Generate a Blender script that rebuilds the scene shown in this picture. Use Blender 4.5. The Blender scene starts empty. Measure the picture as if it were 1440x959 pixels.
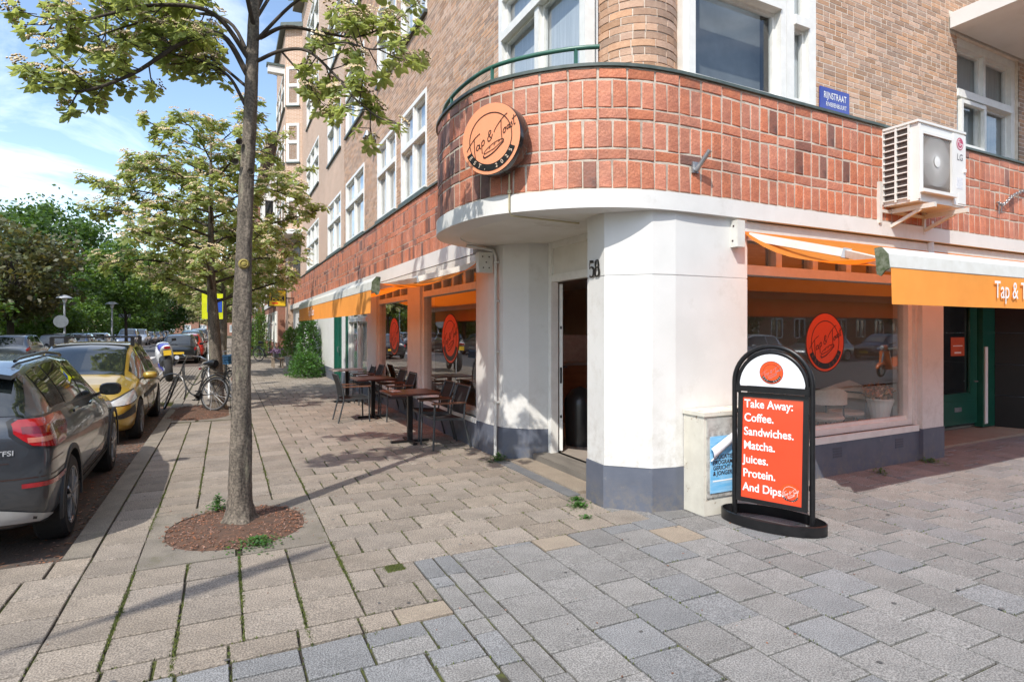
import bpy, bmesh, math, random
import numpy as np
from mathutils import Vector, Matrix
SC = bpy.context.scene
COL = SC.collection
rnd = random.Random(7)
R = math.radians
# ---------------------------------------------------------------- camera, world, sun
cam = bpy.data.cameras.new("camera"); camo = bpy.data.objects.new("camera", cam); COL.objects.link(camo)
cam.lens = 20.725; cam.sensor_width = 36.0; cam.sensor_fit = 'HORIZONTAL'
cam.shift_y = -0.01146; cam.clip_start = 0.05; cam.clip_end = 3000
camo.location = (0, 0, 1.65); camo.rotation_euler = (R(90), 0, R(-25.87))
SC.camera = camo
SUN_EL = R(48.5); SUN_TO = (0.735, 0.678)          # horizontal travel direction of the light
az = math.atan2(-SUN_TO[0], -SUN_TO[1])            # azimuth of the sun, from +Y towards +X
W = bpy.data.worlds.new("World"); SC.world = W; W.use_nodes = True
nt = W.node_tree; nt.nodes.clear()
wo = nt.nodes.new('ShaderNodeOutputWorld'); bg = nt.nodes.new('ShaderNodeBackground')
sky = nt.nodes.new('ShaderNodeTexSky'); sky.sky_type = 'NISHITA'; sky.sun_disc = False
sky.sun_elevation = SUN_EL; sky.sun_rotation = az % (2*math.pi)
sky.air_density = 1.0; sky.dust_density = 0.6; sky.ozone_density = 1.0
bg.inputs[1].default_value = 0.15
tc = nt.nodes.new('ShaderNodeTexCoord')
sep = nt.nodes.new('ShaderNodeSeparateXYZ'); nt.links.new(tc.outputs['Generated'], sep.inputs[0])
mz = nt.nodes.new('ShaderNodeMath'); mz.operation = 'MAXIMUM'; mz.inputs[1].default_value = 0.06
nt.links.new(sep.outputs[2], mz.inputs[0])
cx = nt.nodes.new('ShaderNodeMath'); cx.operation = 'DIVIDE'; nt.links.new(sep.outputs[0], cx.inputs[0]); nt.links.new(mz.outputs[0], cx.inputs[1])
cy = nt.nodes.new('ShaderNodeMath'); cy.operation = 'DIVIDE'; nt.links.new(sep.outputs[1], cy.inputs[0]); nt.links.new(mz.outputs[0], cy.inputs[1])
cmb = nt.nodes.new('ShaderNodeCombineXYZ'); nt.links.new(cx.outputs[0], cmb.inputs[0]); nt.links.new(cy.outputs[0], cmb.inputs[1])
mp = nt.nodes.new('ShaderNodeMapping'); mp.inputs['Scale'].default_value = (0.55, 0.30, 1); mp.inputs['Location'].default_value = (1.4, 0.3, 0); mp.inputs['Rotation'].default_value = (0, 0, 0.5)
nt.links.new(cmb.outputs[0], mp.inputs[0])
n1 = nt.nodes.new('ShaderNodeTexNoise'); n1.inputs['Scale'].default_value = 1.1; n1.inputs['Detail'].default_value = 9; n1.inputs['Roughness'].default_value = 0.6; n1.inputs['Distortion'].default_value = 0.7
nt.links.new(mp.outputs[0], n1.inputs[0])
rp = nt.nodes.new('ShaderNodeValToRGB'); rp.color_ramp.elements[0].position = 0.47; rp.color_ramp.elements[1].position = 0.74
rp.color_ramp.elements[0].color = (0, 0, 0, 1); rp.color_ramp.elements[1].color = (0.85, 0.85, 0.85, 1)
nt.links.new(n1.outputs[0], rp.inputs[0])
mx = nt.nodes.new('ShaderNodeMix'); mx.data_type = 'RGBA'
nt.links.new(rp.outputs[0], mx.inputs[0]); nt.links.new(sky.outputs[0], mx.inputs[6]); mx.inputs[7].default_value = (9.0, 9.2, 9.6, 1)
nt.links.new(mx.outputs[2], bg.inputs[0]); nt.links.new(bg.outputs[0], wo.inputs[0])
sl = bpy.data.lights.new("sun", 'SUN'); sl.energy = 2.65; sl.angle = R(0.53); sl.color = (1.0, 0.955, 0.885)
so = bpy.data.objects.new("sun", sl); COL.objects.link(so)
so.rotation_euler = Vector((SUN_TO[0]*math.cos(SUN_EL), SUN_TO[1]*math.cos(SUN_EL), -math.sin(SUN_EL))).to_track_quat('-Z', 'Y').to_euler()
so.location = (-20, -18, 30)
SC.view_settings.view_transform = 'Standard'; SC.view_settings.look = 'None'
SC.view_settings.exposure = 0.90; SC.view_settings.gamma = 1.0
try: SC.view_settings.use_curve_mapping = False
except Exception: pass
SC.render.engine = 'CYCLES'
SC.cycles.max_bounces = 8; SC.cycles.transparent_max_bounces = 12; SC.cycles.caustics_reflective = False; SC.cycles.caustics_refractive = False
SC.cycles.sample_clamp_indirect = 6

# ---------------------------------------------------------------- materials
MATS = {}
def M(name, c, c2=None, rough=0.6, metal=0.0, scale=6.0, detail=5, bump=0.0, bscale=60.0, island=0.0, objr=0.0, coat=0.0,
      spec=0.5, trans=0.0, tcol=None, speck=0.0, sscale=300.0, lo=0.35, hi=0.65, stretch=None, rvar=0.0, stain=None, stscale=1.5, stlo=.55, sthi=.75, stmax=1.0, stworld=False, splash=None):
    """principled material: noise blend of two colours, optional per-island / per-object brightness, specks, stains, bump, translucency"""
    if name in MATS: return MATS[name]
    m = bpy.data.materials.new(name); MATS[name] = m; m.use_nodes = True
    t = m.node_tree; N = t.nodes; L = t.links; N.clear()
    out = N.new('ShaderNodeOutputMaterial'); b = N.new('ShaderNodeBsdfPrincipled')
    b.inputs['Roughness'].default_value = rough; b.inputs['Metallic'].default_value = metal
    b.inputs['Specular IOR Level'].default_value = spec
    if coat: b.inputs['Coat Weight'].default_value = coat; b.inputs['Coat Roughness'].default_value = 0.03
    if c2 is None: c2 = tuple(x*0.82 for x in c)
    co = N.new('ShaderNodeTexCoord'); vec = co.outputs['Object']
    if stretch:
        mpn = N.new('ShaderNodeMapping'); mpn.inputs['Scale'].default_value = stretch; L.new(vec, mpn.inputs[0]); vec = mpn.outputs[0]
    no = N.new('ShaderNodeTexNoise'); no.inputs['Scale'].default_value = scale; no.inputs['Detail'].default_value = detail; no.inputs['Roughness'].default_value = 0.62
    L.new(vec, no.inputs[0])
    mr = N.new('ShaderNodeMapRange'); mr.inputs[1].default_value = lo; mr.inputs[2].default_value = hi; L.new(no.outputs[0], mr.inputs[0])
    mix = N.new('ShaderNodeMix'); mix.data_type = 'RGBA'; mix.inputs[6].default_value = (*c, 1); mix.inputs[7].default_value = (*c2, 1)
    L.new(mr.outputs[0], mix.inputs[0]); cur = mix.outputs[2]
    def mult(cur, valsock, lo_, hi_):
        r_ = N.new('ShaderNodeMapRange'); r_.inputs[3].default_value = lo_; r_.inputs[4].default_value = hi_; L.new(valsock, r_.inputs[0])
        mm = N.new('ShaderNodeMix'); mm.data_type = 'RGBA'; mm.blend_type = 'MULTIPLY'; mm.inputs[0].default_value = 1
        L.new(cur, mm.inputs[6]); L.new(r_.outputs[0], mm.inputs[7]); return mm.outputs[2]
    if island or objr:
        g = N.new('ShaderNodeNewGeometry'); oi = N.new('ShaderNodeObjectInfo')
        ad = N.new('ShaderNodeMath'); ad.operation = 'ADD'; fr = N.new('ShaderNodeMath'); fr.operation = 'FRACT'
        L.new(g.outputs['Random Per Island'], ad.inputs[0]); L.new(oi.outputs['Random'], ad.inputs[1]); L.new(ad.outputs[0], fr.inputs[0])
        a = max(island, objr); cur = mult(cur, fr.outputs[0], 1-a, 1+a)
        hs = N.new('ShaderNodeHueSaturation'); rr = N.new('ShaderNodeMath'); rr.operation = 'MULTIPLY'; rr.inputs[1].default_value = 7.31
        fr2 = N.new('ShaderNodeMath'); fr2.operation = 'FRACT'; L.new(fr.outputs[0], rr.inputs[0]); L.new(rr.outputs[0], fr2.inputs[0])
        r2 = N.new('ShaderNodeMapRange'); r2.inputs[3].default_value = 1-a*0.7; r2.inputs[4].default_value = 1+a*0.3; L.new(fr2.outputs[0], r2.inputs[0])
        L.new(r2.outputs[0], hs.inputs['Saturation']); L.new(cur, hs.inputs['Color']); cur = hs.outputs[0]
    if speck:
        s = N.new('ShaderNodeTexNoise'); s.inputs['Scale'].default_value = sscale; s.inputs['Detail'].default_value = 2; L.new(co.outputs['Object'], s.inputs[0])
        s2 = N.new('ShaderNodeMapRange'); s2.inputs[1].default_value = .38; s2.inputs[2].default_value = .62; L.new(s.outputs[0], s2.inputs[0])
        cur = mult(cur, s2.outputs[0], 1-speck, 1+speck)
    if stain:
        s = N.new('ShaderNodeTexNoise'); s.inputs['Scale'].default_value = stscale; s.inputs['Detail'].default_value = 7; s.inputs['Roughness'].default_value = .7
        if stworld: gp_ = N.new('ShaderNodeNewGeometry'); L.new(gp_.outputs['Position'], s.inputs[0])
        else: L.new(vec, s.inputs[0])
        s2 = N.new('ShaderNodeMapRange'); s2.inputs[1].default_value = stlo; s2.inputs[2].default_value = sthi; s2.inputs[4].default_value = stmax; L.new(s.outputs[0], s2.inputs[0])
        mm = N.new('ShaderNodeMix'); mm.data_type = 'RGBA'; L.new(s2.outputs[0], mm.inputs[0]); L.new(cur, mm.inputs[6]); mm.inputs[7].default_value = (*stain, 1); cur = mm.outputs[2]
    if splash:      # dirt thrown up by rain at the foot of a wall
        z0, z1, scol, smax = splash; gp2 = N.new('ShaderNodeNewGeometry'); sx = N.new('ShaderNodeSeparateXYZ'); L.new(gp2.outputs['Position'], sx.inputs[0])
        zr = N.new('ShaderNodeMapRange'); zr.inputs[1].default_value = z0; zr.inputs[2].default_value = z1; zr.inputs[3].default_value = 1; zr.inputs[4].default_value = 0; L.new(sx.outputs[2], zr.inputs[0])
        s = N.new('ShaderNodeTexNoise'); s.inputs['Scale'].default_value = 11; s.inputs['Detail'].default_value = 8; s.inputs['Roughness'].default_value = .75; L.new(gp2.outputs['Position'], s.inputs[0])
        s2 = N.new('ShaderNodeMapRange'); s2.inputs[1].default_value = .44; s2.inputs[2].default_value = .66; s2.inputs[4].default_value = smax; L.new(s.outputs[0], s2.inputs[0])
        mu = N.new('ShaderNodeMath'); mu.operation = 'MULTIPLY'; L.new(zr.outputs[0], mu.inputs[0]); L.new(s2.outputs[0], mu.inputs[1])
        mm = N.new('ShaderNodeMix'); mm.data_type = 'RGBA'; L.new(mu.outputs[0], mm.inputs[0]); L.new(cur, mm.inputs[6]); mm.inputs[7].default_value = (*scol, 1); cur = mm.outputs[2]
    L.new(cur, b.inputs['Base Color'])
    if rvar:
        rv = N.new('ShaderNodeMapRange'); rv.inputs[3].default_value = max(0, rough-rvar); rv.inputs[4].default_value = min(1, rough+rvar); L.new(mr.outputs[0], rv.inputs[0]); L.new(rv.outputs[0], b.inputs['Roughness'])
    if bump:
        nb = N.new('ShaderNodeTexNoise'); nb.inputs['Scale'].default_value = bscale; nb.inputs['Detail'].default_value = 4; L.new(vec, nb.inputs[0])
        bp = N.new('ShaderNodeBump'); bp.inputs['Strength'].default_value = bump; bp.inputs['Distance'].default_value = 0.01; L.new(nb.outputs[0], bp.inputs['Height']); L.new(bp.outputs[0], b.inputs['Normal'])
    if trans:
        tr = N.new('ShaderNodeBsdfTranslucent')
        if tcol: tr.inputs[0].default_value = (*tcol, 1)
        else: L.new(cur, tr.inputs[0])
        ms = N.new('ShaderNodeMixShader'); ms.inputs[0].default_value = trans
        L.new(b.outputs[0], ms.inputs[1]); L.new(tr.outputs[0], ms.inputs[2]); L.new(ms.outputs[0], out.inputs[0])
    else: L.new(b.outputs[0], out.inputs[0])
    return m
def glass(name, tint=(1, 1, 1), refl=1.0, rough=0.0, ior=1.5):
    if name in MATS: return MATS[name]
    m = bpy.data.materials.new(name); MATS[name] = m; m.use_nodes = True
    t = m.node_tree; N = t.nodes; L = t.links; N.clear()
    out = N.new('ShaderNodeOutputMaterial'); tr = N.new('ShaderNodeBsdfTransparent'); tr.inputs[0].default_value = (*tint, 1)
    gl = N.new('ShaderNodeBsdfGlossy'); gl.inputs['Roughness'].default_value = rough
    fr = N.new('ShaderNodeFresnel'); fr.inputs[0].default_value = ior
    mu = N.new('ShaderNodeMath'); mu.operation = 'MULTIPLY'; mu.inputs[1].default_value = refl; mu.use_clamp = True
    gb_ = N.new('ShaderNodeNewGeometry'); iv = N.new('ShaderNodeMath'); iv.operation = 'SUBTRACT'; iv.inputs[0].default_value = 1; L.new(gb_.outputs['Backfacing'], iv.inputs[1])   # the far face of a sheet only lets light through
    m2_ = N.new('ShaderNodeMath'); m2_.operation = 'MULTIPLY'; L.new(fr.outputs[0], m2_.inputs[0]); L.new(iv.outputs[0], m2_.inputs[1]); L.new(m2_.outputs[0], mu.inputs[0])
    ms = N.new('ShaderNodeMixShader'); L.new(mu.outputs[0], ms.inputs[0]); L.new(tr.outputs[0], ms.inputs[1]); L.new(gl.outputs[0], ms.inputs[2]); L.new(ms.outputs[0], out.inputs[0])
    return m

# ---------------------------------------------------------------- mesh building
def cr(pts, n):
    """Catmull-Rom through pts, n samples per span"""
    P = [np.array(p, float) for p in pts]; P = [2*P[0]-P[1]] + P + [2*P[-1]-P[-2]]; out = []
    for i in range(1, len(P)-2):
        for k in range(n):
            t = k/n; a, b, c, d = P[i-1], P[i], P[i+1], P[i+2]
            out.append(tuple(0.5*((2*b)+(c-a)*t+(2*a-5*b+4*c-d)*t*t+(3*b-a-3*c+d)*t**3)))
    out.append(tuple(P[-2])); return out
class MB:
    def __init__(s, T=None): s.v = []; s.f = []; s.mi = []; s.T = T; s.m = 0
    def add(s, vs, fs):
        o = len(s.v)
        if s.T: vs = [s.T(*p) for p in vs]
        s.v.extend([tuple(p) for p in vs]); s.f.extend([tuple(i+o for i in f) for f in fs]); s.mi.extend([s.m]*len(fs)); return s
    def bx(s, x0, x1, y0, y1, z0, z1):
        return s.add([(x0,y0,z0),(x1,y0,z0),(x1,y1,z0),(x0,y1,z0),(x0,y0,z1),(x1,y0,z1),(x1,y1,z1),(x0,y1,z1)],
                     [(0,3,2,1),(4,5,6,7),(0,1,5,4),(1,2,6,5),(2,3,7,6),(3,0,4,7)])
    def obox(s, c, U, V, Wd, a, b, d):
        c, U, V, Wd = [np.array(q, float) for q in (c, U, V, Wd)]
        vs = [tuple(c+i*a*U+j*b*V+k*d*Wd) for k in (-.5,.5) for j in (-.5,.5) for i in (-.5,.5)]
        return s.add(vs, [(0,2,3,1),(4,5,7,6),(0,1,5,4),(1,3,7,5),(3,2,6,7),(2,0,4,6)])
    def beam(s, p, q, w, h, up=(0,0,1)):
        p = np.array(p, float); q = np.array(q, float); d = q-p; l = np.linalg.norm(d); d = d/l
        sd = np.cross(d, np.array(up, float))
        if np.linalg.norm(sd) < 1e-5: sd = np.cross(d, np.array((1.,0,0)))
        sd /= np.linalg.norm(sd); u = np.cross(sd, d)
        return s.obox((p+q)/2, d, sd, u, l, w, h)
    def prism(s, poly, z0, z1):
        n = len(poly)
        return s.add([(x,y,z0) for x,y in poly]+[(x,y,z1) for x,y in poly], [tuple(range(n-1,-1,-1)), tuple(range(n,2*n))]+[(i,(i+1)%n,n+(i+1)%n,n+i) for i in range(n)])
    def quad(s, a, b, c, d): return s.add([a,b,c,d], [(0,1,2,3)])
    def poly(s, pts): return s.add(pts, [tuple(range(len(pts)))])
    def tube(s, pts, r, n=6, cap=True):
        P = [np.array(p, float) for p in pts]; k = len(P)
        rs = r if hasattr(r, '__len__') else [r]*k
        vs = []; fs = []; ref = None
        for i in range(k):
            d = P[min(i+1,k-1)]-P[max(i-1,0)]; d = d/(np.linalg.norm(d)+1e-12)
            if ref is None: ref = np.array((0,0,1.)) if abs(d[2]) < .9 else np.array((1.,0,0))
            a = ref - d*np.dot(ref, d); a /= (np.linalg.norm(a)+1e-12); b = np.cross(d, a); ref = a
            for j in range(n):
                t = 2*math.pi*j/n; vs.append(tuple(P[i]+rs[i]*(math.cos(t)*a+math.sin(t)*b)))
        for i in range(k-1):
            for j in range(n): fs.append((i*n+j, i*n+(j+1)%n, (i+1)*n+(j+1)%n, (i+1)*n+j))
        if cap: fs.append(tuple(range(n-1,-1,-1))); fs.append(tuple((k-1)*n+j for j in range(n)))
        return s.add(vs, fs)
    def lathe(s, prof, c=(0,0,0), n=24, axis='z', a0=0, a1=2*math.pi):
        full = abs(a1-a0-2*math.pi) < 1e-6; m = n if full else n+1; vs = []; fs = []
        for r, h in prof:
            for j in range(m):
                t = a0+(a1-a0)*j/n; x, y = r*math.cos(t), r*math.sin(t)
                p = (x, y, h) if axis == 'z' else ((h, x, y) if axis == 'x' else (x, h, y))
                vs.append((p[0]+c[0], p[1]+c[1], p[2]+c[2]))
        for i in range(len(prof)-1):
            for j in range(n): fs.append((i*m+j, i*m+(j+1)%m, (i+1)*m+(j+1)%m, (i+1)*m+j))
        return s.add(vs, fs)
    def cyl(s, p, q, r, n=12): return s.tube([p, q], r, n)
    def mesh(s, name, mats, smooth=None, fix=True):
        me = bpy.data.meshes.new(name); me.from_pydata(s.v, [], s.f)
        for m in (mats if isinstance(mats, (list, tuple)) else [mats]): me.materials.append(m)
        if any(s.mi): me.polygons.foreach_set('material_index', s.mi)
        if fix and len(s.f) < 60000:
            bm = bmesh.new(); bm.from_mesh(me); bmesh.ops.recalc_face_normals(bm, faces=bm.faces); bm.to_mesh(me); bm.free()
        if smooth is not None:
            me.polygons.foreach_set('use_smooth', [True]*len(me.polygons))
            me.set_sharp_from_angle(angle=R(smooth))
        me.update(); return me
    def build(s, name, mats, parent=None, smooth=None, kind=None, fix=True, label=None):
        return link(name, s.mesh(name, mats, smooth, fix), parent, kind, label)
def link(name, me, parent=None, kind=None, label=None):
    o = bpy.data.objects.new(name, me); COL.objects.link(o)
    if parent is not None: o.parent = parent; o.matrix_parent_inverse = inv_world(parent)
    if kind: o['kind'] = kind
    if label: o['label'] = label
    return o
def world_of(o):
    m = Matrix.LocRotScale(o.location, o.rotation_euler, o.scale)
    return world_of(o.parent) @ o.matrix_parent_inverse @ m if o.parent else m
def inv_world(o): return world_of(o).inverted()
def thing(name, label, cat, loc=(0,0,0), rz=0, group=None):
    o = bpy.data.objects.new(name, None); COL.objects.link(o); o.empty_display_size = .1
    o.location = loc; o.rotation_euler = (0,0,rz); o['label'] = label; o['category'] = cat
    if group: o['group'] = group
    return o
def tag(o, label, cat, group=None, kind=None):
    o['label'] = label; o['category'] = cat
    if group: o['group'] = group
    if kind: o['kind'] = kind
    return o
def copy_thing(root, loc, rz=0, label=None, scale=None):
    def cp(o, par):
        c = o.copy(); COL.objects.link(c)
        if par is not None: c.parent = par
        for ch in o.children: cp(ch, c)
        return c
    c = cp(root, None); c.location = loc; c.rotation_euler = (0,0,rz)
    if label: c['label'] = label
    if scale: c.scale = scale if hasattr(scale, '__len__') else (scale,)*3
    return c
def text_mb(mb, s, size, P, U, V, align='LEFT', bold=0.0, extr=0.0, xs=1.0, spacing=1.0, shear=0.0):
    """flat lettering: glyph outlines of the built-in font, laid out at P along U, up V"""
    cu = bpy.data.curves.new('lettering', 'FONT'); cu.body = s; cu.size = size; cu.align_x = align; cu.offset = bold*size; cu.space_character = spacing; cu.resolution_u = 4; cu.shear = shear
    o = bpy.data.objects.new('lettering', cu); COL.objects.link(o)
    dg = bpy.context.evaluated_depsgraph_get(); me = bpy.data.meshes.new_from_object(o.evaluated_get(dg))
    P, U, V = [np.array(q, float) for q in (P, U, V)]
    vs = [tuple(P+U*v.co.x*xs+V*v.co.y) for v in me.vertices]; fs = [tuple(p.vertices) for p in me.polygons]
    bpy.data.objects.remove(o); bpy.data.curves.remove(cu); bpy.data.meshes.remove(me)
    T = mb.T; mb.T = None; mb.add(vs, fs); mb.T = T
    return mb
def ribbon(mb, pts, w, P, U, V):
    """a pen stroke of width w through 2-D points, laid flat in the plane P,U,V"""
    P, U, V = [np.array(q, float) for q in (P, U, V)]; p2 = [np.array(p, float) for p in pts]; vs = []
    for i, p in enumerate(p2):
        d = p2[min(i+1, len(p2)-1)]-p2[max(i-1, 0)]; d = d/(np.linalg.norm(d)+1e-9); n = np.array((-d[1], d[0]))*w/2
        for q in (p+n, p-n): vs.append(tuple(P+U*q[0]+V*q[1]))
    mb.add(vs, [(2*i, 2*i+2, 2*i+3, 2*i+1) for i in range(len(p2)-1)])
def ellipse_pts(cx_, cy_, a, b, n=40, t0=0, t1=2*math.pi): return [(cx_+a*math.cos(t0+(t1-t0)*i/n), cy_+b*math.sin(t0+(t1-t0)*i/n)) for i in range(n+1)]
# ---------------------------------------------------------------- palette
WHITE = M("white_paint", (.70,.69,.66), (.645,.635,.605), .5, scale=1.8, bump=.25, bscale=7, stain=(.47,.44,.38), stscale=3.0, stlo=.58, sthi=.80, stmax=.6, splash=(.38,1.2,(.40,.36,.30),.5))
SOFFIT = M("soffit_paint", (.76,.74,.68), (.66,.63,.56), .6, scale=1.6, stain=(.5,.45,.37), stscale=1.2, stlo=.62, sthi=.8)
PLINTH = M("plinth_paint", (.095,.108,.14), (.115,.127,.16), .55, scale=5, bump=.25, bscale=12, stain=(.24,.23,.22), stscale=7, stlo=.60, sthi=.74, stmax=.7, splash=(-.02,.30,(.20,.175,.14),.9))
WOODW = M("white_wood", (.80,.79,.74), (.72,.71,.66), .4, scale=9, stain=(.55,.50,.42), stscale=6, stlo=.7, sthi=.85)
BRICKR = M("red_tile_brick", (.53,.190,.098), (.43,.142,.075), .6, scale=14, bump=.6, bscale=40, island=.13, objr=.13, stain=(.155,.078,.055), stscale=2.2, stlo=.52, sthi=.74, stmax=.6, stworld=True, speck=.22, sscale=160)
BRICKS = M("sooty_tile_brick", (.20,.088,.060), (.29,.115,.075), .62, scale=10, bump=.5, bscale=45, island=.25, objr=.25, stain=(.06,.04,.035), stscale=6, stlo=.5, sthi=.75)
MORTAR = M("pale_mortar", (.60,.53,.44), (.48,.41,.33), .9, scale=12, bump=.3, bscale=80, stain=(.24,.17,.13), stscale=2.6, stlo=.48, sthi=.72, stworld=True)
BRICKY = M("brown_brick", (.49,.305,.195), (.41,.240,.150), .8, scale=18, bump=.4, bscale=70, island=.28, objr=.2)
MORTY = M("sand_mortar", (.70,.62,.52), (.60,.52,.43), .9, scale=15, bump=.3, bscale=90)
COPING = M("green_coping", (.05,.075,.065), (.09,.11,.10), .5, scale=12)
GREENP = M("green_rail_paint", (.035,.12,.085), (.05,.15,.105), .35, scale=10)
GREEND = M("green_door_paint", (.008,.085,.058), (.012,.105,.07), .3, scale=4, coat=.3)
PAVB = M("beige_paver", (.268,.226,.180), (.210,.177,.142), .88, scale=3.5, bump=.35, bscale=140, island=.15, objr=.15, speck=.38, sscale=110, stain=(.115,.095,.072), stscale=1.3, stlo=.52, sthi=.76, stmax=.6, stworld=True)
PAVG = M("grey_paver", (.222,.213,.200), (.178,.171,.160), .86, scale=3.5, bump=.35, bscale=150, island=.14, objr=.14, speck=.40, sscale=120, stain=(.125,.118,.108), stscale=1.2, stlo=.52, sthi=.78, stmax=.55, stworld=True)
PAVBL = M("blue_grey_paver", (.207,.207,.205), (.168,.169,.168), .86, scale=3.5, bump=.35, bscale=150, island=.12, objr=.12, speck=.42, sscale=140)
PAVP = M("sand_paver", (.29,.24,.18), (.245,.20,.152), .88, scale=4, bump=.3, bscale=140, speck=.25, sscale=140)
JOINT = M("joint_soil", (.036,.030,.021), (.075,.085,.018), .95, scale=4, lo=.45, hi=.58, bump=.8, bscale=60)
KERB = M("kerb_concrete", (.225,.195,.155), (.17,.148,.118), .9, stain=(.10,.095,.05), stscale=5, stlo=.55, sthi=.72, stmax=.7, scale=4, bump=.3, bscale=120, island=.1, speck=.3, sscale=140)
MULCH = M("bark_mulch", (.135,.070,.042), (.070,.043,.030), .95, scale=25, bump=1.0, bscale=60)
CHIP = M("bark_chip", (.33,.15,.085), (.16,.075,.045), .9, scale=30, island=.5)
BAYM = M("bay_surface", (.072,.060,.052), (.115,.078,.056), .95, scale=3, bump=.8, bscale=50, stain=(.20,.10,.06), stscale=14, stlo=.55, sthi=.7)
ASPH = M("asphalt", (.085,.083,.085), (.065,.064,.066), .9, scale=2, bump=.3, bscale=120, speck=.3, sscale=200)
EARTH = M("ground_soil", (.12,.105,.085), (.09,.08,.065), .95, scale=.6)
GRASS = M("park_grass", (.075,.125,.03), (.05,.085,.02), .9, scale=.8, bump=.6, bscale=20)
ORANGE = M("orange_fabric", (.95,.36,.055), (.90,.33,.05), .8, scale=6, bump=.1, bscale=300, trans=.58, tcol=(1.0,.19,.010))
ORANGEV = M("orange_valance", (.93,.36,.06), (.88,.33,.052), .8, scale=5, bump=.15, bscale=200, trans=.12, tcol=(1.0,.26,.018), stain=(.72,.28,.06), stscale=3, stlo=.55, sthi=.8)
OVINYL = M("orange_vinyl", (.80,.085,.015), (.78,.08,.014), .35)
OFACE = M("orange_sign_face", (.80,.315,.165), (.78,.305,.158), .45)
REDP = M("red_poster", (.74,.062,.015), (.72,.058,.014), .3, coat=.5)
BLACK = M("black_plastic", (.012,.012,.013), (.018,.018,.019), .3, scale=20)
BLKST = M("black_steel", (.008,.008,.009), (.013,.013,.014), .32, scale=14, spec=.35)
INK = M("ink_line", (.035,.012,.008), (.03,.01,.007), .5)
WHT = M("white_vinyl", (.86,.86,.84), (.84,.84,.82), .45)
OFFW = M("awning_enamel", (.66,.645,.595), (.59,.57,.51), .4, scale=8, stain=(.35,.33,.25), stscale=4, stlo=.66, sthi=.85)
GLASS = glass("shop_glass", (.95,.96,.95), 2.7)
UGLASS = glass("upper_glass", (.93,.95,.96), 2.0)
CURT = M("net_curtain", (.74,.76,.77), (.55,.58,.60), .9, scale=3, stretch=(14,14,.4))
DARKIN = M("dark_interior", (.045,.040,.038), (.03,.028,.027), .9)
STEEL = M("galvanised_steel", (.42,.43,.44), (.33,.34,.35), .42, .8, scale=12)
BARK = M("whitebeam_bark", (.170,.140,.108), (.080,.066,.052), .92, scale=20, stretch=(1,1,.3), bump=1.0, bscale=46, stain=(.26,.24,.165), stscale=9, stlo=.57, sthi=.66, stmax=.8, speck=.35, sscale=60)
BARKD = M("dark_bark", (.07,.055,.042), (.045,.036,.028), .95, scale=9, stretch=(1,1,.3), bump=.9, bscale=30)
LEAFW = M("whitebeam_leaf", (.235,.295,.095), (.155,.215,.058), .45, scale=2.2, island=.32, trans=.48, tcol=(.58,.64,.17))
BLOOM = M("faded_blossom", (.66,.55,.35), (.50,.36,.19), .9, scale=14, island=.3)
LEAFD = M("dark_green_leaf", (.050,.105,.018), (.070,.135,.022), .5, scale=.7, island=.4, trans=.3, tcol=(.16,.28,.03))
LEAFG = M("bright_green_leaf", (.085,.16,.022), (.06,.12,.018), .5, scale=.8, island=.4, trans=.34, tcol=(.26,.40,.04))
LEAFP = M("copper_leaf", (.100,.074,.030), (.070,.115,.026), .5, scale=.45, island=.40, trans=.3, tcol=(.26,.22,.05))
LEAFB = M("shrub_leaf", (.060,.16,.024), (.040,.115,.020), .38, scale=2, island=.4, trans=.3, tcol=(.18,.36,.04))

# ---------------------------------------------------------------- ground, roads, paving
def sheet(name, x0, x1, y0, y1, z, mat):
    mb = MB(); mb.quad((x0,y0,z),(x1,y0,z),(x1,y1,z),(x0,y1,z)); return mb.build(name, mat, kind='structure')
g = sheet('ground', -900, 900, -900, 900, -.16, EARTH)
sheet('road', -7.4, -3.25, 1.4, 260, -.10, ASPH)
sheet('cross_road', -60, 60, -14, -2.2, -.104, ASPH)
sheet('park_lawn', -80, -10.2, 4, 160, -.085, GRASS)
sheet('far_parking_lane', -10.2, -7.4, 1.4, 260, -.096, M("lane_paving", (.16,.135,.115), (.12,.10,.09), .9, scale=3, bump=.4, bscale=60))
sheet('parking_bay', -3.25, -1.06, 5.2, 260, -.09, BAYM)
mb = MB()
for (a, b) in ((2.5, 46),):
    for k in range(7): mb.bx(-7.0+k*.55, -6.7+k*.55, 40.5, 43.5, -.0995, -.095)
mb.build('road_marking', M("road_paint", (.62,.60,.56), (.5,.48,.45), .8, scale=6), kind='structure')
mb = MB(); mb.bx(-3.3,-3.12,1.4,5.2,-.14,-.002); mb.bx(-4.2,13.4,-2.4,-2.2,-.14,-.002); mb.build('kerb_edge', KERB, kind='structure')
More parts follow.
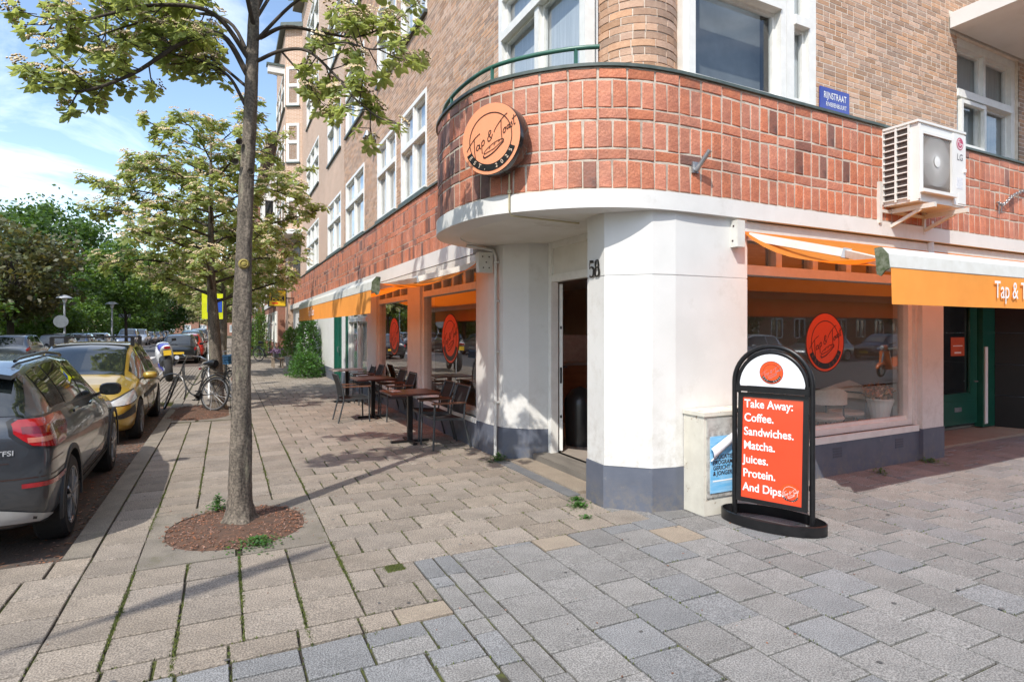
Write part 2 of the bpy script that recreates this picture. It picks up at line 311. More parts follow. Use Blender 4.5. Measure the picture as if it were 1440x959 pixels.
# the pavement: a soil bed with every paver lying proud on it
bed = MB(); bed.bx(-3.12, 13.3, -2.2, 5.19, -.15, -.016); bed.bx(-1.06, 13, 5.19, 210, -.15, -.016); bed.bx(-3.25, -1.06, 15.4, 29.5, -.15, -.016)
pavement = bed.build('pavement', JOINT, kind='structure')
pav = []   # (x0,x1,y0,y1,material key)
cols = [-.87, -.56, -.24, .085, .405, .73]
G = .015
def inpit(cx_, cy_): return -.57 < cx_ < .73 and 4.73 < cy_ < 6.16 or (-1.06 < cx_ < .08 and 12.0 < cy_ < 14.6)
y = 3.44; row = 0
while y < 34:
    for i in range(5):
        x0, x1 = cols[i], cols[i+1]
        if not inpit((x0+x1)/2, y+.16): pav.append((x0, x1, y, y+.325, 'b'))
    x = .73 - (.185 if row % 2 else 0) ; first = True
    while x < 3.25:
        x1 = x+.372; xa = max(x, .73)
        ok = not (y < 4.0 and xa >= 1.17)
        if y < 4.0 and x1 > 1.2 and xa < 1.2: x1_ = 1.2
        else: x1_ = x1
        ctr = (xa+x1_)/2
        inside = (ctr > 3.2 and y > 4.6)
        if ok and not inside and x1_-xa > .05 and not (1.02 < ctr < 1.2 and 3.95 < y+.16 < 4.15): pav.append((xa, x1_, y, y+.325, 'b'))
        x = x1
    y += .325; row += 1
x = -.87
for wd in (.33,.22,.33,.34,.33,.20,.32): pav.append((x, min(x+wd,1.2), 3.245, 3.432, 'b')); x += wd
pav[-1] = (x-.32, 1.2, 3.245, 3.432, 'p')
# bottom left corner where the cars pull out: random-length courses
for k in range(17):
    yy = 5.19-(k+1)*.325
    x = -.87
    while x > -3.1:
        wd = rnd.choice((.325,.325,.22,.4)); pav.append((max(x-wd,-3.1), x, yy, yy+.325, 'b')); x -= wd
# herringbone of grey setts
yy = 3.237
for r_ in range(15):
    x = -.87 + (0, -.16, .17)[r_ % 3]
    k = r_
    y0 = yy-.325*(r_+1)
    while x < 1.2:
        if k % 2: pav.append((max(x,-.87), min(x+.325,1.2), y0, y0+.1625, 'g' if rnd.random() < .5 else 's')); pav.append((max(x,-.87), min(x+.325,1.2), y0+.1625, y0+.325, 's'))
        else: pav.append((max(x,-.87), min(x+.325 if rnd.random() < .6 else x+.24,1.2), y0, y0+.325, 's'))
        x = pav[-1][1]; k += 1
        if 1.2-x < .06: break
yy = 4.088
for k in range(20):
    l = rnd.choice((.325,.325,.16)); pav.append((1.2,1.345,yy-l,yy,'s' if rnd.random() < .6 else 'g')); yy -= l
    if yy < -1.5: break
xs = [1.345,1.485]+[1.485+.3275*k for k in range(1,37)]
for i in range(len(xs)-1):
    x0, x1 = xs[i], xs[i+1]
    yt = 4.088 if x1 < 3.15 else (4.58 if x1 < 4.7 else 5.5)
    ln = .3275
    yy = yt-(0, .16, .05, .24)[i % 4]
    if yy < yt-.04: pav.append((x0,x1,yy,yt,rnd.choice('gsgp')))
    while yy > -2.1:
        c = rnd.random(); key = 'g' if c < .72 else ('s' if c < .985 else 'p')
        pav.append((x0,x1,yy-ln,yy,key)); yy -= ln
def paver_mb(mb, x0, x1, y0, y1, j):
    gy = (.021 if x0 < .72 else .018) if y0 > 3.2 and x0 < 3 and not (x0 > 1.19 and y0 < 4.05) else G; gx = .016 if x0 < .72 and y0 > 3.4 else G; x0 += gx/2; x1 -= gx/2; y0 += gy/2; y1 -= gy/2; b = .004
    z = [rnd.uniform(-.0035,.003) for _ in range(4)]
    jx = [rnd.uniform(-.0035,.0035) for _ in range(8)]
    P = [(x0+jx[0],y0+jx[1]),(x1+jx[2],y0+jx[3]),(x1+jx[4],y1+jx[5]),(x0+jx[6],y1+jx[7])]
    Q = [(P[0][0]+b,P[0][1]+b),(P[1][0]-b,P[1][1]+b),(P[2][0]-b,P[2][1]-b),(P[3][0]+b,P[3][1]-b)]
    mb.add([(x,y,-.03) for x,y in P]+[(P[i][0],P[i][1],z[i]-.004) for i in range(4)]+[(Q[i][0],Q[i][1],z[i]) for i in range(4)],
           [(8,9,10,11)]+[(i,(i+1)%4,4+(i+1)%4,4+i) for i in range(4)]+[(4+i,4+(i+1)%4,8+(i+1)%4,8+i) for i in range(4)])
PM = {'b': PAVB, 'g': PAVG, 's': PAVBL, 'p': PAVP}
def vis(p):   # apparent size from where the photograph was taken
    cx_, cy_ = (p[0]+p[1])/2, (p[2]+p[3])/2; v = cx_*.4363+cy_*.8998
    if v < .6: return 0
    u = (cx_*.8998-cy_*.4363)/v
    if abs(u) > .90 or 1.65/v > .64: return 0
    return (p[1]-p[0])*(p[3]-p[2])/v**3
pav.sort(key=vis, reverse=True)
rest = {k: MB() for k in PM}
for i, p in enumerate(pav):
    if i < 300:
        mb = MB(); cx_, cy_ = (p[0]+p[1])/2, (p[2]+p[3])/2
        paver_mb(mb, p[0]-cx_, p[1]-cx_, p[2]-cy_, p[3]-cy_, 0)
        o = mb.build('paver', PM[p[4]], pavement, fix=False); o.location = (cx_, cy_, 0)
    else: paver_mb(rest[p[4]], *p[:4], 0)
for y_ in np.arange(34, 120, .325):
    for k in range(12): paver_mb(rest['b'], -1.0+k*.345, -1.0+(k+1)*.345, y_, y_+.325, 0)
for y_ in np.arange(15.5, 29.4, .2):
    for k in range(23): paver_mb(rest['b'], -3.2+k*.1, -3.2+(k+1)*.1, y_, y_+.2, 0)
for k, mb in rest.items(): mb.build('paving_field', PM[k], pavement, kind='stuff', fix=False)
mb = MB(); y_ = 5.2
while y_ < 34:
    if not (15.4 < y_ < 29): mb.bx(-1.06, -.88, y_+.004, y_+.996, -.14, .001+rnd.uniform(-.002,.002))
    y_ += 1.0
mb.build('kerb', KERB, kind='structure', fix=False)
# rim stones round the tree pit
def stadium(a, b, c, d, n=7, rr=.52):
    out = []
    for (cx_, cy_, t0) in ((c-rr,d-rr,0),(a+rr,d-rr,90),(a+rr,b+rr,180),(c-rr,b+rr,270)):
        for k in range(n+1): t = R(t0+90*k/n); out.append((cx_+rr*math.cos(t), cy_+rr*math.sin(t)))
    return out
def pit(a, b, c, d, oa, ob, oc, od, rr, name_label):
    inn = stadium(a,b,c,d,7,rr); n = len(inn); q = n//4
    corners = [(oc,od),(oa,od),(oa,ob),(oc,ob)]
    rim = MB()
    for k in range(4):
        seg = inn[k*q:(k+1)*q]; cpt = corners[k]
        # one cast corner stone: arc inside, right angle outside
        if k % 2 == 0: e0, e1 = (cpt[0], seg[0][1]), (seg[-1][0], cpt[1])
        else: e0, e1 = (seg[0][0], cpt[1]), (cpt[0], seg[-1][1])
        pl = [e0, cpt, e1]+seg[::-1]
        st = MB(); st.prism(pl, -.08, .002-k*.0006); st.build('rim_stone', KERB, pavement)
    for k in range(4):     # straight stones between the corners
        s0 = inn[(k+1)*q-1]; s1 = inn[((k+1)*q) % n]
        if abs(s0[0]-s1[0])+abs(s0[1]-s1[1]) > .05:
            if k % 2 == 0: pl = [s0, s1, (s1[0], corners[k][1]), (s0[0], corners[k][1])]
            else: pl = [s0, s1, (corners[k][0], s1[1]), (corners[k][0], s0[1])]
            st = MB(); st.prism([(x+(.002 if x < (a+c)/2 else -.002)*(k % 2 == 0), y) for x, y in pl], -.08, .0015); st.build('rim_stone', KERB, pavement)
    soil = MB(); cx_, cy_ = (a+c)/2, (b+d)/2; vs = [(cx_, cy_, .03)]; fs = []
    for ring, zz in ((.5,.022),(1.0,-.006)):
        for x, y in inn: vs.append((cx_+(x-cx_)*ring, cy_+(y-cy_)*ring, zz+rnd.uniform(-.006,.006)))
    for i in range(n): fs += [(0,1+i,1+(i+1)%n),(1+i,1+n+i,1+n+(i+1)%n,1+(i+1)%n)]
    soil.add(vs, fs); soil.build('soil', MULCH, kind='structure', smooth=60)
    ch = MB()
    for k in range(1500):
        t = rnd.uniform(0, 2*math.pi); rr_ = math.sqrt(rnd.random())*1.02
        j = int(t/(2*math.pi)*n) % n; x = cx_+(inn[j][0]-cx_)*rr_+rnd.uniform(-.03,.03); y = cy_+(inn[j][1]-cy_)*rr_+rnd.uniform(-.03,.03)
        th = rnd.uniform(0, math.pi); l = rnd.uniform(.006,.022); w_ = rnd.uniform(.003,.008)
        ch.obox((x, y, .022*(1-rr_)+.006+rnd.uniform(0,.008)), (math.cos(th),math.sin(th),rnd.uniform(-.4,.4)), (-math.sin(th),math.cos(th),0), (0,0,1), l, w_, .004)
    o = ch.build('bark_chips', CHIP, kind='stuff', fix=False); tag(o, name_label, 'bark chips', kind='stuff')
pit(-.44,4.90,.61,6.03,-.56,4.75,.725,6.15,.5,'reddish bark chips in the paved tree pit of the nearest street tree')
pit(-1.0,12.15,.05,14.45,-1.06,12.02,.08,14.58,.5,'bark chips and leaf litter under the parked bicycle')
# leaf litter along the kerb and scattered bits on the paving
mb = MB()
for k in range(1100):
    if k < 900: x, y, z = -1.10-abs(rnd.gauss(0,.16)), rnd.uniform(5.4,15.2), -.083
    else: x, y, z = rnd.uniform(-.9,7), rnd.uniform(2,9), .004
    th = rnd.uniform(0,6.3); l = rnd.uniform(.008,.03) if k < 900 else rnd.uniform(.004,.016)
    mb.obox((x,y,z), (math.cos(th),math.sin(th),rnd.uniform(-.3,.3)), (-math.sin(th),math.cos(th),.1), (0,0,1), l, l*.5, .003)
o = mb.build('leaf_litter', CHIP, kind='stuff', fix=False); tag(o, 'brown leaf litter gathered along the kerb by the parked cars', 'leaf litter', kind='stuff')
# moss and grass tufts in the joints
mb = MB(); MOSS = M("moss", (.115,.135,.022), (.070,.095,.016), .95, scale=20, island=.4)
def tuft(x, y, h, n, sp):
    for _ in range(n):
        a = rnd.uniform(0,6.3); r_ = abs(rnd.gauss(0,sp)); px_, py_ = x+r_*math.cos(a), y+r_*math.sin(a); w_ = rnd.uniform(.002,.005); b = rnd.uniform(0,6.3); hh = h*rnd.uniform(.5,1.2)
        mb.add([(px_-w_*math.cos(b),py_-w_*math.sin(b),-.006),(px_+w_*math.cos(b),py_+w_*math.sin(b),-.006),(px_+rnd.uniform(-.5,.5)*hh,py_+rnd.uniform(-.5,.5)*hh,hh)], [(0,1,2)])
for xl in (-.56,-.24,.085,.405,.73):
    for _ in range(800):
        y_ = 3.2+abs(rnd.gauss(0,3.2)) if rnd.random() < .75 else rnd.uniform(3.2,14)
        if inpit(xl-.01, y_): continue
        if math.sin(y_*3.1+xl*9)+rnd.uniform(-.5,.9) > 0: tuft(xl+rnd.gauss(0,.005), y_, .010, 4, .008)
for p in pav[:420]:
    if p[4] in 'b' and p[0] > .7 or p[2] < 3.5 and p[4] in 'bs':
        for _ in range(12):
            if rnd.random() < .5: tuft(p[0]+rnd.gauss(0,.004), rnd.uniform(p[2],p[3]), .009, 3, .007)
            if rnd.random() < .25: tuft(rnd.uniform(p[0],p[1]), p[2]+rnd.gauss(0,.004), .008, 3, .006)
for k in range(700):
    if rnd.random() < .8: tuft(1.06+rnd.uniform(-.07,.05), 4.02+rnd.uniform(-.05,.05), .011, 3, .01)
o = mb.build('moss', MOSS, kind='stuff', fix=False); tag(o, 'green moss and fine grass growing in the paving joints', 'moss', kind='stuff')
mb = MB(); mb.bx(1.03,1.185,3.97,4.13,-.02,-.006); mb.build('soil_patch', MULCH, kind='structure')
# trodden chewing gum on the slabs
mb = MB()
for k in range(110):
    x, y_ = rnd.uniform(-.8,7), rnd.uniform(1.8,8); 
    if x > 3.0 and y_ > 4.0: continue
    r_ = rnd.uniform(.006,.016); e_ = rnd.uniform(.7,1.3)
    mb.add([(x,y_,.0045)]+[(x+r_*e_*math.cos(j*.7854)*rnd.uniform(.8,1.2),y_+r_*math.sin(j*.7854)*rnd.uniform(.8,1.2),.0025) for j in range(8)], [(0,1+j,1+(j+1)%8) for j in range(8)])
o = mb.build('gum_spots', M("trodden_gum", (.085,.08,.075), (.13,.125,.12), .9, scale=3, island=.4), kind='stuff', fix=False); tag(o, 'dark flattened chewing gum spots scattered over the slabs', 'gum', kind='stuff')
# ---------------------------------------------------------------- corner building
BLD = thing('corner_building', 'brick corner building with rounded red tile band over a white ground floor cafe', 'building', (3.5,4.6,0))
FL = lambda u, w, z: (3.13-w, u, z)                              # left street front: u runs up the street
YR = 4.30
FR = lambda u, w, z: (u, YR+(u-4)*.028-w, z)                     # right street front: u runs to the right
def wall(T, u0, u1, z0, z1, th, holes=(), w0=0.0):
    mb = MB(T); us = sorted({u0,u1,*[h[0] for h in holes],*[h[1] for h in holes]}); zs = sorted({z0,z1,*[h[2] for h in holes],*[h[3] for h in holes]})
    us = [u for u in us if u0 <= u <= u1]; zs = [z for z in zs if z0 <= z <= z1]
    for a, b in zip(us, us[1:]):
        run = None
        for c, d in zip(zs, zs[1:]):
            solid = not any(h[0]-1e-6 <= a and b <= h[1]+1e-6 and h[2]-1e-6 <= c and d <= h[3]+1e-6 for h in holes)
            if solid:
                run = (run[0], d) if run else (c, d)
            if (not solid or d == zs[-1]) and run:
                mb.bx(a, b, w0-th, w0, run[0], run[1]); run = None
    return mb
def window(par, T, u0, u1, z0, z1, cols=2, transom=None, tlights=None, set_=.09, fw=.07, glassm=None, curtain=True, sill=True, frame=None, open_leaf=None, name='window', proud=.012, cdep=.035):
    """a white wooden window: outer frame is the part, pane / sill / curtain its sub-parts"""
    frame = frame or WOODW; glassm = glassm or UGLASS
    mb = MB(T); w1 = proud; w0 = -set_
    mb.bx(u0,u0+fw,w0,w1,z0,z1); mb.bx(u1-fw,u1,w0,w1,z0,z1); mb.bx(u0+fw,u1-fw,w0,w1,z1-fw,z1); mb.bx(u0+fw,u1-fw,w0,w1,z0,z0+fw)
    zt = transom; top = z1-fw
    if zt: mb.bx(u0+fw,u1-fw,w0,w1+.02,zt-.05,zt+.05)
    cw = (u1-u0-2*fw)/cols; m_ = .045
    for k in range(1, cols): mb.bx(u0+fw+k*cw-m_,u0+fw+k*cw+m_,w0,w1-.006,z0+fw,(zt-.05) if zt else top)
    if zt:
        n2 = tlights or cols; c2 = (u1-u0-2*fw)/n2
        for k in range(1, n2): mb.bx(u0+fw+k*c2-.03,u0+fw+k*c2+.03,w0,w1-.008,zt+.05,top)
    # sash rails inside each light
    lights = [(u0+fw+k*cw+(m_ if k else 0), u0+fw+(k+1)*cw-(m_ if k < cols-1 else 0), z0+fw, (zt-.05) if zt else top) for k in range(cols)]
    if zt:
        lights += [(u0+fw+k*c2+(.03 if k else 0), u0+fw+(k+1)*c2-(.03 if k < n2-1 else 0), zt+.05, top) for k in range(n2)]
    s_ = .035
    for (a,b,c,d) in lights:
        mb.bx(a,a+s_,w0,w0+.05,c,d); mb.bx(b-s_,b,w0,w0+.05,c,d); mb.bx(a+s_,b-s_,w0,w0+.05,c,c+s_); mb.bx(a+s_,b-s_,w0,w0+.05,d-s_,d)
    o = mb.build(name, frame, par, fix=True)
    for (a,b,c,d) in lights:
        g_ = MB(T); g_.bx(a+s_,b-s_,w0+.012,w0+.020,c+s_,d-s_); g_.build('pane', glassm, o)
    if sill: s2 = MB(T); s2.bx(u0-.03,u1+.03,w0,w1+.05,z0-.06,z0); s2.build('sill', COPING, o)
    if curtain:
        c_ = MB(T); c_.bx(u0+.01,u1-.01,w0-cdep-.01,w0-cdep,z0+.01,z1-.01); c_.build('blind', CURT if curtain is True else curtain, o)
    return o
FRU = lambda u, w, z: FR(u, w-.07, z)                           # upper floors on the right stand back behind the band
# ---- upper brick walls with openings
WL = [(9.72,11.36,4.08,5.80),(11.74,13.38,4.08,5.80),(14.8,17.3,4.08,5.80),(18.1,20.65,4.08,5.80),(22.8,26.4,4.08,5.80)]
WL2 = [(a,b,7.12,8.85) for a,b,_,_ in WL]; WL3 = [(a,b,10.1,11.8) for a,b,_,_ in WL]; WL4 = [(a,b,13.0,14.6) for a,b,_,_ in WL]
BIGL = (4.74,6.72,4.00,5.80)
holesL = WL+WL2+WL3+WL4+[BIGL,(4.98,6.72,7.1,8.9)]
UWL = .03    # upper left wall stands 30 mm proud of the ground floor
wall(FL,4.74,28.3,2.74,16.0,.30,holesL,UWL).build('brick_wall', MORTY, BLD)
WR1 = (3.97,5.86,4.02,5.85); WR2 = (8.80,10.5,4.02,5.60)
UWR = .0
wall(FRU,3.97,14,3.98,16.0,.30,[WR1,WR2,(3.97,5.86,7.1,8.9)],UWR).build('brick_wall', MORTY, BLD)
mb = MB(); mb.bx(3.93,3.968,4.36,4.95,3.98,16.0); mb.build('corner_post', WOODW, BLD)
def bricks(mb, T, u0, u1, z0, z1, holes, w, L=.217, H=.059, jt=.0125):
    z = z0; r_ = 0
    while z < z1-.02:
        u = u0-(L*.5 if r_ % 2 else 0)-rnd.choice((0,0,0,.06))
        while u < u1:
            l = L if rnd.random() < .72 else L*.5
            a, b = max(u, u0), min(u+l-jt, u1); c, d = z, z+H-jt; u += l
            if b-a < .02: continue
            cut = False
            for h in holes:
                if c < h[3] and d > h[2] and a < h[1] and b > h[0]:
                    if a < h[0]: b = min(b, h[0])
                    elif b > h[1]: a = max(a, h[1])
                    else: cut = True
            if cut or b-a < .02: continue
            pw = w+rnd.uniform(.0015,.0045)
            mb.add([(a,w-.01,c),(b,w-.01,c),(b,w-.01,d),(a,w-.01,d),(a,pw,c),(b,pw,c),(b,pw,d),(a,pw,d)], [(4,5,6,7),(0,1,5,4),(1,2,6,5),(2,3,7,6),(3,0,4,7)])
        z += H; r_ += 1
mb = MB(FL); bricks(mb,FL,4.74,17.6,3.98,10.2,holesL,UWL); mb.build('brickwork', BRICKY, BLD, kind='stuff', fix=False)
mb = MB(FRU); bricks(mb,FRU,3.97,13.4,3.99,7.0,[WR1,WR2,(8.6,14,5.62,5.82)],UWR); mb.build('brickwork', BRICKY, BLD, kind='stuff', fix=False)
# beyond that the bricks are too small to tell apart: brick-coursed render sheet just proud of the wall
def brickmat(name, c1, c2, mo, sc, axis):
    m = bpy.data.materials.new(name); m.use_nodes = True; t = m.node_tree; N = t.nodes; L = t.links; b = N['Principled BSDF']; b.inputs['Roughness'].default_value = .85
    co = N.new('ShaderNodeTexCoord'); sp = N.new('ShaderNodeSeparateXYZ'); cb = N.new('ShaderNodeCombineXYZ'); L.new(co.outputs['Object'], sp.inputs[0])
    L.new(sp.outputs[axis], cb.inputs[0]); L.new(sp.outputs[2], cb.inputs[1])
    br = N.new('ShaderNodeTexBrick'); br.inputs['Scale'].default_value = 1; br.inputs['Brick Width'].default_value = .217*sc; br.inputs['Row Height'].default_value = .058*sc; br.inputs['Mortar Size'].default_value = .008*sc
    br.inputs['Color1'].default_value = (*c1,1); br.inputs['Color2'].default_value = (*c2,1); br.inputs['Mortar'].default_value = (*mo,1); L.new(cb.outputs[0], br.inputs[0])
    n = N.new('ShaderNodeTexNoise'); n.inputs['Scale'].default_value = .8; n.inputs['Detail'].default_value = 6; L.new(co.outputs['Object'], n.inputs[0])
    r_ = N.new('ShaderNodeMapRange'); r_.inputs[3].default_value = .78; r_.inputs[4].default_value = 1.2; L.new(n.outputs[0], r_.inputs[0])
    mm = N.new('ShaderNodeMix'); mm.data_type = 'RGBA'; mm.blend_type = 'MULTIPLY'; mm.inputs[0].default_value = 1; L.new(br.outputs[0], mm.inputs[6]); L.new(r_.outputs[0], mm.inputs[7]); L.new(mm.outputs[2], b.inputs['Base Color'])
    bp = N.new('ShaderNodeBump'); bp.inputs['Strength'].default_value = .5; bp.inputs['Distance'].default_value = .01; bp.invert = True; L.new(br.outputs[1], bp.inputs['Height']); L.new(bp.outputs[0], b.inputs['Normal'])
    return m
BT_L = brickmat("far_brown_brick", (.50,.312,.212), (.43,.255,.165), (.68,.60,.50), 1, 1)
BT_X = brickmat("far_brown_brick_x", (.50,.312,.212), (.43,.255,.165), (.68,.60,.50), 1, 0)
BT_R = brickmat("far_red_brick", (.30,.10,.06), (.24,.085,.05), (.36,.27,.2), 1, 1)
BT_RX = brickmat("far_red_brick_x", (.30,.10,.06), (.24,.085,.05), (.36,.27,.2), 1, 0)
wall(FL,17.6,28.3,3.985,15.99,.004,holesL,UWL+.006).build('brick_facing', BT_L, BLD)
wall(FL,4.74,17.6,10.2,15.99,.004,holesL,UWL+.006).build('brick_facing', BT_L, BLD)
# ---- windows of the upper floors
for i, (a,b,c,d) in enumerate(WL): window(BLD,FL,a,b,c,d,2 if b-a < 3 else 3,c+1.02,set_=.06,proud=.045)
for (a,b,c,d) in WL2+WL3+WL4: window(BLD,FL,a,b,c,d,2 if b-a < 3 else 3,c+1.05,set_=.06,proud=.045)
window(BLD,FL,*BIGL,cols=2,transom=BIGL[2]+1.25,set_=.05,fw=.10,sill=False,curtain=CURT,proud=.06)
window(BLD,FL,4.98,6.72,7.1,8.9,cols=2,transom=8.2,set_=.10,fw=.10,proud=.06)
DKC = M("dim_room", (.20,.215,.22), (.13,.14,.145), .9, scale=2)  # sheet behind the pane; the dimness of the room is put into its colour
mbw = window(BLD,FRU,3.97,5.35,WR1[2],WR1[3],cols=1,transom=5.06,set_=.08,fw=.085,sill=False,curtain=DKC,cdep=.21,proud=.05)
window(BLD,FRU,5.38,5.86,WR1[2],WR1[3],cols=1,transom=4.98,set_=.08,fw=.12,sill=False,curtain=CURT,proud=.03)
window(BLD,FRU,3.97,5.86,7.1,8.9,cols=2,transom=8.2,set_=.08,fw=.1,proud=.03)
w2 = window(BLD,FRU,8.80,10.5,WR2[2],WR2[3],cols=2,transom=4.86,set_=.16,fw=.11,sill=False,curtain=M("grey_voile", (.42,.46,.46), (.28,.32,.33), .9, scale=3, stretch=(14,14,.4)),proud=-.05)
# tilted lower sash of that window, half open
mb = MB(FRU)
for (a,b,c,d) in ((8.95,9.60,4.12,4.17),(8.95,9.60,4.72,4.77),(8.95,9.0,4.17,4.72),(9.55,9.6,4.17,4.72)): mb.bx(a,b,-.06,-.01,c,d)
mb.build('sash', WOODW, w2)
mb = MB(FR); mb.bx(8.6,14,-.05,.95,5.62,5.82); mb.build('balcony_slab', WHITE, BLD)
mb = MB(FR); mb.bx(8.9,14,.6,.9,5.82,6.7); mb.build('balcony_front', WHITE, BLD)
# ---- round brick pier at the corner, each brick a wedge of the ring
cc = (3.655,4.745); rr0 = .405
mb = MB(); mb.lathe([(rr0,3.9),(rr0,16.0)], (cc[0],cc[1],0), 40); mb.build('corner_pier', MORTY, BLD, smooth=40)
mb = MB(); z = 3.985; r_ = 0
while z < 8.0:
    n = 11; off = (.5 if r_ % 2 else 0)+rnd.uniform(-.06,.06)
    for k in range(n):
        a0 = 2*math.pi*(k+off)/n+.014; a1 = 2*math.pi*(k+off+1)/n-.014
        if rnd.random() < .25: a1 = a0+(a1-a0)*.5-.01; seg2 = (a1+.028, 2*math.pi*(k+off+1)/n-.014)
        else: seg2 = None
        for s0, s1 in [(a0,a1)]+([seg2] if seg2 else []):
            pr = rr0+rnd.uniform(.004,.012); c, d = z, z+.061; m_ = 4; vs = []; fs = []
            for j in range(m_+1):
                t = s0+(s1-s0)*j/m_
                for q, zz in ((rr0-.004,c),(pr,c),(pr,d),(rr0-.004,d)): vs.append((cc[0]+q*math.cos(t), cc[1]+q*math.sin(t), zz))
            for j in range(m_):
                b_ = 4*j; fs += [(b_,b_+4,b_+5,b_+1),(b_+1,b_+5,b_+6,b_+2),(b_+2,b_+6,b_+7,b_+3)]
            fs += [(0,1,2,3),(4*m_,4*m_+3,4*m_+2,4*m_+1)]
            mb.add(vs, fs)
    z += .072; r_ += 1
mb.build('pier_bricks', BRICKY, BLD, kind='stuff', fix=False)
mb = MB(); mb.bx(3.2,3.9,4.9,6.7,2.9,4.0); mb.bx(3.1,4.2,4.65,5.0,5.85,7.1); mb.build('inner_core', MORTY, BLD)
# ---- the rounded balcony: tile band, white slab, coping
PATH = cr([(3.06,7.32),(2.78,7.19),(2.5,6.99),(2.29,6.70),(2.17,6.3),(2.145,5.75),(2.235,5.2),(2.48,4.80),(2.82,4.465),(3.19,4.27),(3.6,4.19),(4.1,4.18)], 10)
PATH += [(x, YR+(x-4)*.028-.12) for x in (4.6,5.2,6,7,8,9,10,11.2,13.4)]
PA = np.array(PATH); SEG = np.r_[0, np.cumsum(np.linalg.norm(np.diff(PA, axis=0), axis=1))]; PLEN = SEG[-1]
def on(s, off=0.0):
    x = np.interp(s, SEG, PA[:,0]); y = np.interp(s, SEG, PA[:,1]); e = .03
    d = np.array((np.interp(s+e,SEG,PA[:,0])-np.interp(s-e,SEG,PA[:,0]), np.interp(s+e,SEG,PA[:,1])-np.interp(s-e,SEG,PA[:,1]))); d /= np.linalg.norm(d)
    n = np.array((d[1], -d[0]))          # outward
    return np.array((x,y))+n*off, d, n
ZB, ZT = 2.89, 3.97
def band(mb, z0, z1, o0, o1, smps=130, s0=0, s1=None, cap=True):
    s1 = s1 or PLEN-.02; vs = []; fs = []
    for i in range(smps+1):
        s = s0+(s1-s0)*i/smps; a = on(s,o0)[0]; b = on(s,o1)[0]
        vs += [(*a,z0),(*b,z0),(*b,z1),(*a,z1)]
    for i in range(smps):
        q = 4*i; fs += [(q,q+4,q+5,q+1),(q+1,q+5,q+6,q+2),(q+2,q+6,q+7,q+3),(q+3,q+7,q+4,q)]
    fs += [(0,1,2,3),(4*smps,4*smps+3,4*smps+2,4*smps+1)]
    mb.add(vs, fs); return mb
band(MB(), ZB, ZT, -.22, .0085).build('parapet_core', MORTAR, BLD, smooth=35)
band(MB(), ZT+.002, ZT+.03, -.24, .035).build('coping', COPING, BLD, smooth=35)
band(MB(), 2.725, ZB-.002, -.25, .03).build('fascia', WHITE, BLD, smooth=35)
pl = [tuple(on(s,-.02)[0]) for s in np.linspace(0,PLEN-.02,110)]+[(13.4,5.6),(3.9,5.6),(3.9,7.4)]
mb = MB(); mb.prism(pl, 2.735, 2.88); mb.build('canopy_slab', SOFFIT, BLD)
mb = MB(); mb.prism([tuple(on(s,-.2)[0]) for s in np.linspace(0,5.2,70)]+[(4.2,4.9),(3.2,7.3)], ZT-.12, ZT-.06); mb.build('balcony_floor', COPING, BLD)
# tile bricks of the band: three pairs of a stretcher course over a soldier course
HS, HD = .105, .251; tiles = []
ncol = int((PLEN-.1)/.256); cw_ = PLEN/ncol
for k in range(ncol):
    for g_ in range(3):
        zt = ZT-.006-g_*(HS+HD)
        tiles.append((k*cw_, (k+1)*cw_, zt-HS, zt, 'st'))
        tiles.append((k*cw_, (k+.5)*cw_, zt-HS-HD, zt-HS, 'so')); tiles.append(((k+.5)*cw_, (k+1)*cw_, zt-HS-HD, zt-HS, 'so'))
TJ = .0155
def rough_brick(hw, hh, var):
    """a face-brick with chamfered, slightly irregular edges, local x along the wall, y outward"""
    q = random.Random(var); mb = MB(); c = .006; j = lambda: q.uniform(-.0045,.0045)
    out = [(-hw+j(),-hh+j()),(hw+j(),-hh+j()),(hw+j(),hh+j()),(-hw+j(),hh+j())]; inn = [(x-c*(1 if x > 0 else -1), z-c*(1 if z > 0 else -1)) for x, z in out]
    d = [.013+q.uniform(-.003,.004) for _ in range(4)]
    vs = [(x,-.012,z) for x,z in out]+[(out[i][0],d[i]-.005,out[i][1]) for i in range(4)]+[(inn[i][0],d[i],inn[i][1]) for i in range(4)]
    mb.add(vs, [(8,9,10,11)]+[(i,(i+1)%4,4+(i+1)%4,4+i) for i in range(4)]+[(4+i,4+(i+1)%4,8+(i+1)%4,8+i) for i in range(4)])
    return mb
BM = {}
for kd, hw, hh in (('st',cw_/2-TJ/2,HS/2-TJ/2),('so',cw_/4-TJ/2,HD/2-TJ/2)):
    for var in range(9):
        for mt in ('r','s'): BM[kd,var,mt] = rough_brick(hw,hh,var*7+len(kd)+(kd == 'so')*50).mesh('brick', BRICKR if mt == 'r' else BRICKS)
def tvis(t):
    p, d, n = on((t[0]+t[1])/2); v = p[0]*.4363+p[1]*.8998; f = -(n[0]*p[0]+n[1]*p[1])/np.linalg.norm(p)
    u = (p[0]*.8998-p[1]*.4363)/v
    return -1 if f < .02 or abs(u) > .9 else f*(t[1]-t[0])*(t[3]-t[2])/v**2
tiles.sort(key=tvis, reverse=True); restb = MB(); restb_s = MB()
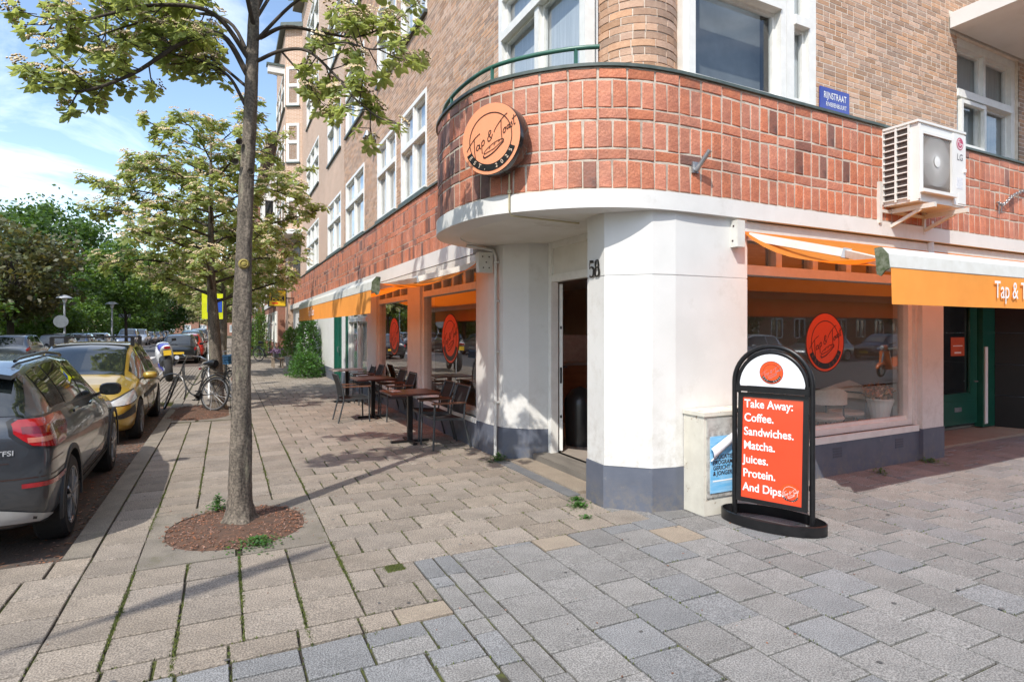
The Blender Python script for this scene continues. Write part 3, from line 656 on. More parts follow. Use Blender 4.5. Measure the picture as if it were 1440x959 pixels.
for i, t in enumerate(tiles):
    s = (t[0]+t[1])/2; p, d, n = on(s); zc = (t[2]+t[3])/2; var = rnd.randrange(9)
    soot = .62 if s < 2.0 else (.25 if s < 2.6 else .02)
    if p[0] > 5.4 and p[0] < 7.2: soot = .11
    mt = 's' if rnd.random() < soot else 'r'
    me = BM[t[4],var,mt]
    if i < 300:
        o = link('brick', me, BLD); o.matrix_parent_inverse = Matrix.Translation((-3.5,-4.6,0)); o.location = (p[0],p[1],zc+rnd.uniform(-.002,.002)); o.rotation_euler = (rnd.gauss(0,.006),rnd.gauss(0,.007),math.atan2(-d[1],-d[0])+rnd.gauss(0,.006))
    else:
        tgt = restb_s if mt == 's' else restb
        tgt.add([(p[0]+d[0]*v.co.x+n[0]*v.co.y, p[1]+d[1]*v.co.x+n[1]*v.co.y, zc+v.co.z) for v in me.vertices], [tuple(f.vertices) for f in me.polygons])
# straight band of the same tiles along the left street
BL = .10
mb = MB(FL); mb.bx(7.3,32.6,-.1,BL-.004,ZB,ZT-.003); mb.build('tile_band', MORTAR, BLD)
mb = MB(FL); mb.bx(7.3,32.6,-.1,BL+.03,ZT,ZT+.03); mb.build('coping', COPING, BLD)
mb = MB(FL); mb.bx(7.34,32.6,-.1,BL+.05,2.66,ZB-.003); mb.build('fascia', WHITE, BLD)
k = 7.3
while k < 32.5:
    for g_ in range(3):
        zt = ZT-.006-g_*(HS+HD)
        for (a,b,c,d) in ((k,k+.256,zt-HS,zt),(k,k+.128,zt-HS-HD,zt-HS),(k+.128,k+.256,zt-HS-HD,zt-HS)):
            a += TJ/2; b -= TJ/2; c += TJ/2; d -= TJ/2; pr = BL+rnd.uniform(-.002,.003)
            vs = [(a,BL-.02,c),(b,BL-.02,c),(b,BL-.02,d),(a,BL-.02,d),(a,pr,c),(b,pr,c),(b,pr,d),(a,pr,d)]
            (restb_s if rnd.random() < .22 else restb).add([FL(*v) for v in vs], [(4,5,6,7),(0,1,5,4),(1,2,6,5),(2,3,7,6),(3,0,4,7)])
    k += .256
restb.build('band_bricks', BRICKR, BLD, kind='stuff', fix=False); restb_s.build('band_bricks', BRICKS, BLD, kind='stuff', fix=False)
# ---- ground floor: left front
mbw = MB(FL); mbp = MB(FL)
def gf(T, u0, u1, holes, w=0.0, zp=.38, ztop=2.735):
    wall(T,u0,u1,zp,ztop,.28,holes,w).build('plaster_wall', WHITE, BLD)
    m_ = MB(T); hs = [h for h in holes if h[2] < zp]
    us = [u0]+[x for h in sorted(hs) for x in (h[0],h[1])]+[u1]
    for a, b in zip(us[::2], us[1::2]):
        if b-a > .01: m_.bx(a,b,w-.28,w+.012,-.05,zp)
    m_.build('plinth', PLINTH, BLD)
SW1 = (7.60,10.25,.42,2.62); SW2 = (11.05,13.65,.42,2.62); SW3 = (14.55,17.05,.40,2.3); GD = (18.2,19.5,-.05,2.25)
gf(FL,7.5,32.5,[SW1,SW2,SW3,GD,(24.6,26.6,.9,2.3)])
# piers and the corner column
def facet(mb, poly, z0, z1): mb.prism(poly, z0, z1)
colp = [(3.175,4.86),(3.155,4.545),(3.47,4.245),(3.70,4.20),(4.62,4.215),(4.62,4.62),(3.75,5.12),(3.45,5.12)]
pierp = [(3.13,7.56),(3.135,7.2),(3.20,6.86),(3.44,6.60),(3.70,6.50),(3.77,6.50),(3.77,7.56)]
def grow(poly, e):
    c = np.mean(np.array(poly), axis=0); return [tuple(np.array(p)+(np.array(p)-c)/np.linalg.norm(np.array(p)-c)*e) for p in poly]
for nm, pp in (('column',colp),('door_pier',pierp)):
    mb = MB(); mb.prism(pp,.39,2.14); mb.prism(grow(pp,-.006),2.139,2.152); mb.prism(pp,2.151,2.74); mb.build(nm, WHITE, BLD)
    mb = MB(); mb.prism(grow(pp,.012),-.05,.386); mb.build('plinth', PLINTH, BLD)
# right front
RW = (4.64,7.80,.45,2.66)
gf(FR,4.62,7.86,[RW],-.05); 
m_ = wall(FR,7.86,8.34,.40,2.735,.28,[],0.0).build('plaster_wall', WHITE, BLD)
m_ = MB(FR); m_.bx(7.86,8.34,-.28,.012,-.05,.40); m_.build('plinth', PLINTH, BLD)
# air bricks in the plinth
m_ = MB(FR)
for u in (6.15,7.35):
    for k in range(4): m_.bx(u,u+.16,-.041,-.034,.20+k*.03,.222+k*.03)
m_.build('air_vent', M("vent_grey", (.09,.095,.12), None, .6), BLD)
# shop windows: timber frame, sill, row of small top lights
def shopwin(T, u0, u1, z0, z1, zt, ntop, w, sillm=WOODW, split=None):
    mb = MB(T); f = .085
    mb.bx(u0,u0+f,w-.10,w+.01,z0,z1); mb.bx(u1-f,u1,w-.10,w+.01,z0,z1); mb.bx(u0+f,u1-f,w-.10,w+.01,z1-.06,z1); mb.bx(u0+f,u1-f,w-.10,w+.01,z0,z0+.07)
    mb.bx(u0+f,u1-f,w-.10,w+.035,zt-.05,zt+.05)
    mb.bx(u0+f,u1-f,w-.06,w-.02,z0+.07,z0+.11)
    st = (u1-u0-2*f)/ntop
    for k in range(1,ntop): mb.bx(u0+f+k*st-.045,u0+f+k*st+.045,w-.10,w+.008,zt+.05,z1-.06)
    o = mb.build('shop_window', WOODW, BLD)
    p = MB(T); p.bx(u0+f,u1-f,w-.06,w-.05,z0+.11,zt-.05); p.build('pane', GLASS, o)
    for k in range(ntop):
        p = MB(T); p.bx(u0+f+k*st+(.045 if k else 0),u0+f+(k+1)*st-(.045 if k < ntop-1 else 0),w-.07,w-.06,zt+.05,z1-.06); p.build('pane', GLASS, o)
    s_ = MB(T); s_.bx(u0-.03,u1+.04,w-.1,w+.075,z0-.075,z0); s_.build('sill', sillm, o)
    return o
shopwin(FL,*SW1,2.27,5,-.06); shopwin(FL,*SW2,2.27,4,-.06)
shopwin(FR,RW[0],RW[1],RW[2],RW[3],2.26,5,-.10)
window(BLD,FL,SW3[0],SW3[1],SW3[2],SW3[3],2,1.9,set_=.08,fw=.08,glassm=UGLASS,curtain=M("white_curtain", (.75,.76,.74), (.62,.64,.63), .9, scale=3, stretch=(10,10,.3)))
window(BLD,FL,24.6,26.6,.9,2.3,2,1.8,set_=.08)
dr = MB(FL); dr.bx(18.2,19.5,-.10,-.05,0,2.25); dr.bx(18.2,18.28,-.05,.02,0,2.25); dr.bx(19.42,19.5,-.05,.02,0,2.25); dr.bx(18.82,18.88,-.05,-.03,0,2.2); o = dr.build('door', GREEND, BLD, label='dark green street door beyond the cafe windows')
dh = MB(FL); dh.tube([(18.75,-.02,.95),(18.75,.03,.95),(18.75,.03,1.1),(18.75,-.02,1.1)],.012,6); dh.build('handle', STEEL, o)
gp = MB(FL); gp.bx(17.15,17.42,-.02,.03,-.05,2.28); gp.build('door_post', GREEND, BLD)
# ---- cafe door in the recess, opening inward
mb = MB(); X0 = 3.70
mb.bx(3.66,3.76,6.42,6.50,.10,2.735); mb.bx(3.665,3.755,5.12,6.42,2.24,2.33); mb.bx(3.665,3.755,5.12,6.42,2.66,2.735); mb.bx(3.66,3.76,5.10,5.18,.10,2.735); o = mb.build('door_frame', WOODW, BLD)
mb = MB(); mb.bx(3.69,3.71,5.18,6.42,2.33,2.66); mb.build('fanlight_board', SOFFIT, o)
da = np.array((.50,.866,0)); dn = np.array((.866,-.50,0)); dp = np.array((3.80,6.42,1.17))
mb = MB(); mb.obox(dp+da*.43, da, dn, (0,0,1), .86, .042, 2.10); o = mb.build('door', WOODW, BLD, label='white cafe door standing open inward')
mb = MB(); mb.obox(dp-da*.0015+np.array((0,0,-.1)), da, dn, (0,0,1), .004, .026, .2); q_ = dp+da*.05+dn*.021; mb.tube([tuple(q_),tuple(q_+dn*.05),tuple(q_+dn*.05+da*.12)],.011,6); mb.build('handle', BLKST, o)
mb = MB()
for z in (-.62,.5): mb.obox(dp-da*.0012+np.array((0,0,z)), da, dn, (0,0,1), .003, .024, .035)
mb.build('latch', BLKST, o)
mb = MB(); mb.bx(3.45,3.80,4.9,6.52,-.05,.10); mb.build('threshold', M("timber_step", (.20,.18,.15), (.14,.125,.105), .8, scale=9, stretch=(1,.2,1)), BLD)
mb = MB(); mb.bx(3.17,3.45,5.02,6.62,-.05,.030); mb.build('door_step', PAVP, BLD)
mb = MB(); mb.bx(3.03,3.168,4.98,6.80,-.05,.012); mb.build('step_edge', M("bluestone", (.12,.125,.13), (.16,.16,.16), .8, scale=5, speck=.2), BLD)
# ---- green entrance recess at the right end
mb = MB(FR); mb.bx(8.34,13.5,-1.32,-1.0,-.05,.06); mb.bx(8.34,13.5,-1.0,-.3,-.05,.03); mb.build('entrance_step', PAVP, BLD)
mb = MB(FR); mb.bx(8.34,8.44,-1.3,-.28,0,2.735); mb.build('recess_side', M("dark_green_jamb", (.02,.04,.032), None, .4), BLD)
FD = lambda u, w, z: FR(u, w-.90, z)
mb = MB(FD)
mb.bx(9.75,11.14,-.05,0,.12,.62); mb.bx(9.75,9.87,-.05,0,.62,2.45); mb.bx(10.93,11.14,-.05,0,.62,2.45); mb.bx(9.87,10.93,-.05,0,2.28,2.45); mb.bx(9.95,11.05,.0,.014,.22,.50); mb.bx(10.90,10.93,-.01,.012,.60,2.30)
o = mb.build('entrance_door', GREEND, BLD, label='glossy green panelled entrance door with a tall glass light')
mb = MB(FD); mb.bx(11.17,11.56,-.05,.07,.05,2.7); mb.build('door_post', GREEND, BLD); mb = MB(FD); mb.bx(9.5,11.17,-.05,.07,2.47,2.7); mb.bx(9.5,9.72,-.05,.07,.05,2.47); mb.build('door_case', GREEND, BLD)
p = MB(FD); p.bx(9.87,10.93,-.035,-.028,.62,2.28); p.build('pane', GLASS, o)
p = MB(FD); p.bx(10.40,10.80,-.027,-.024,1.22,1.52); p.build('notice', M("orange_notice", (.62,.12,.04), None, .5), o)
p = MB(FD); p.T = FD; p.bx(10.46,10.74,-.0238,-.0232,1.375,1.39); p.bx(10.50,10.70,-.0238,-.0232,1.26,1.285); p.build('print_lines', WHT, o)
p = MB(FD); p.bx(10.42,10.62,.0145,.022,.33,.40); p.build('letter_plate', STEEL, o)
p = MB(FD); p.bx(11.22,11.30,.072,.084,.10,1.36); p.build('push_strip', WHT, BLD)
p = MB(FD); p.tube([(11.05,0,.80),(11.05,.05,.80),(10.98,.05,.80)],.012,6); p.build('handle', STEEL, o)
TILEB = M("black_wall_tile", (.006,.006,.007), (.009,.009,.010), .4, scale=3, spec=.2)
for k in range(5):
    mb = MB(); a = np.array(FR(11.58,-.84,0)); b = np.array(FR(11.95,-.02,0)); z0, z1 = .03+k*.52, .545+k*.52
    d = (b-a); n_ = np.array((d[1],-d[0],0)); n_ /= np.linalg.norm(n_)
    mb.obox((a+b)/2+np.array((0,0,(z0+z1)/2))+n_*.02, d/np.linalg.norm(d), n_, (0,0,1), np.linalg.norm(d), .04, z1-z0-.006); mb.build('wall_panel', TILEB, BLD)
    mb = MB(FR); mb.bx(11.98,14,-.1,.0,z0,z1-.006); mb.build('wall_panel', TILEB, BLD)
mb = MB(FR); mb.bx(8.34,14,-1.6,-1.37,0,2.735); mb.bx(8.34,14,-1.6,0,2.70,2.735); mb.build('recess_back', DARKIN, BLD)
# ---- the rooms behind the glass
mb = MB()
mb.bx(3.75,8.3,4.65,13.9,-.05,.10); o = mb.build('shop_floor', M("shop_floor", (.36,.31,.26), (.29,.25,.21), .5, scale=3), BLD)
mb = MB(); mb.bx(8.24,8.33,4.65,13.9,.1,2.72); mb.bx(3.45,8.24,13.75,13.9,.1,2.72); mb.build('shop_wall', M("shop_wall", (.40,.36,.31), (.34,.30,.26), .85, scale=2), BLD)
mb = MB(); mb.bx(3.42,8.24,7.0,13.75,2.68,2.73); mb.bx(3.75,8.24,4.7,7.0,2.68,2.73); mb.build('shop_ceiling', M("shop_ceiling", (.70,.68,.65), None, .9), BLD)
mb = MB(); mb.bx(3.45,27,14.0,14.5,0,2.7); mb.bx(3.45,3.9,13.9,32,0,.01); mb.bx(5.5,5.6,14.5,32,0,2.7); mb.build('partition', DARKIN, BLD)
mb = MB(); mb.bx(3.5,13.9,5.0,5.05,2.74,2.86); mb.bx(5.4,5.5,7.2,28,2.9,16); mb.bx(4.4,14,5.6,5.7,4.0,16); mb.build('light_block_core', DARKIN, BLD)  # unseen backing walls inside the upper floors, blocking light
mb = MB(); mb.prism([(2.7,28.3),(14,28.3),(14,4.2),(3.2,4.2),(3.2,4.9),(2.7,4.9)],16.0,16.25); mb.build('roof', M("roof_edge", (.30,.28,.25), None, .8), BLD)
# ---- oriel at the far end of the left front
op = [(3.1,28.1),(2.42,28.5),(2.42,33.6),(3.1,34.0)]
mb = MB(); mb.prism(op,6.15,15.2); mb.build('oriel_wall', BT_X, BLD)
mb = MB(); mb.prism([(3.1,27.95),(2.3,28.4),(2.3,33.7),(3.1,34.1)],5.95,6.15); mb.build('oriel_base', WHITE, BLD)
mb = MB(); mb.prism([(3.1,27.8),(2.2,28.3),(2.2,33.8),(3.1,34.2)],15.2,15.4); mb.build('oriel_cornice', COPING, BLD)
dv = np.array((2.42-3.1,28.5-28.1)); ln_ = np.linalg.norm(dv); dv = dv/ln_; nv = np.array((-abs(dv[1]),-abs(dv[0]))); nv = np.array((dv[1],-dv[0])); nv = nv if nv[1] < 0 else -nv
FO = lambda u, w, z: (3.1+dv[0]*(ln_-u)+nv[0]*w, 28.1+dv[1]*(ln_-u)+nv[1]*w, z)
for z in (6.6,9.2,11.75): window(BLD,FO,.06,.66,z,z+1.75,1,z+.9,set_=.02,fw=.08,proud=.04,curtain=False,sill=True)
FB = lambda u, w, z: (2.42-w, u, z)
for z in (6.6,9.2,11.75): window(BLD,FB,28.7,33.4,z,z+1.75,3,z+.9,set_=.02,fw=.08,proud=.04,curtain=False)
mb = MB(); mb.bx(3.2,9,28.3,33.9,0,16); mb.build('rear_block', BT_L, BLD)
mb = MB(FL); mb.bx(28.3,32.6,-.25,.02,ZT,6.0); mb.build('loggia_wall', BT_L, BLD)
mb = MB(FL); mb.bx(29,31.8,.02,.05,4.05,5.8); mb.build('loggia_door', M("dark_loggia", (.03,.035,.04), None, .3), BLD)
# ---------------------------------------------------------------- logo: ring, script lettering, loaf, arc banner
STROKES = [ # handwriting as pen strokes, unit disc coordinates before the slant
 [(-1.02,-.02),(-.96,.06),(-.80,.20),(-.62,.30),(-.44,.34)], [(-.70,.28),(-.69,.0),(-.67,-.25),(-.63,-.50)],
 [(-.48,-.06),(-.55,-.02),(-.60,-.12),(-.56,-.20),(-.48,-.14),(-.46,-.03),(-.45,-.18),(-.40,-.20)],
 [(-.37,.0),(-.36,-.22),(-.34,-.42)], [(-.37,-.04),(-.30,.03),(-.25,-.04),(-.28,-.14),(-.36,-.15)],
 [(.06,-.10),(-.06,.08),(-.05,.20),(.02,.20),(.02,.12),(-.10,.0),(-.08,-.12),(.02,-.12),(.10,.04)],
 [(.16,.06),(.22,.16),(.40,.30),(.60,.40),(.72,.42)], [(.46,.34),(.46,.10),(.48,-.16),(.50,-.36)],
 [(.60,-.02),(.55,-.08),(.57,-.18),(.64,-.16),(.65,-.06),(.60,-.02),(.68,-.04)],
 [(.78,.0),(.72,-.02),(.71,-.12),(.78,-.10),(.80,.0),(.80,-.12),(.85,-.12)],
 [(.92,.04),(.87,.0),(.92,-.06),(.90,-.14),(.85,-.13)], [(.98,.22),(.98,.04),(1.0,-.12),(1.05,-.10)], [(.90,.10),(1.0,.13),(1.10,.15)]]
def logo(par, P, U, V, Nn, r, face=None, ringm=None, inkm=None, banner=BLACK, bletter=WHT, slant=.32, back=True, outer=None, lift=.002):
    """par's children: logo_disc, ring, lettering, loaf, banner, banner_lettering"""
    P, U, V, Nn = [np.array(q, float) for q in (P, U, V, Nn)]
    ringm = ringm or INK; inkm = inkm or INK
    def lay(i): return P+Nn*lift*i
    ell = lambda a: ellipse_pts(0,0,a,a,56)
    if face is not None:
        mb = MB(); mb.poly([tuple(lay(0)+U*x+V*y) for x, y in ell(r)[:-1]]); mb.build('logo_disc', face, par, fix=False)
    if outer:
        mb = MB(); ribbon(mb, ell(r*.985), r*.035, lay(1), U, V); mb.build('rim_line', ringm, par, fix=False)
    mb = MB(); ribbon(mb, ellipse_pts(0,0,r*.72,r*.72,50,R(-28),R(208)) if back else ell(r*.72), r*.028, lay(1), U, V); mb.build('ring', ringm, par, fix=False)
    Us = U+V*slant; k = r*.80
    mb = MB()
    for st in STROKES: ribbon(mb, cr([(x*k, y*k+.06*r) for x, y in st], 5), r*.024, lay(2), Us, V)
    mb.build('lettering', inkm, par, fix=False)
    mb = MB(); cxl, cyl_ = .12*r, -.36*r
    ribbon(mb, ellipse_pts(cxl,cyl_+.05*r,.34*r,.12*r,24,R(0),R(180)), r*.02, lay(2), U+V*.42, V)
    ribbon(mb, cr([(cxl-.36*r,cyl_+.02*r),(cxl-.30*r,cyl_-.07*r),(cxl,cyl_-.08*r),(cxl+.34*r,cyl_+.03*r)],6), r*.035, lay(2), U+V*.42, V)
    ribbon(mb, [(cxl-.34*r,cyl_+.045*r),(cxl,cyl_+.01*r),(cxl+.34*r,cyl_+.07*r)], r*.02, lay(2), U+V*.42, V)
    for q in (-.16,0,.16): ribbon(mb, [(cxl+q*r,cyl_+.10*r),(cxl+(q+.05)*r,cyl_+.14*r)], r*.02, lay(2), U+V*.42, V)
    mb.build('loaf', inkm, par, fix=False)
    b0, b1 = R(205), R(338)
    mb = MB(); ribbon(mb, ellipse_pts(0,0,r*.80,r*.80,30,b0,b1), r*.19, lay(2), U, V); mb.build('banner', banner, par, fix=False)
    mb = MB(); s = 'EST. 2025'
    for i, ch in enumerate(s):
        t = b0+(b1-b0)*(.07+.86*i/(len(s)-1)); u_ = U*(-math.sin(t))+V*math.cos(t); v_ = -(U*math.cos(t)+V*math.sin(t))
        if ch != ' ': text_mb(mb, ch, r*.165, lay(3)+(U*math.cos(t)+V*math.sin(t))*r*.855, u_, v_, 'CENTER')
    mb.build('banner_lettering', bletter, par, fix=False)
# ---- round projecting sign on the curve
sp = on(0); best = min(np.linspace(0,6,400), key=lambda s: np.linalg.norm(on(s)[0]-np.array((2.335,5.0))))
p_, d_, n_ = on(best); n_ = np.array((-.86,-.51)); d_ = np.array((.51,-.86)); n3 = np.array((*n_,0)); u3 = np.array((*d_,0)); v3 = np.array((0,0,1.))
zc = 3.375; ctr = np.array((p_[0],p_[1],zc)); RS = .325
sg = thing('round_sign', 'round orange light-box sign with black rim on the curved tile parapet', 'sign', (float(p_[0]),float(p_[1]),zc))
mb = MB(); vs = []; fs = []; n = 64
prof = [(RS-.005,.06),(RS,.065),(RS,.20),(RS-.004,.206)]
for r_, h in prof:
    for j in range(n): t = 2*math.pi*j/n; vs.append(tuple(ctr+n3*h+u3*r_*math.cos(t)+v3*r_*math.sin(t)))
for i in range(3):
    for j in range(n): fs.append((i*n+j,i*n+(j+1)%n,(i+1)*n+(j+1)%n,(i+1)*n+j))
fs.append(tuple(range(n))); mb.add(vs, fs); mb.build('rim', M("sign_rim", (.012,.010,.010), (.02,.016,.015), .22, coat=.6), sg, smooth=40)
mb = MB(); mb.poly([tuple(ctr+n3*.207+u3*(RS-.004)*math.cos(2*math.pi*j/n)+v3*(RS-.004)*math.sin(2*math.pi*j/n)) for j in range(n)]); mb.build('face', OFACE, sg, fix=False)
logo(sg, ctr+n3*.2085, u3, v3, n3, RS*1.0, None, INK, INK, BLACK, M("sign_lettering_peach", (.85,.66,.5), None, .5), slant=.36, lift=.0015)
mb = MB(); mb.beam(ctr-v3*.1+n3*.0, ctr-v3*.1+n3*.07, .04, .04); mb.beam(ctr+v3*.1, ctr+v3*.1+n3*.07,.04,.04); mb.build('bracket', STEEL, sg)
# conduit from the sign under the canopy
A_ = np.array((*(on(best+.09,.02)[0]), 3.06)); B_ = np.array((A_[0],A_[1],2.70)); 
mb = MB(); q1 = on(best+.09,.045)[0]; q2 = np.array((3.20,5.05))
mb.tube([(q1[0],q1[1],3.10),(q1[0],q1[1],2.745),(q1[0]+.03,q1[1]+.02,2.70),(q2[0],q2[1],2.715)],.009,6); mb.bx(q1[0]-.014,q1[0]+.014,q1[1]-.014,q1[1]+.014,2.90,2.93)
tag(mb.build('cable_conduit', M("yellowed_conduit", (.52,.45,.27), (.42,.37,.24), .6), smooth=40), 'thin yellowed cable conduit running from the round sign under the canopy', 'conduit')
# ---- green balcony rail
rl = thing('balcony_rail', 'curved dark green tube rail over the left half of the rounded parapet', 'railing', (2.2,5.8,ZT))
s_end = min(np.linspace(0,8,600), key=lambda s: np.linalg.norm(on(s)[0]-np.array((2.98,4.37))))
ss = np.linspace(.95, s_end, 26); pts = []
for i, s in enumerate(ss):
    q = on(s,-.05)[0]; h = .155 if i > 5 else .03+.125*math.sin(i/5*math.pi/2); pts.append((q[0],q[1],ZT+.02+h+.03*i/25))
pts = [(pts[0][0],pts[0][1],ZT+.02)]+pts
mb = MB(); mb.tube(pts,.021,8); mb.build('handrail', GREENP, rl, smooth=50)
for i in (8, 16, 24):
    mb = MB(); mb.bx(pts[i][0]-.013,pts[i][0]+.013,pts[i][1]-.013,pts[i][1]+.013,ZT,pts[i][2]); mb.build('post', GREENP, rl)
# ---- awnings
def awning(name, label, T, u0, u1, proj, wall_w, ztop, zbar, text, tu, tsize, flip):
    mid = T((u0+u1)/2, wall_w, ztop)
    a = thing(name, label, 'awning', mid)
    c = MB(T); c.bx(u0-.02,u1+.02,wall_w,wall_w+.10,ztop-.06,ztop+.05); c.build('cassette', OFFW, a)
    w1 = wall_w+proj; w0 = wall_w+.08
    f = MB(T); nu, nw = 16, 10; vs = []; fs = []
    for i in range(nu+1):
        for j in range(nw+1):
            q = j/nw; sag = -.17*math.sin(math.pi*q**.8)*(.85+.15*math.sin(i*1.1+.4))
            vs.append((u0+.03+(u1-u0-.06)*i/nu, w0+(w1-w0)*q, ztop-.03+(zbar+.10-ztop+.03)*q+sag))
    for i in range(nu):
        for j in range(nw): k = i*(nw+1)+j; fs.append((k,k+1,k+nw+2,k+nw+1))
    f.add(vs, fs); f.build('canopy', ORANGE, a, smooth=60, fix=False)
    b = MB(T); pf = [(.025,.172),(.07,.175),(.118,.12),(.13,.02),(.11,-.0),(.025,.0)]
    vs = []; 
    for u in (u0-.02,u1+.02): vs += [(u,w1+x-.02,zbar+z) for x,z in pf]
    n = len(pf); b.add(vs, [tuple(range(n)),tuple(range(2*n-1,n-1,-1))]+[(i,(i+1)%n,n+(i+1)%n,n+i) for i in range(n)]); b.build('front_bar', OFFW, a)
    for u in (u0-.035,u1+.02): e = MB(T); e.add([(uu,w1+a_,zbar+b_) for uu in (u,u+.015) for a_,b_ in ((.0,.172),(.05,.178),(.10,.12),(.113,.01),(.075,-.012),(.05,-.045),(.02,-.03),(.012,.05))],[tuple(range(8)),tuple(range(15,7,-1))]+[(i,(i+1)%8,8+(i+1)%8,8+i) for i in range(8)]); e.build('end_cap', M("mossy_cap", (.19,.20,.14), (.05,.07,.022), .8, scale=26), a)
    v = MB(T); nu = 46; vs = []; fs = []; H = .262
    for i in range(nu+1):
        u = u0+.0+(u1-u0)*i/nu
        for j in range(5):
            wv = .006*math.sin(i*1.3)*j/4+.0025*math.sin(i*.45+1)*j
            vs.append((u,w1+.105+wv,zbar+.03-(H+.03)*j/4))
    for i in range(nu):
        for j in range(4): k = i*5+j; fs.append((k,k+1,k+6,k+5))
    v.add(vs, fs); vo = v.build('valance', ORANGEV, a, smooth=60, fix=False)
    hem = MB(T)
    for i in range(nu): 
        hem.quad(*[(vs[q][0],vs[q][1]+.001,vs[q][2]+dz) for q,dz in ((i*5+4,0),((i+1)*5+4,0),((i+1)*5+4,.012),(i*5+4,.012))])
    hem.build('hem', ORANGEV, vo, fix=False)
    P = np.array(T(tu, w1+.123, zbar-.175)); Ud = np.array(T(tu+1,0,0))-np.array(T(tu,0,0))
    if flip: Ud = -Ud
    tm = MB(); text_mb(tm, text, tsize, P, Ud, (0,0,1), 'LEFT', .004, xs=.80); tm.build('lettering', WHT, vo, fix=False)
    for (us, ue, k) in ((u0+.10,u0+.62,1),(u1-.10,u1-.62,-1)):
        s0 = (us, wall_w+.12, ztop-.10); e0 = (us+.05*k, w1-.02, zbar+.07); mid_ = (us+.50*k, wall_w+.12+proj*.47, (ztop-.10+zbar+.07)/2-.02)
        s0, e0, mid_ = [np.array(T(*q)) for q in (s0,e0,mid_)]
        m1 = MB(); m1.beam(s0,mid_,.05,.075); ao = m1.build('arm', OFFW, a)
        m2 = MB(); m2.beam(mid_,e0,.042,.065); m2.build('forearm', OFFW, ao)
        m3 = MB(); d = (mid_-s0)/np.linalg.norm(mid_-s0); m3.beam(mid_-d*.035,mid_+d*.035,.06,.09); m3.build('elbow', STEEL, ao)
    for u in (u0-.13,u1+.03):
        m4 = MB(T); m4.bx(u,u+.10,wall_w,wall_w+.19,ztop-.22,ztop+.035); bo = m4.build('bracket', OFFW, a)
        m5 = MB(T)
        for (w_,z_) in ((.05,-.02),(.14,-.02),(.05,-.16),(.13,-.16),(.09,-.09)):
            for uu in (u-.004,u+.10): m5.bx(uu,uu+.004,wall_w+w_-.008,wall_w+w_+.008,ztop+z_-.008,ztop+z_+.008)
        m5.build('bolt', INK, bo)
    return a
awning('awning', 'extended orange awning over the shop window by the sandwich board', FR, 4.52, 11.2, 1.45, .0, 2.66, 2.10, 'Tap & Toast', 6.02, .215, False)
awning('awning', 'extended orange awning over the terrace tables along the side street', FL, 7.05, 14.75, 1.42, .05, 2.595, 2.10, 'Tap & Toast', 12.9, .225, True)
# ---- sandwich board
SBc = np.array((4.145,3.52)); su = np.array((.385,-.923)); 
sb = thing('sandwich_board', 'black framed pavement sign with arched top listing take away drinks and food', 'pavement sign', (4.145,3.52,0))
su3 = np.array((*su,0)); sn3 = np.array((-.923,-.385,0)); z3 = np.array((0,0,1.))
def S(u, n, z): q = np.array((4.145,3.52,0))+su3*u+sn3*n; return (q[0],q[1],z)
BZ = 1.505; ar = .315
mb = MB(); pts = [S(-ar,0,.03)]+[S(-ar,0,z) for z in (.3,.7,BZ-ar)]+[S(-ar*math.cos(t),0,BZ-ar+ar*math.sin(t)) for t in np.linspace(.12,math.pi-.12,22)]+[S(ar,0,z) for z in (BZ-ar,.7,.3,.03)]
mb.tube(pts,.021,8); mb.build('post_frame', BLKST, sb, smooth=50)
mb = MB(); k = 64; vs = []; fs = []
for j in range(k):
    t = 2*math.pi*j/k
    for (a_,z_) in ((.0,.005),(.0,.085),(-.012,.09),(-.012,.005)): vs.append(S((.425+a_)*math.cos(t), (.235+a_)*math.sin(t), z_))
for j in range(k):
    for i in range(4): fs.append((4*j+i,4*((j+1)%k)+i,4*((j+1)%k)+(i+1)%4,4*j+(i+1)%4))
mb.add(vs, fs); mb.build('base_ring', BLKST, sb, smooth=40)
mb = MB(S); mb.bx(-.41,.41,-.02,.02,.006,.02); mb.build('base_bar', BLKST, sb)
def T2(u, n, z): return S(u, n-.028*(z-.62)/.45, z)                       # hanging panel, swung a little
mb = MB(T2); mb.bx(-.285,-.245,-.018,.022,.17,1.10); mb.bx(.245,.285,-.018,.022,.17,1.10); mb.bx(-.245,.245,-.018,.022,.17,.205); mb.bx(-.245,.245,-.018,.022,1.065,1.10); fr_ = mb.build('panel_frame', BLKST, sb)
mb = MB(T2); mb.bx(-.245,.245,-.008,.012,.205,1.065); mb.build('poster', REDP, fr_)
mb = MB()
for i, s in enumerate(('Take Away:','Coffee.','Sandwiches.','Matcha.','Juices.','Protein.','And Dips.')):
    zz = .975-i*.1185; text_mb(mb, s, .098, T2(-.232,.0145,zz), su3, z3, 'LEFT', .018, xs=.86)
mb.build('lettering', WHT, fr_, fix=False)
logo(fr_, T2(.155,.0140,.30), su3, z3, sn3, .078, OVINYL, WHT, WHT, BLACK, WHT, lift=.001)
mb = MB(); hd = [S(-.265*math.cos(t),.012,1.165+.275*math.sin(t)) for t in np.linspace(0,math.pi,26)]; hb = [S(-.265*math.cos(t),-.008,1.165+.275*math.sin(t)) for t in np.linspace(0,math.pi,26)]
n = 26; mb.add(hd+hb, [tuple(range(n)),tuple(range(2*n-1,n-1,-1))]+[(i,(i+1)%n,n+(i+1)%n,n+i) for i in range(n)]); ho = mb.build('header', M("header_panel", (.78,.80,.83), (.74,.76,.80), .35), sb)
logo(ho, S(0,.0135,1.285), su3, z3, sn3, .096, OVINYL, INK, M("grey_script", (.30,.29,.30), None, .5), BLACK, WHT, outer=True, lift=.001)
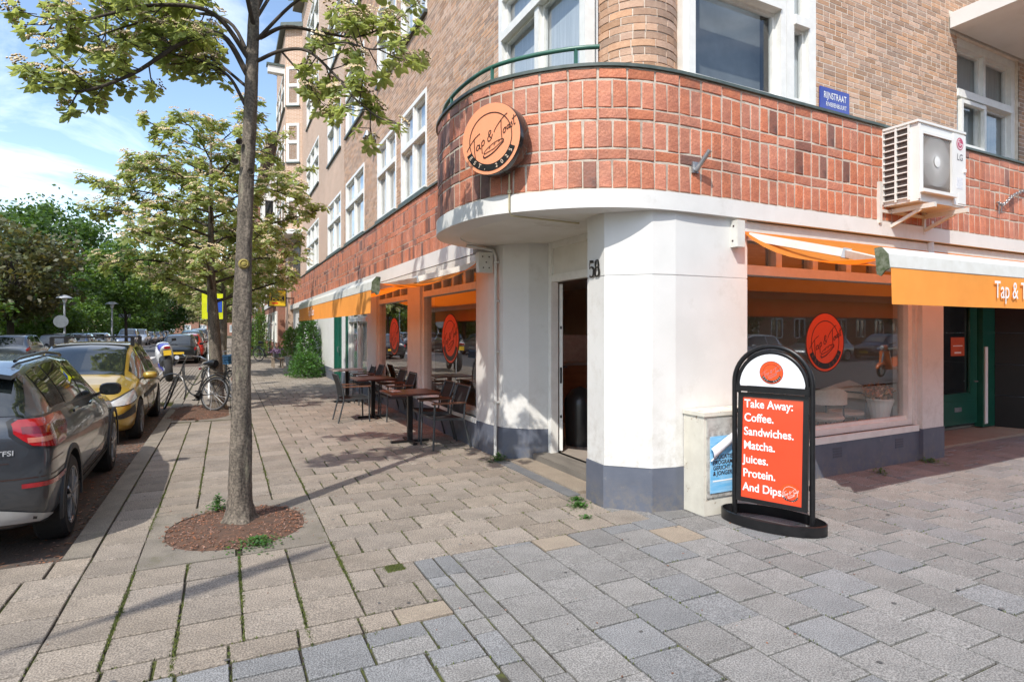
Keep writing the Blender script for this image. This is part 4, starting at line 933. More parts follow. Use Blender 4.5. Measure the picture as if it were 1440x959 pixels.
mb = MB(S); mb.bx(-.295,.295,-.02,.024,1.115,1.16); mb.bx(-.30,-.262,-.012,.016,1.10,1.18); mb.bx(.262,.30,-.012,.016,1.10,1.18)
arc = [S(-.285*math.cos(t),.004,1.165+.298*math.sin(t)) for t in np.linspace(0,math.pi,24)]
mb.tube([arc[i] for i in range(24)], .024, 6) if False else None
mb.build('crossbar', BLKST, sb)
mb = MB(); mb.tube([S(-.28*math.cos(t),.0,1.165+.29*math.sin(t)) for t in np.linspace(0,math.pi,24)],.020,8); mb.build('header_rim', BLKST, sb, smooth=50)
mb = MB(S)
for u in (-.30,.30): mb.bx(u-.01,u+.01,-.01,.01,.92,.96); mb.bx(u-.01,u+.01,-.01,.01,.34,.38)
mb.build('hinge', BLKST, sb)
# ---- electrical cabinet with a peeling poster
cab = thing('utility_cabinet', 'dirty cream street cabinet with a peeling blue poster beside the column', 'utility cabinet', (4.1,4.05,0))
CAB = M("cabinet_paint", (.66,.63,.54), (.56,.53,.45), .6, scale=5, stain=(.26,.18,.11), stscale=9, stlo=.60, sthi=.68, bump=.2, bscale=14)
mb = MB(); mb.bx(3.79,4.44,3.935,4.19,0,.88); mb.build('body', CAB, cab)
mb = MB(); mb.bx(3.775,4.455,3.915,4.19,.88,.915); mb.build('lid', CAB, cab)
mb = MB(); mb.bx(3.815,4.43,3.921,3.935,.16,.86); do = mb.build('door', M("worn_cabinet_door", (.48,.47,.43), (.36,.35,.32), .7, scale=14, stain=(.18,.16,.14), stscale=7, stlo=.5, sthi=.7), cab)
POST = M("blue_poster", (.12,.42,.70), (.30,.56,.78), .45, scale=5, stretch=(1,1,6), stain=(.55,.70,.80), stscale=4, stlo=.6, sthi=.75)
mb = MB(); mb.bx(3.845,4.36,3.912,3.920,.20,.70); po = mb.build('poster', POST, cab)
mb = MB()
for i, s in enumerate(('EDUCATIEF','PROGRAMMA','GERICHT OP TEENS','& JONGEREN')): text_mb(mb, s, .052, (3.87,3.9105,.50-i*.048), (1,0,0), (0,0,1), 'LEFT', .025, xs=.95, shear=.1)
text_mb(mb, 'amsterdam', .035, (4.15,3.9105,.225), (1,0,0), (0,0,1), 'LEFT', .01)
mb.build('lettering', INK, po, fix=False)
mb = MB(); mb.bx(3.87,4.18,3.9106,3.9112,.30,.312); mb.build('print_line', WHT, po)
mb = MB(); vs = []; fs = []
for i in range(9):
    t = i/8*3.4
    for j in range(2): vs.append((3.835+j*.52, 3.905-.035*math.sin(t)-.008, .70-.10*(1-j)+.055*(1-math.cos(t))*(1-.5*j)*-1+.16*j))
for i in range(8): fs.append((2*i,2*i+1,2*i+3,2*i+2))
mb.add(vs, fs); mb.build('peeled_corner', M("paper_back", (.72,.72,.74), (.62,.62,.65), .8, scale=3), po, smooth=60, fix=False)
# ---- air conditioner
ac = thing('air_conditioner', 'white outdoor air conditioning unit on brackets fixed to the tile band', 'air conditioner', FR(7.25,.3,3.0))
ACW = M("ac_enamel", (.74,.735,.70), (.70,.69,.65), .4, scale=4, stain=(.52,.47,.38), stscale=3, stlo=.65, sthi=.85)
a0, a1, b0, b1, c0, c1 = 6.80, 7.77, .12, .52, 3.06, 3.92
mb = MB(FR); mb.bx(a0+.02,a1,b0,b1-.01,c0,c1); co_ = mb.build('casing', ACW, ac)
mb = MB(FR); mb.bx(a0-.005,a1+.01,b0-.01,b1+.005,c1,c1+.025); mb.build('top_cover', ACW, ac)
mb = MB(FR); mb.bx(a0+.016,a0+.02,b0+.03,b1-.10,c0+.05,c1-.03); mb.build('coil', M("dark_coil", (.10,.085,.075), (.06,.05,.045), .5, .3, scale=30), ac)
mb = MB(FR)
for k in range(12): z = c0+.05+k*(c1-c0-.08)/11; mb.bx(a0-.004,a0+.014,b0+.02,b1-.09,z-.006,z+.006)
for w_ in (b0+.01,(b0+b1-.08)/2,b1-.10): mb.bx(a0-.006,a0+.016,w_-.010,w_+.010,c0+.02,c1-.01)
mb.build('side_grille', ACW, ac)
uc, zc_ = 7.16, 3.52
mb = MB(FR); mb.bx(6.88,7.46,b1-.012,b1-.008,c0+.14,c1-.12); mb.build('fan_recess', M("fan_shade", (.16,.12,.09), (.10,.075,.06), .6), ac)
bl = MB()
for k in range(3):
    t = 2*math.pi*k/3+.5; vs = []
    for (rr_, da, dw) in ((.05,-.25,0),(.05,.35,.03),(.27,.75,.05),(.28,-.15,.0)): vs.append(FR(uc+rr_*math.cos(t+da), b1-.004+dw*.05, zc_+rr_*math.sin(t+da)))
    bl.add(vs, [(0,1,2,3)])
bl.build('fan_blade', M("fan_blade", (.20,.16,.13), None, .5), ac, fix=False)
gm = MB(FR)
for k in range(72):
    t = 2*math.pi*k/72; rm = min(.285/max(abs(math.cos(t)),1e-6), .275/max(abs(math.sin(t)),1e-6))
    c_, s_ = math.cos(t), math.sin(t); w_ = .0021
    gm.add([(uc+.06*c_-w_*s_,b1+.002,zc_+.06*s_+w_*c_),(uc+.06*c_+w_*s_,b1+.002,zc_+.06*s_-w_*c_),(uc+rm*c_+w_*s_,b1+.002,zc_+rm*s_-w_*c_),(uc+rm*c_-w_*s_,b1+.002,zc_+rm*s_+w_*c_)], [(0,1,2,3)])
for rr_ in np.arange(.08,.29,.021):
    for k in range(60):
        t0, t1 = 2*math.pi*k/60, 2*math.pi*(k+1)/60
        gm.add([(uc+q*math.cos(t),b1+.003,zc_+q*math.sin(t)) for q,t in ((rr_-.0018,t0),(rr_+.0018,t0),(rr_+.0018,t1),(rr_-.0018,t1))], [(0,1,2,3)])
gm.build('fan_grille', ACW, ac, fix=False)
mb = MB(FR); mb.lathe([(.0,.012),(.055,.012),(.06,.0)],(0,0,0),20)
h2 = MB(); h2.add([FR(uc+v[0],b1+.0+v[2],zc_+v[1]) for v in [(0,0,.014)]+[(.06*math.cos(2*math.pi*j/24),.06*math.sin(2*math.pi*j/24),.010) for j in range(24)]], [(0,1+j,1+(j+1)%24) for j in range(24)]); h2.build('fan_hub', ACW, ac, fix=False)
mb = MB(FR); mb.bx(6.85,6.88,b1-.01,b1+.012,c0+.10,c1-.09); mb.bx(7.46,7.49,b1-.01,b1+.012,c0+.10,c1-.09); mb.bx(6.88,7.46,b1-.01,b1+.012,c1-.12,c1-.09); mb.bx(6.83,7.51,b1-.01,b1+.05,c0+.09,c0+.125); mb.bx(7.51,a1,b1-.01,b1+.004,c0+.02,c1-.02); mb.bx(a0+.02,6.85,b1-.01,b1+.004,c0+.02,c1-.02); mb.build('front_panel', ACW, ac)
lg = np.array(FR(7.64,b1+.006,3.79)); lu = np.array((1,.028,0)); ln = np.array((.028,-1,0))
mb = MB(); mb.poly([tuple(lg+lu*x+np.array((0,0,1))*y) for x,y in ellipse_pts(0,0,.072,.072,28)[:-1]]); lo = mb.build('badge', M("badge_crimson", (.50,.010,.075), None, .35), ac, fix=False)
mb = MB(); ribbon(mb, ellipse_pts(0,0,.054,.054,24,R(90),R(360)), .008, lg+ln*.001, lu, (0,0,1)); ribbon(mb,[(.0,.0),(.054,.0)],.008,lg+ln*.001,lu,(0,0,1)); ribbon(mb,[(-.004,.03),(-.004,-.02),(.018,-.02)],.009,lg+ln*.001,lu,(0,0,1)); mb.poly([tuple(lg+ln*.001+lu*(-.028+.008*math.cos(t))+np.array((0,0,1))*(.02+.008*math.sin(t))) for t in np.linspace(0,6.0,10)]); mb.build('badge_mark', WHT, lo, fix=False)
mb = MB(); text_mb(mb,'LG',.105,lg+ln*.001-np.array((0,0,.19)),lu,(0,0,1),'CENTER',.006); mb.build('lettering', M("grey_letter", (.16,.16,.17), None, .5), ac, fix=False)
mb = MB(FR); mb.bx(7.57,7.70,b1+.003,b1+.006,3.27,3.40); mb.build('rating_label', M("rating_label", (.55,.58,.62), (.75,.75,.75), .5, scale=40), ac)
mb = MB(FR); mb.bx(7.72,7.755,b1+.004,b1+.02,3.47,3.51); mb.bx(7.60,7.76,b1+.004,b1+.010,3.10,3.22); mb.build('service_cover', ACW, ac)
for u in (6.95,7.62):
    mb = MB(FR); mb.bx(u-.022,u+.022,.125,.62,2.985,3.035); mb.bx(u-.02,u+.02,.12,.16,2.80,3.30) if u > 7 else mb.bx(u-.26,u-.215,.125,.17,2.86,3.33); mb.beam((u,.14,2.84),(u,.48,2.99),.03,.035); mb.build('bracket', OFFW, ac)
mb = MB(FR); mb.bx(6.72,7.66,.125,.16,2.985,3.02); mb.build('rail', OFFW, ac)
# ---- street name sign
ss_ = thing('street_name_sign', 'small blue enamel street name plate with white lettering on brown brick', 'street sign', FRU(6.2,.02,4.11))
mb = MB(FRU); mb.bx(5.94,6.46,.012,.024,4.105,4.355); mb.build('plate', M("blue_enamel", (.022,.045,.32), (.02,.04,.28), .25, coat=.5), ss_)
mb = MB(); text_mb(mb,'RIJNSTRAAT',.105,FRU(6.20,.0265,4.235),(1,.028,0),(0,0,1),'CENTER',.006,xs=.70); text_mb(mb,'RIVIERENBUURT',.068,FRU(6.22,.0265,4.15),(1,.028,0),(0,0,1),'CENTER',.004,xs=.74); mb.build('lettering', WHT, ss_, fix=False)
# ---- house number 58
hn = thing('house_number', 'black serif house number fifty-eight on the white column by the door', 'house number', (3.16,4.70,2.2))
pn = np.array((3.175-3.155,4.86-4.545)); pn /= np.linalg.norm(pn); nu3 = np.array((-pn[0],-pn[1],0)); nn3 = np.array((-pn[1],pn[0],0)); nP = np.array((3.1635,4.70,2.15))+nn3*.012
def fat(mb, pts, ws, P, U, V):
    p2 = [np.array(p) for p in pts]; vs = []
    for i, p in enumerate(p2):
        d = p2[min(i+1,len(p2)-1)]-p2[max(i-1,0)]; d = d/np.linalg.norm(d); n = np.array((-d[1],d[0]))*ws[i]/2
        for q in (p+n,p-n): vs.append(tuple(P+U*q[0]+V*q[1]))
    mb.add(vs, [(2*i,2*i+2,2*i+3,2*i+1) for i in range(len(p2)-1)])
zz3 = np.array((0,0,1.))
mb = MB(); k = .155; W5 = lambda a: [.02*k*5*w for w in a]
fat(mb,[(-.62*k,.98*k),(-.14*k,.93*k)],W5([1.6,1.6]),nP,nu3,zz3); fat(mb,[(-.60*k,.95*k),(-.62*k,.50*k)],W5([.7,.7]),nP,nu3,zz3)
fat(mb,cr([(-.62*k,.52*k),(-.42*k,.62*k),(-.16*k,.50*k),(-.12*k,.28*k),(-.20*k,.08*k),(-.42*k,.0),(-.62*k,.10*k)],6),list(np.interp(np.linspace(0,6,37),[0,1,2,3,4,5,6],W5([.5,.8,2.0,2.6,1.8,.7,1.6]))),nP,nu3,zz3)
mb.build('digit', BLACK, hn, fix=False)
mb = MB(); o8 = ellipse_pts(.28*k,.75*k,.18*k,.23*k,28); w8 = [W5([.6+1.5*abs(math.cos(2*math.pi*i/28))])[0] for i in range(29)]; fat(mb,o8,w8,nP+nn3*.0006,nu3,zz3)
o8 = ellipse_pts(.28*k,.27*k,.24*k,.27*k,28); w8 = [W5([.7+1.8*abs(math.cos(2*math.pi*i/28))])[0] for i in range(29)]; fat(mb,o8,w8,nP,nu3,zz3); mb.build('digit', BLACK, hn, fix=False)
# ---- pipes, hook, chain, lamp
mb = MB(); mb.tube([(2.75,7.0,2.71),(3.0,6.98,2.68),(3.10,6.96,2.66),(3.128,6.94,2.58),(3.128,6.94,.02)],.022,8)
for z in (.7,1.35,2.0,2.5): mb.bx(3.10,3.17,6.91,6.97,z,z+.02)
tag(mb.build('drain_pipe', WHITE, smooth=50), 'white painted drain pipe down the left door pier', 'drain pipe')
mb = MB(FR); mb.tube([(7.83,.10,2.98),(7.83,.10,2.55)],.045,10); mb.tube([(7.83,.10,2.60),(7.83,.10,2.5)],.052,10)
tag(mb.build('rainwater_pipe', M("grey_pipe", (.62,.64,.65), None, .4), smooth=50), 'short pale grey rainwater pipe below the air conditioner', 'rainwater pipe')
hk = thing('flag_holder', 'small grey steel flag pole holder on the red tiles above the column', 'flag holder', (3.9,4.16,3.15))
mb = MB(); mb.bx(3.86,3.93,4.150,4.170,3.09,3.19); mb.build('plate', STEEL, hk)
mb = MB(); mb.tube([(3.90,4.15,3.11),(3.94,4.02,3.27)],.022,10); mb.build('socket', STEEL, hk, smooth=50)
chn = MB(); cpts = cr([FR(9.35,.16,3.36),FR(9.45,.18,3.33),FR(9.62,.19,3.44),FR(9.85,.18,3.53),FR(10.2,.16,3.62)],6)
for i in range(len(cpts)-1):
    p, q = np.array(cpts[i]), np.array(cpts[i+1]); d = q-p; l = np.linalg.norm(d); d /= l; sd = np.cross(d,(0,1,0)) if i % 2 else np.array((0,1.,0)); sd /= np.linalg.norm(sd)
    ring = [tuple((p+q)/2+d*l*.68*math.cos(t)+sd*.019*math.sin(t)) for t in np.linspace(0,2*math.pi,11)]; chn.tube(ring,.006,5)
chn.tube([FR(9.36,.17,3.36),FR(9.36,.17,3.20)],.008,5); chn.tube([FR(9.42,.17,3.36),FR(9.43,.17,3.22)],.008,5)
tag(chn.build('hanging_chain', STEEL, smooth=50), 'slack steel chain hanging across the tile band at far right', 'chain')
sl_ = thing('security_lamp', 'small grey security lamp on the brown brick between upper windows', 'lamp', (3.1,13.55,6.05))
mb = MB(); mb.bx(2.99,3.10,13.5,13.62,5.98,6.12); mb.build('mount', STEEL, sl_)
mb = MB(); mb.lathe([(.03,0),(.10,-.16),(.11,-.18)],(2.90,13.56,6.18),14); mb.build('hood', STEEL, sl_, smooth=50)
# ---- stickers on the shop panes
for T, u, w, lab, flip in ((FL,8.95,-.1075,'round orange sticker on the nearest side street pane',-1),(FL,12.45,-.1075,'round orange sticker on the further side street pane',-1),(FR,6.17,-.1475,'round orange sticker on the pane behind the sandwich board',1)):
    P = np.array(T(u,w,1.50)); U = (np.array(T(u+1,w,0))-np.array(T(u,w,0)))*flip; Nn = np.array(T(u,w+1,0))-np.array(T(u,w,0))
    rr_ = .40 if flip < 0 else .34
    st_ = thing('window_sticker', lab, 'sticker', tuple(P), group='round stickers on the cafe windows')
    logo(st_, P+Nn*.002, U, (0,0,1), Nn, rr_, OVINYL, INK, INK, BLACK, M("faint_letter", (.30,.10,.06), None, .5), outer=True, lift=.0015)
# ---- terrace tables and chairs
TBL = M("table_top", (.085,.030,.026), (.060,.022,.020), .32, scale=5, coat=.2)
def table(loc, label, pale=False):
    t = thing('terrace_table', label, 'table', (0,0,0), 0, 'tables on the cafe terrace')
    mb = MB(); mb.bx(-.36,.36,-.36,.36,.715,.74); mb.build('table_top', M("pale_table_top", (.40,.37,.35), None, .3) if pale else TBL, t)
    mb = MB(); mb.bx(-.035,.035,-.035,.035,.03,.715); mb.build('column', BLKST, t)
    mb = MB(); mb.bx(-.28,.28,-.03,.03,.006,.034); mb.bx(-.03,.03,-.28,.28,.008,.036); mb.build('foot', BLKST, t)
    t.location = loc; return t
t1 = table((2.42,8.42,0), 'dark red terrace table nearest the cafe door')
t2 = copy_thing(t1, (2.48,11.1,0), 0, 'middle of the three terrace tables, in front of the orange lit pier')
t3 = table((2.48,13.75,0), 'pale topped terrace table furthest from the cafe door', True)
tb = thing('menu_card', 'small pale menu card lying on the nearest terrace table', 'menu', (2.25,8.5,.742))
mb = MB(); mb.bx(2.16,2.30,8.42,8.62,.7415,.746); mb.build('card', M("card_paper", (.55,.52,.48), None, .6), tb)
FRM = M("chair_frame", (.040,.045,.048), (.055,.06,.063), .42, scale=10); TEX = M("chair_mesh", (.008,.0085,.009), (.013,.0135,.014), .75, scale=120); ARMW = M("chair_arm_wood", (.17,.085,.05), (.12,.06,.036), .6, scale=10, stretch=(1,6,1))
def chair():
    t = thing('terrace_chair', 'charcoal armchair with wooden arms, back to the window, nearest the door at the first table', 'chair', (0,0,0), 0, 'armchairs on the cafe terrace')
    # local +y is the front
    for s in (-1,1):
        mb = MB(); mb.tube([(s*.25,.25,0),(s*.255,.23,.62)],.014,6); mb.build('leg', FRM, t, smooth=50)
        mb = MB(); mb.tube([(s*.25,-.30,0),(s*.245,-.20,.40),(s*.235,-.22,.60),(s*.22,-.31,.845)],.014,6); mb.build('leg', FRM, t, smooth=50)
        mb = MB(); mb.bx(s*.255-.026,s*.255+.026,-.225,.27,.622,.642); mb.build('armrest', ARMW, t)
        mb = MB(); mb.beam((s*.235,.24,.425),(s*.235,-.21,.40),.022,.032); mb.build('side_rail', FRM, t)
    mb = MB(); mb.bx(-.235,.235,.225,.25,.41,.44); mb.build('front_rail', FRM, t)
    vs = []; fs = []
    mb = MB(); 
    for i in range(7):
        for x in (-.23,.23): vs.append((x,-.205+.445*i/6,.412+.025*i/6-.018*math.sin(math.pi*i/6)))
    for i in range(6): fs.append((2*i,2*i+1,2*i+3,2*i+2))
    n0 = len(vs); vs += [(x,y,z-.012) for x,y,z in vs]; fs += [tuple(n0+q for q in f[::-1]) for f in fs]; mb.add(vs, fs); mb.build('seat', TEX, t, smooth=60, fix=False)
    mb = MB(); vs = [(-.205,-.212,.46),(.205,-.212,.46),(.205,-.235,.62),(-.205,-.235,.62),(.195,-.315,.84),(-.195,-.315,.84)]; vs += [(x,y-.014,z) for x,y,z in vs]
    mb.add(vs, [(0,1,2,3),(3,2,4,5),(7,6,9,8),(8,9,11,10),(0,6,7,1),(5,4,10,11),(1,7,8,2),(2,8,10,4),(6,0,3,9),(9,3,5,11)]); mb.build('backrest', TEX, t)
    mb = MB(); mb.tube([(-.22,-.31,.845),(.22,-.31,.845)],.014,6); mb.build('top_rail', FRM, t)
    return t
ch0 = chair()
spots = [((2.77,7.92,0),R(92),None),((2.80,8.62,0),R(88),'charcoal armchair at the first table, tucked just behind the nearest chair'),
 ((2.82,10.65,0),R(90),'charcoal armchair at the middle table, nearer chair with its back to the orange pier'),((2.84,11.4,0),R(91),'charcoal armchair at the middle table, further chair with its back to the window'),
 ((2.06,10.88,0),R(-88),'lone charcoal armchair on the kerb side of the tables, facing the window'),
 ((2.84,13.2,0),R(90),'charcoal armchair at the pale table, nearer one of the pair by the white window'),((2.84,13.9,0),R(90),'charcoal armchair at the pale table, furthest chair of the terrace')]
for i, (l, rz, lab) in enumerate(spots):
    if i == 0: ch0.location = l; ch0.rotation_euler = (0,0,rz)
    else: copy_thing(ch0, l, rz, lab)
# ---- things inside the shop
ct = thing('counter', 'wood panelled shop counter seen in the dark behind the open door', 'counter', (6.0,9.3,.1))
CW_ = M("counter_wood", (.24,.11,.05), (.18,.08,.035), .5, scale=4, stretch=(1,1,5))
mb = MB(); mb.bx(4.6,6.8,8.4,9.0,.1,1.05); mb.build('front', CW_, ct)
mb = MB(); mb.bx(4.55,6.85,8.36,9.05,1.05,1.10); mb.build('worktop', M("worktop", (.30,.30,.30), None, .3), ct)
mb = MB(); mb.bx(5.0,5.6,8.5,8.9,1.10,1.55); tag(mb.build('coffee_machine', STEEL), 'steel coffee machine on the counter behind the door', 'coffee machine')
mb = MB(); mb.lathe([(.20,0),(.22,.55),(.21,.62),(.12,.74),(0,.78)],(4.30,6.75,.1),20); tag(mb.build('waste_bin', BLACK, smooth=40), 'black round-topped waste bin just inside the open door', 'bin')
BEI = M("beige_fabric", (.74,.69,.61), (.66,.61,.53), .9, scale=40)
def cafe_chair(label):
    t = thing('dining_chair', label, 'chair', (0,0,0), 0, 'beige chairs inside the shop')
    mb = MB(); mb.lathe([(0,.47),(.21,.47),(.23,.44),(.21,.41),(0,.41)],(0,0,0),20); mb.build('seat', BEI, t, smooth=50)
    mb = MB(); vs = []; fs = []
    for i in range(13):
        a = R(-75+150*i/12)
        for q,z in ((.235,.62),(.255,.62),(.255,.86-.12*abs(i-6)/6),(.235,.86-.12*abs(i-6)/6)): vs.append((q*math.sin(a),-q*math.cos(a),z))
    for i in range(12):
        for j in range(4): fs.append((4*i+j,4*i+4+j,4*i+4+(j+1)%4,4*i+(j+1)%4))
    fs += [(0,1,2,3),(51,50,49,48)]; mb.add(vs, fs); mb.build('backrest', BEI, t, smooth=50)
    for a in (45,135,225,315):
        mb = MB(); mb.tube([(.15*math.cos(R(a)),.15*math.sin(R(a)),.42),(.22*math.cos(R(a)),.22*math.sin(R(a)),0)],.012,6); mb.build('leg', BLKST, t)
    mb = MB(); mb.tube([(.235*math.sin(R(q)),-.235*math.cos(R(q)),z) for q,z in ((-95,.0),(-95,.55),(-80,.66),(-40,.70),(0,.70),(40,.70),(80,.66),(95,.55),(95,0))],.011,6); mb.build('arm_hoop', BLKST, t)
    return t
k1 = cafe_chair('round backed beige chair behind the pane, nearer the sandwich board'); copy_thing(k1,(7.42,5.12,.1),R(115),'round backed beige chair behind the pane, beside the white flower pot'); k1.location = (6.80,4.98,.1); k1.rotation_euler = (0,0,R(-35))
mb = MB(); mb.lathe([(0,.70),(.36,.70),(.36,.73),(0,.73)],(6.9,5.7,.1),28); mb.lathe([(.03,0),(.03,.70)],(6.9,5.7,.1),10); mb.lathe([(.22,0),(.22,.02),(.03,.03)],(6.9,5.7,.1),24); tag(mb.build('bistro_table', BLKST, smooth=40), 'round dark bistro table behind the shop pane', 'table')
pt = thing('flower_pot', 'white fluted flower pot with reddish flowers inside the shop window', 'flower pot', (7.64,4.79,.1))
mb = MB(); vs = []; prof = [(.10,0),(.12,.02),(.115,.05),(.15,.20),(.185,.31),(.20,.34),(.19,.36),(.165,.345)]
for r_, z in prof:
    for j in range(36): q = .78*r_*(1+(.035 if j % 2 else 0)); vs.append((7.62+q*math.cos(j*math.pi/18),4.79+q*math.sin(j*math.pi/18),.40+z))
mb.add(vs, [(i*36+j,i*36+(j+1)%36,(i+1)*36+(j+1)%36,(i+1)*36+j) for i in range(7) for j in range(36)]); mb.build('pot', WHT, pt, smooth=30)
mb = MB(); mb.bx(7.45,7.83,4.62,4.97,.1,.40); mb.build('stand', DARKIN, pt)
mb = MB()
for k in range(500):
    d = np.array((rnd.gauss(0,1),rnd.gauss(0,1),rnd.gauss(0,.8))); d /= np.linalg.norm(d); q = rnd.uniform(.5,1)
    c = np.array((7.60,4.80,.84))+d*np.array((.25,.16,.12))*q; a = np.array((rnd.gauss(0,1),rnd.gauss(0,1),rnd.gauss(0,1))); a /= np.linalg.norm(a); b = np.cross(a,d); l = rnd.uniform(.02,.045)
    mb.add([tuple(c-a*l),tuple(c+b*l*.5),tuple(c+a*l),tuple(c-b*l*.5)], [(0,1,2,3)])
mb.build('flowers', M("russet_flower", (.66,.24,.12), (.40,.26,.10), .8, scale=9, island=.5), pt, kind='stuff', fix=False)
# ---- weeds at the foot of the walls
def weed(x, y, n, sp, h, label):
    mb = MB()
    for k in range(n):
        a = rnd.uniform(0,6.3); q = abs(rnd.gauss(0,sp)); px_, py_ = x+q*math.cos(a), y+q*math.sin(a); pz = h*rnd.random()*(1-min(1,q/(2.5*sp)))
        b = rnd.uniform(0,6.3); l = rnd.uniform(.012,.03); u = np.array((math.cos(b),math.sin(b),rnd.uniform(-.2,.6))); v = np.array((-math.sin(b),math.cos(b),rnd.uniform(-.2,.2)))
        c = np.array((px_,py_,pz+.004)); mb.add([tuple(c),tuple(c+u*l*.5+v*l*.4),tuple(c+u*l),tuple(c+u*l*.5-v*l*.4)], [(0,1,2,3)])
    tag(mb.build('weed', LEAFB, fix=False), label, 'weed')
for a in ((3.07,6.72,520,.075,.11,'clump of green weeds at the foot of the drain pipe'),(3.05,4.86,170,.045,.03,'low green weed beside the door step'),(2.96,4.66,260,.06,.04,'spreading green weed at the foot of the column'),(2.83,4.36,60,.03,.02,'tiny weed in the joint near the column foot'),
          (.22,4.92,420,.11,.05,'clump of weeds on the near rim of the tree pit'),(-.07,6.02,380,.06,.14,'taller weed growing against the far side of the nearest trunk'),(6.75,4.24,120,.06,.05,'grass tuft at the shop plinth under the awning'),(7.85,4.30,200,.1,.05,'weed patch at the foot of the end pier')): weed(*a)
# ---------------------------------------------------------------- cars
TYRE = M("tyre_rubber", (.016,.016,.017), (.024,.023,.022), .85, scale=30, bump=.3, bscale=60)
RIM = M("alloy_rim", (.46,.46,.47), (.36,.36,.37), .35, .85, scale=20)
TRIM = M("car_trim", (.020,.020,.021), (.03,.03,.03), .55, scale=20)
CGL = M("car_glass", (.010,.013,.014), (.014,.018,.018), .04, scale=2, spec=.9, coat=.6)
RLENS = M("red_lens", (.36,.006,.010), (.24,.003,.007), .12, scale=5, coat=.8)
RLENSD = M("red_lens_dark", (.14,.003,.006), None, .15, coat=.8)
CLENS = M("clear_lens", (.62,.62,.60), (.45,.46,.47), .1, .3, scale=9, coat=.9)
SILV = M("silver_trim", (.55,.56,.57), (.47,.48,.49), .35, .5)
PLATEY = M("yellow_plate", (.78,.50,.03), None, .5)
def paint(name, c, metal=.55): return M(name, c, tuple(x*.9 for x in c), .28, metal, scale=2, coat=1.0)
KN = 17
def section(zb, zs, zr, wm, ws, wr):
    lz = lambda t: zb+(zs-zb)*t
    hg = max(0, zr-zs); e = min(.055, .35*hg+.004)
    p = [(0,zb),(.72*wm,zb),(.92*wm,zb+.03),(.975*wm,lz(.16)),(.995*wm,lz(.36)),(wm,lz(.56)),(.992*wm,lz(.76)),(.5*(wm*.99+ws),lz(.92)),(ws,zs)]
    top = (wr, zr-e)
    for t in (.05,.37,.70): p.append((ws+(top[0]-ws)*(t-.10*math.sin(math.pi*t)), zs+(top[1]-zs)*t))
    p += [top,(wr-.055,zr-e*.35),(wr-.17,zr-.008),(.45*wr,zr+.004),(0,zr+.010)]
    return p
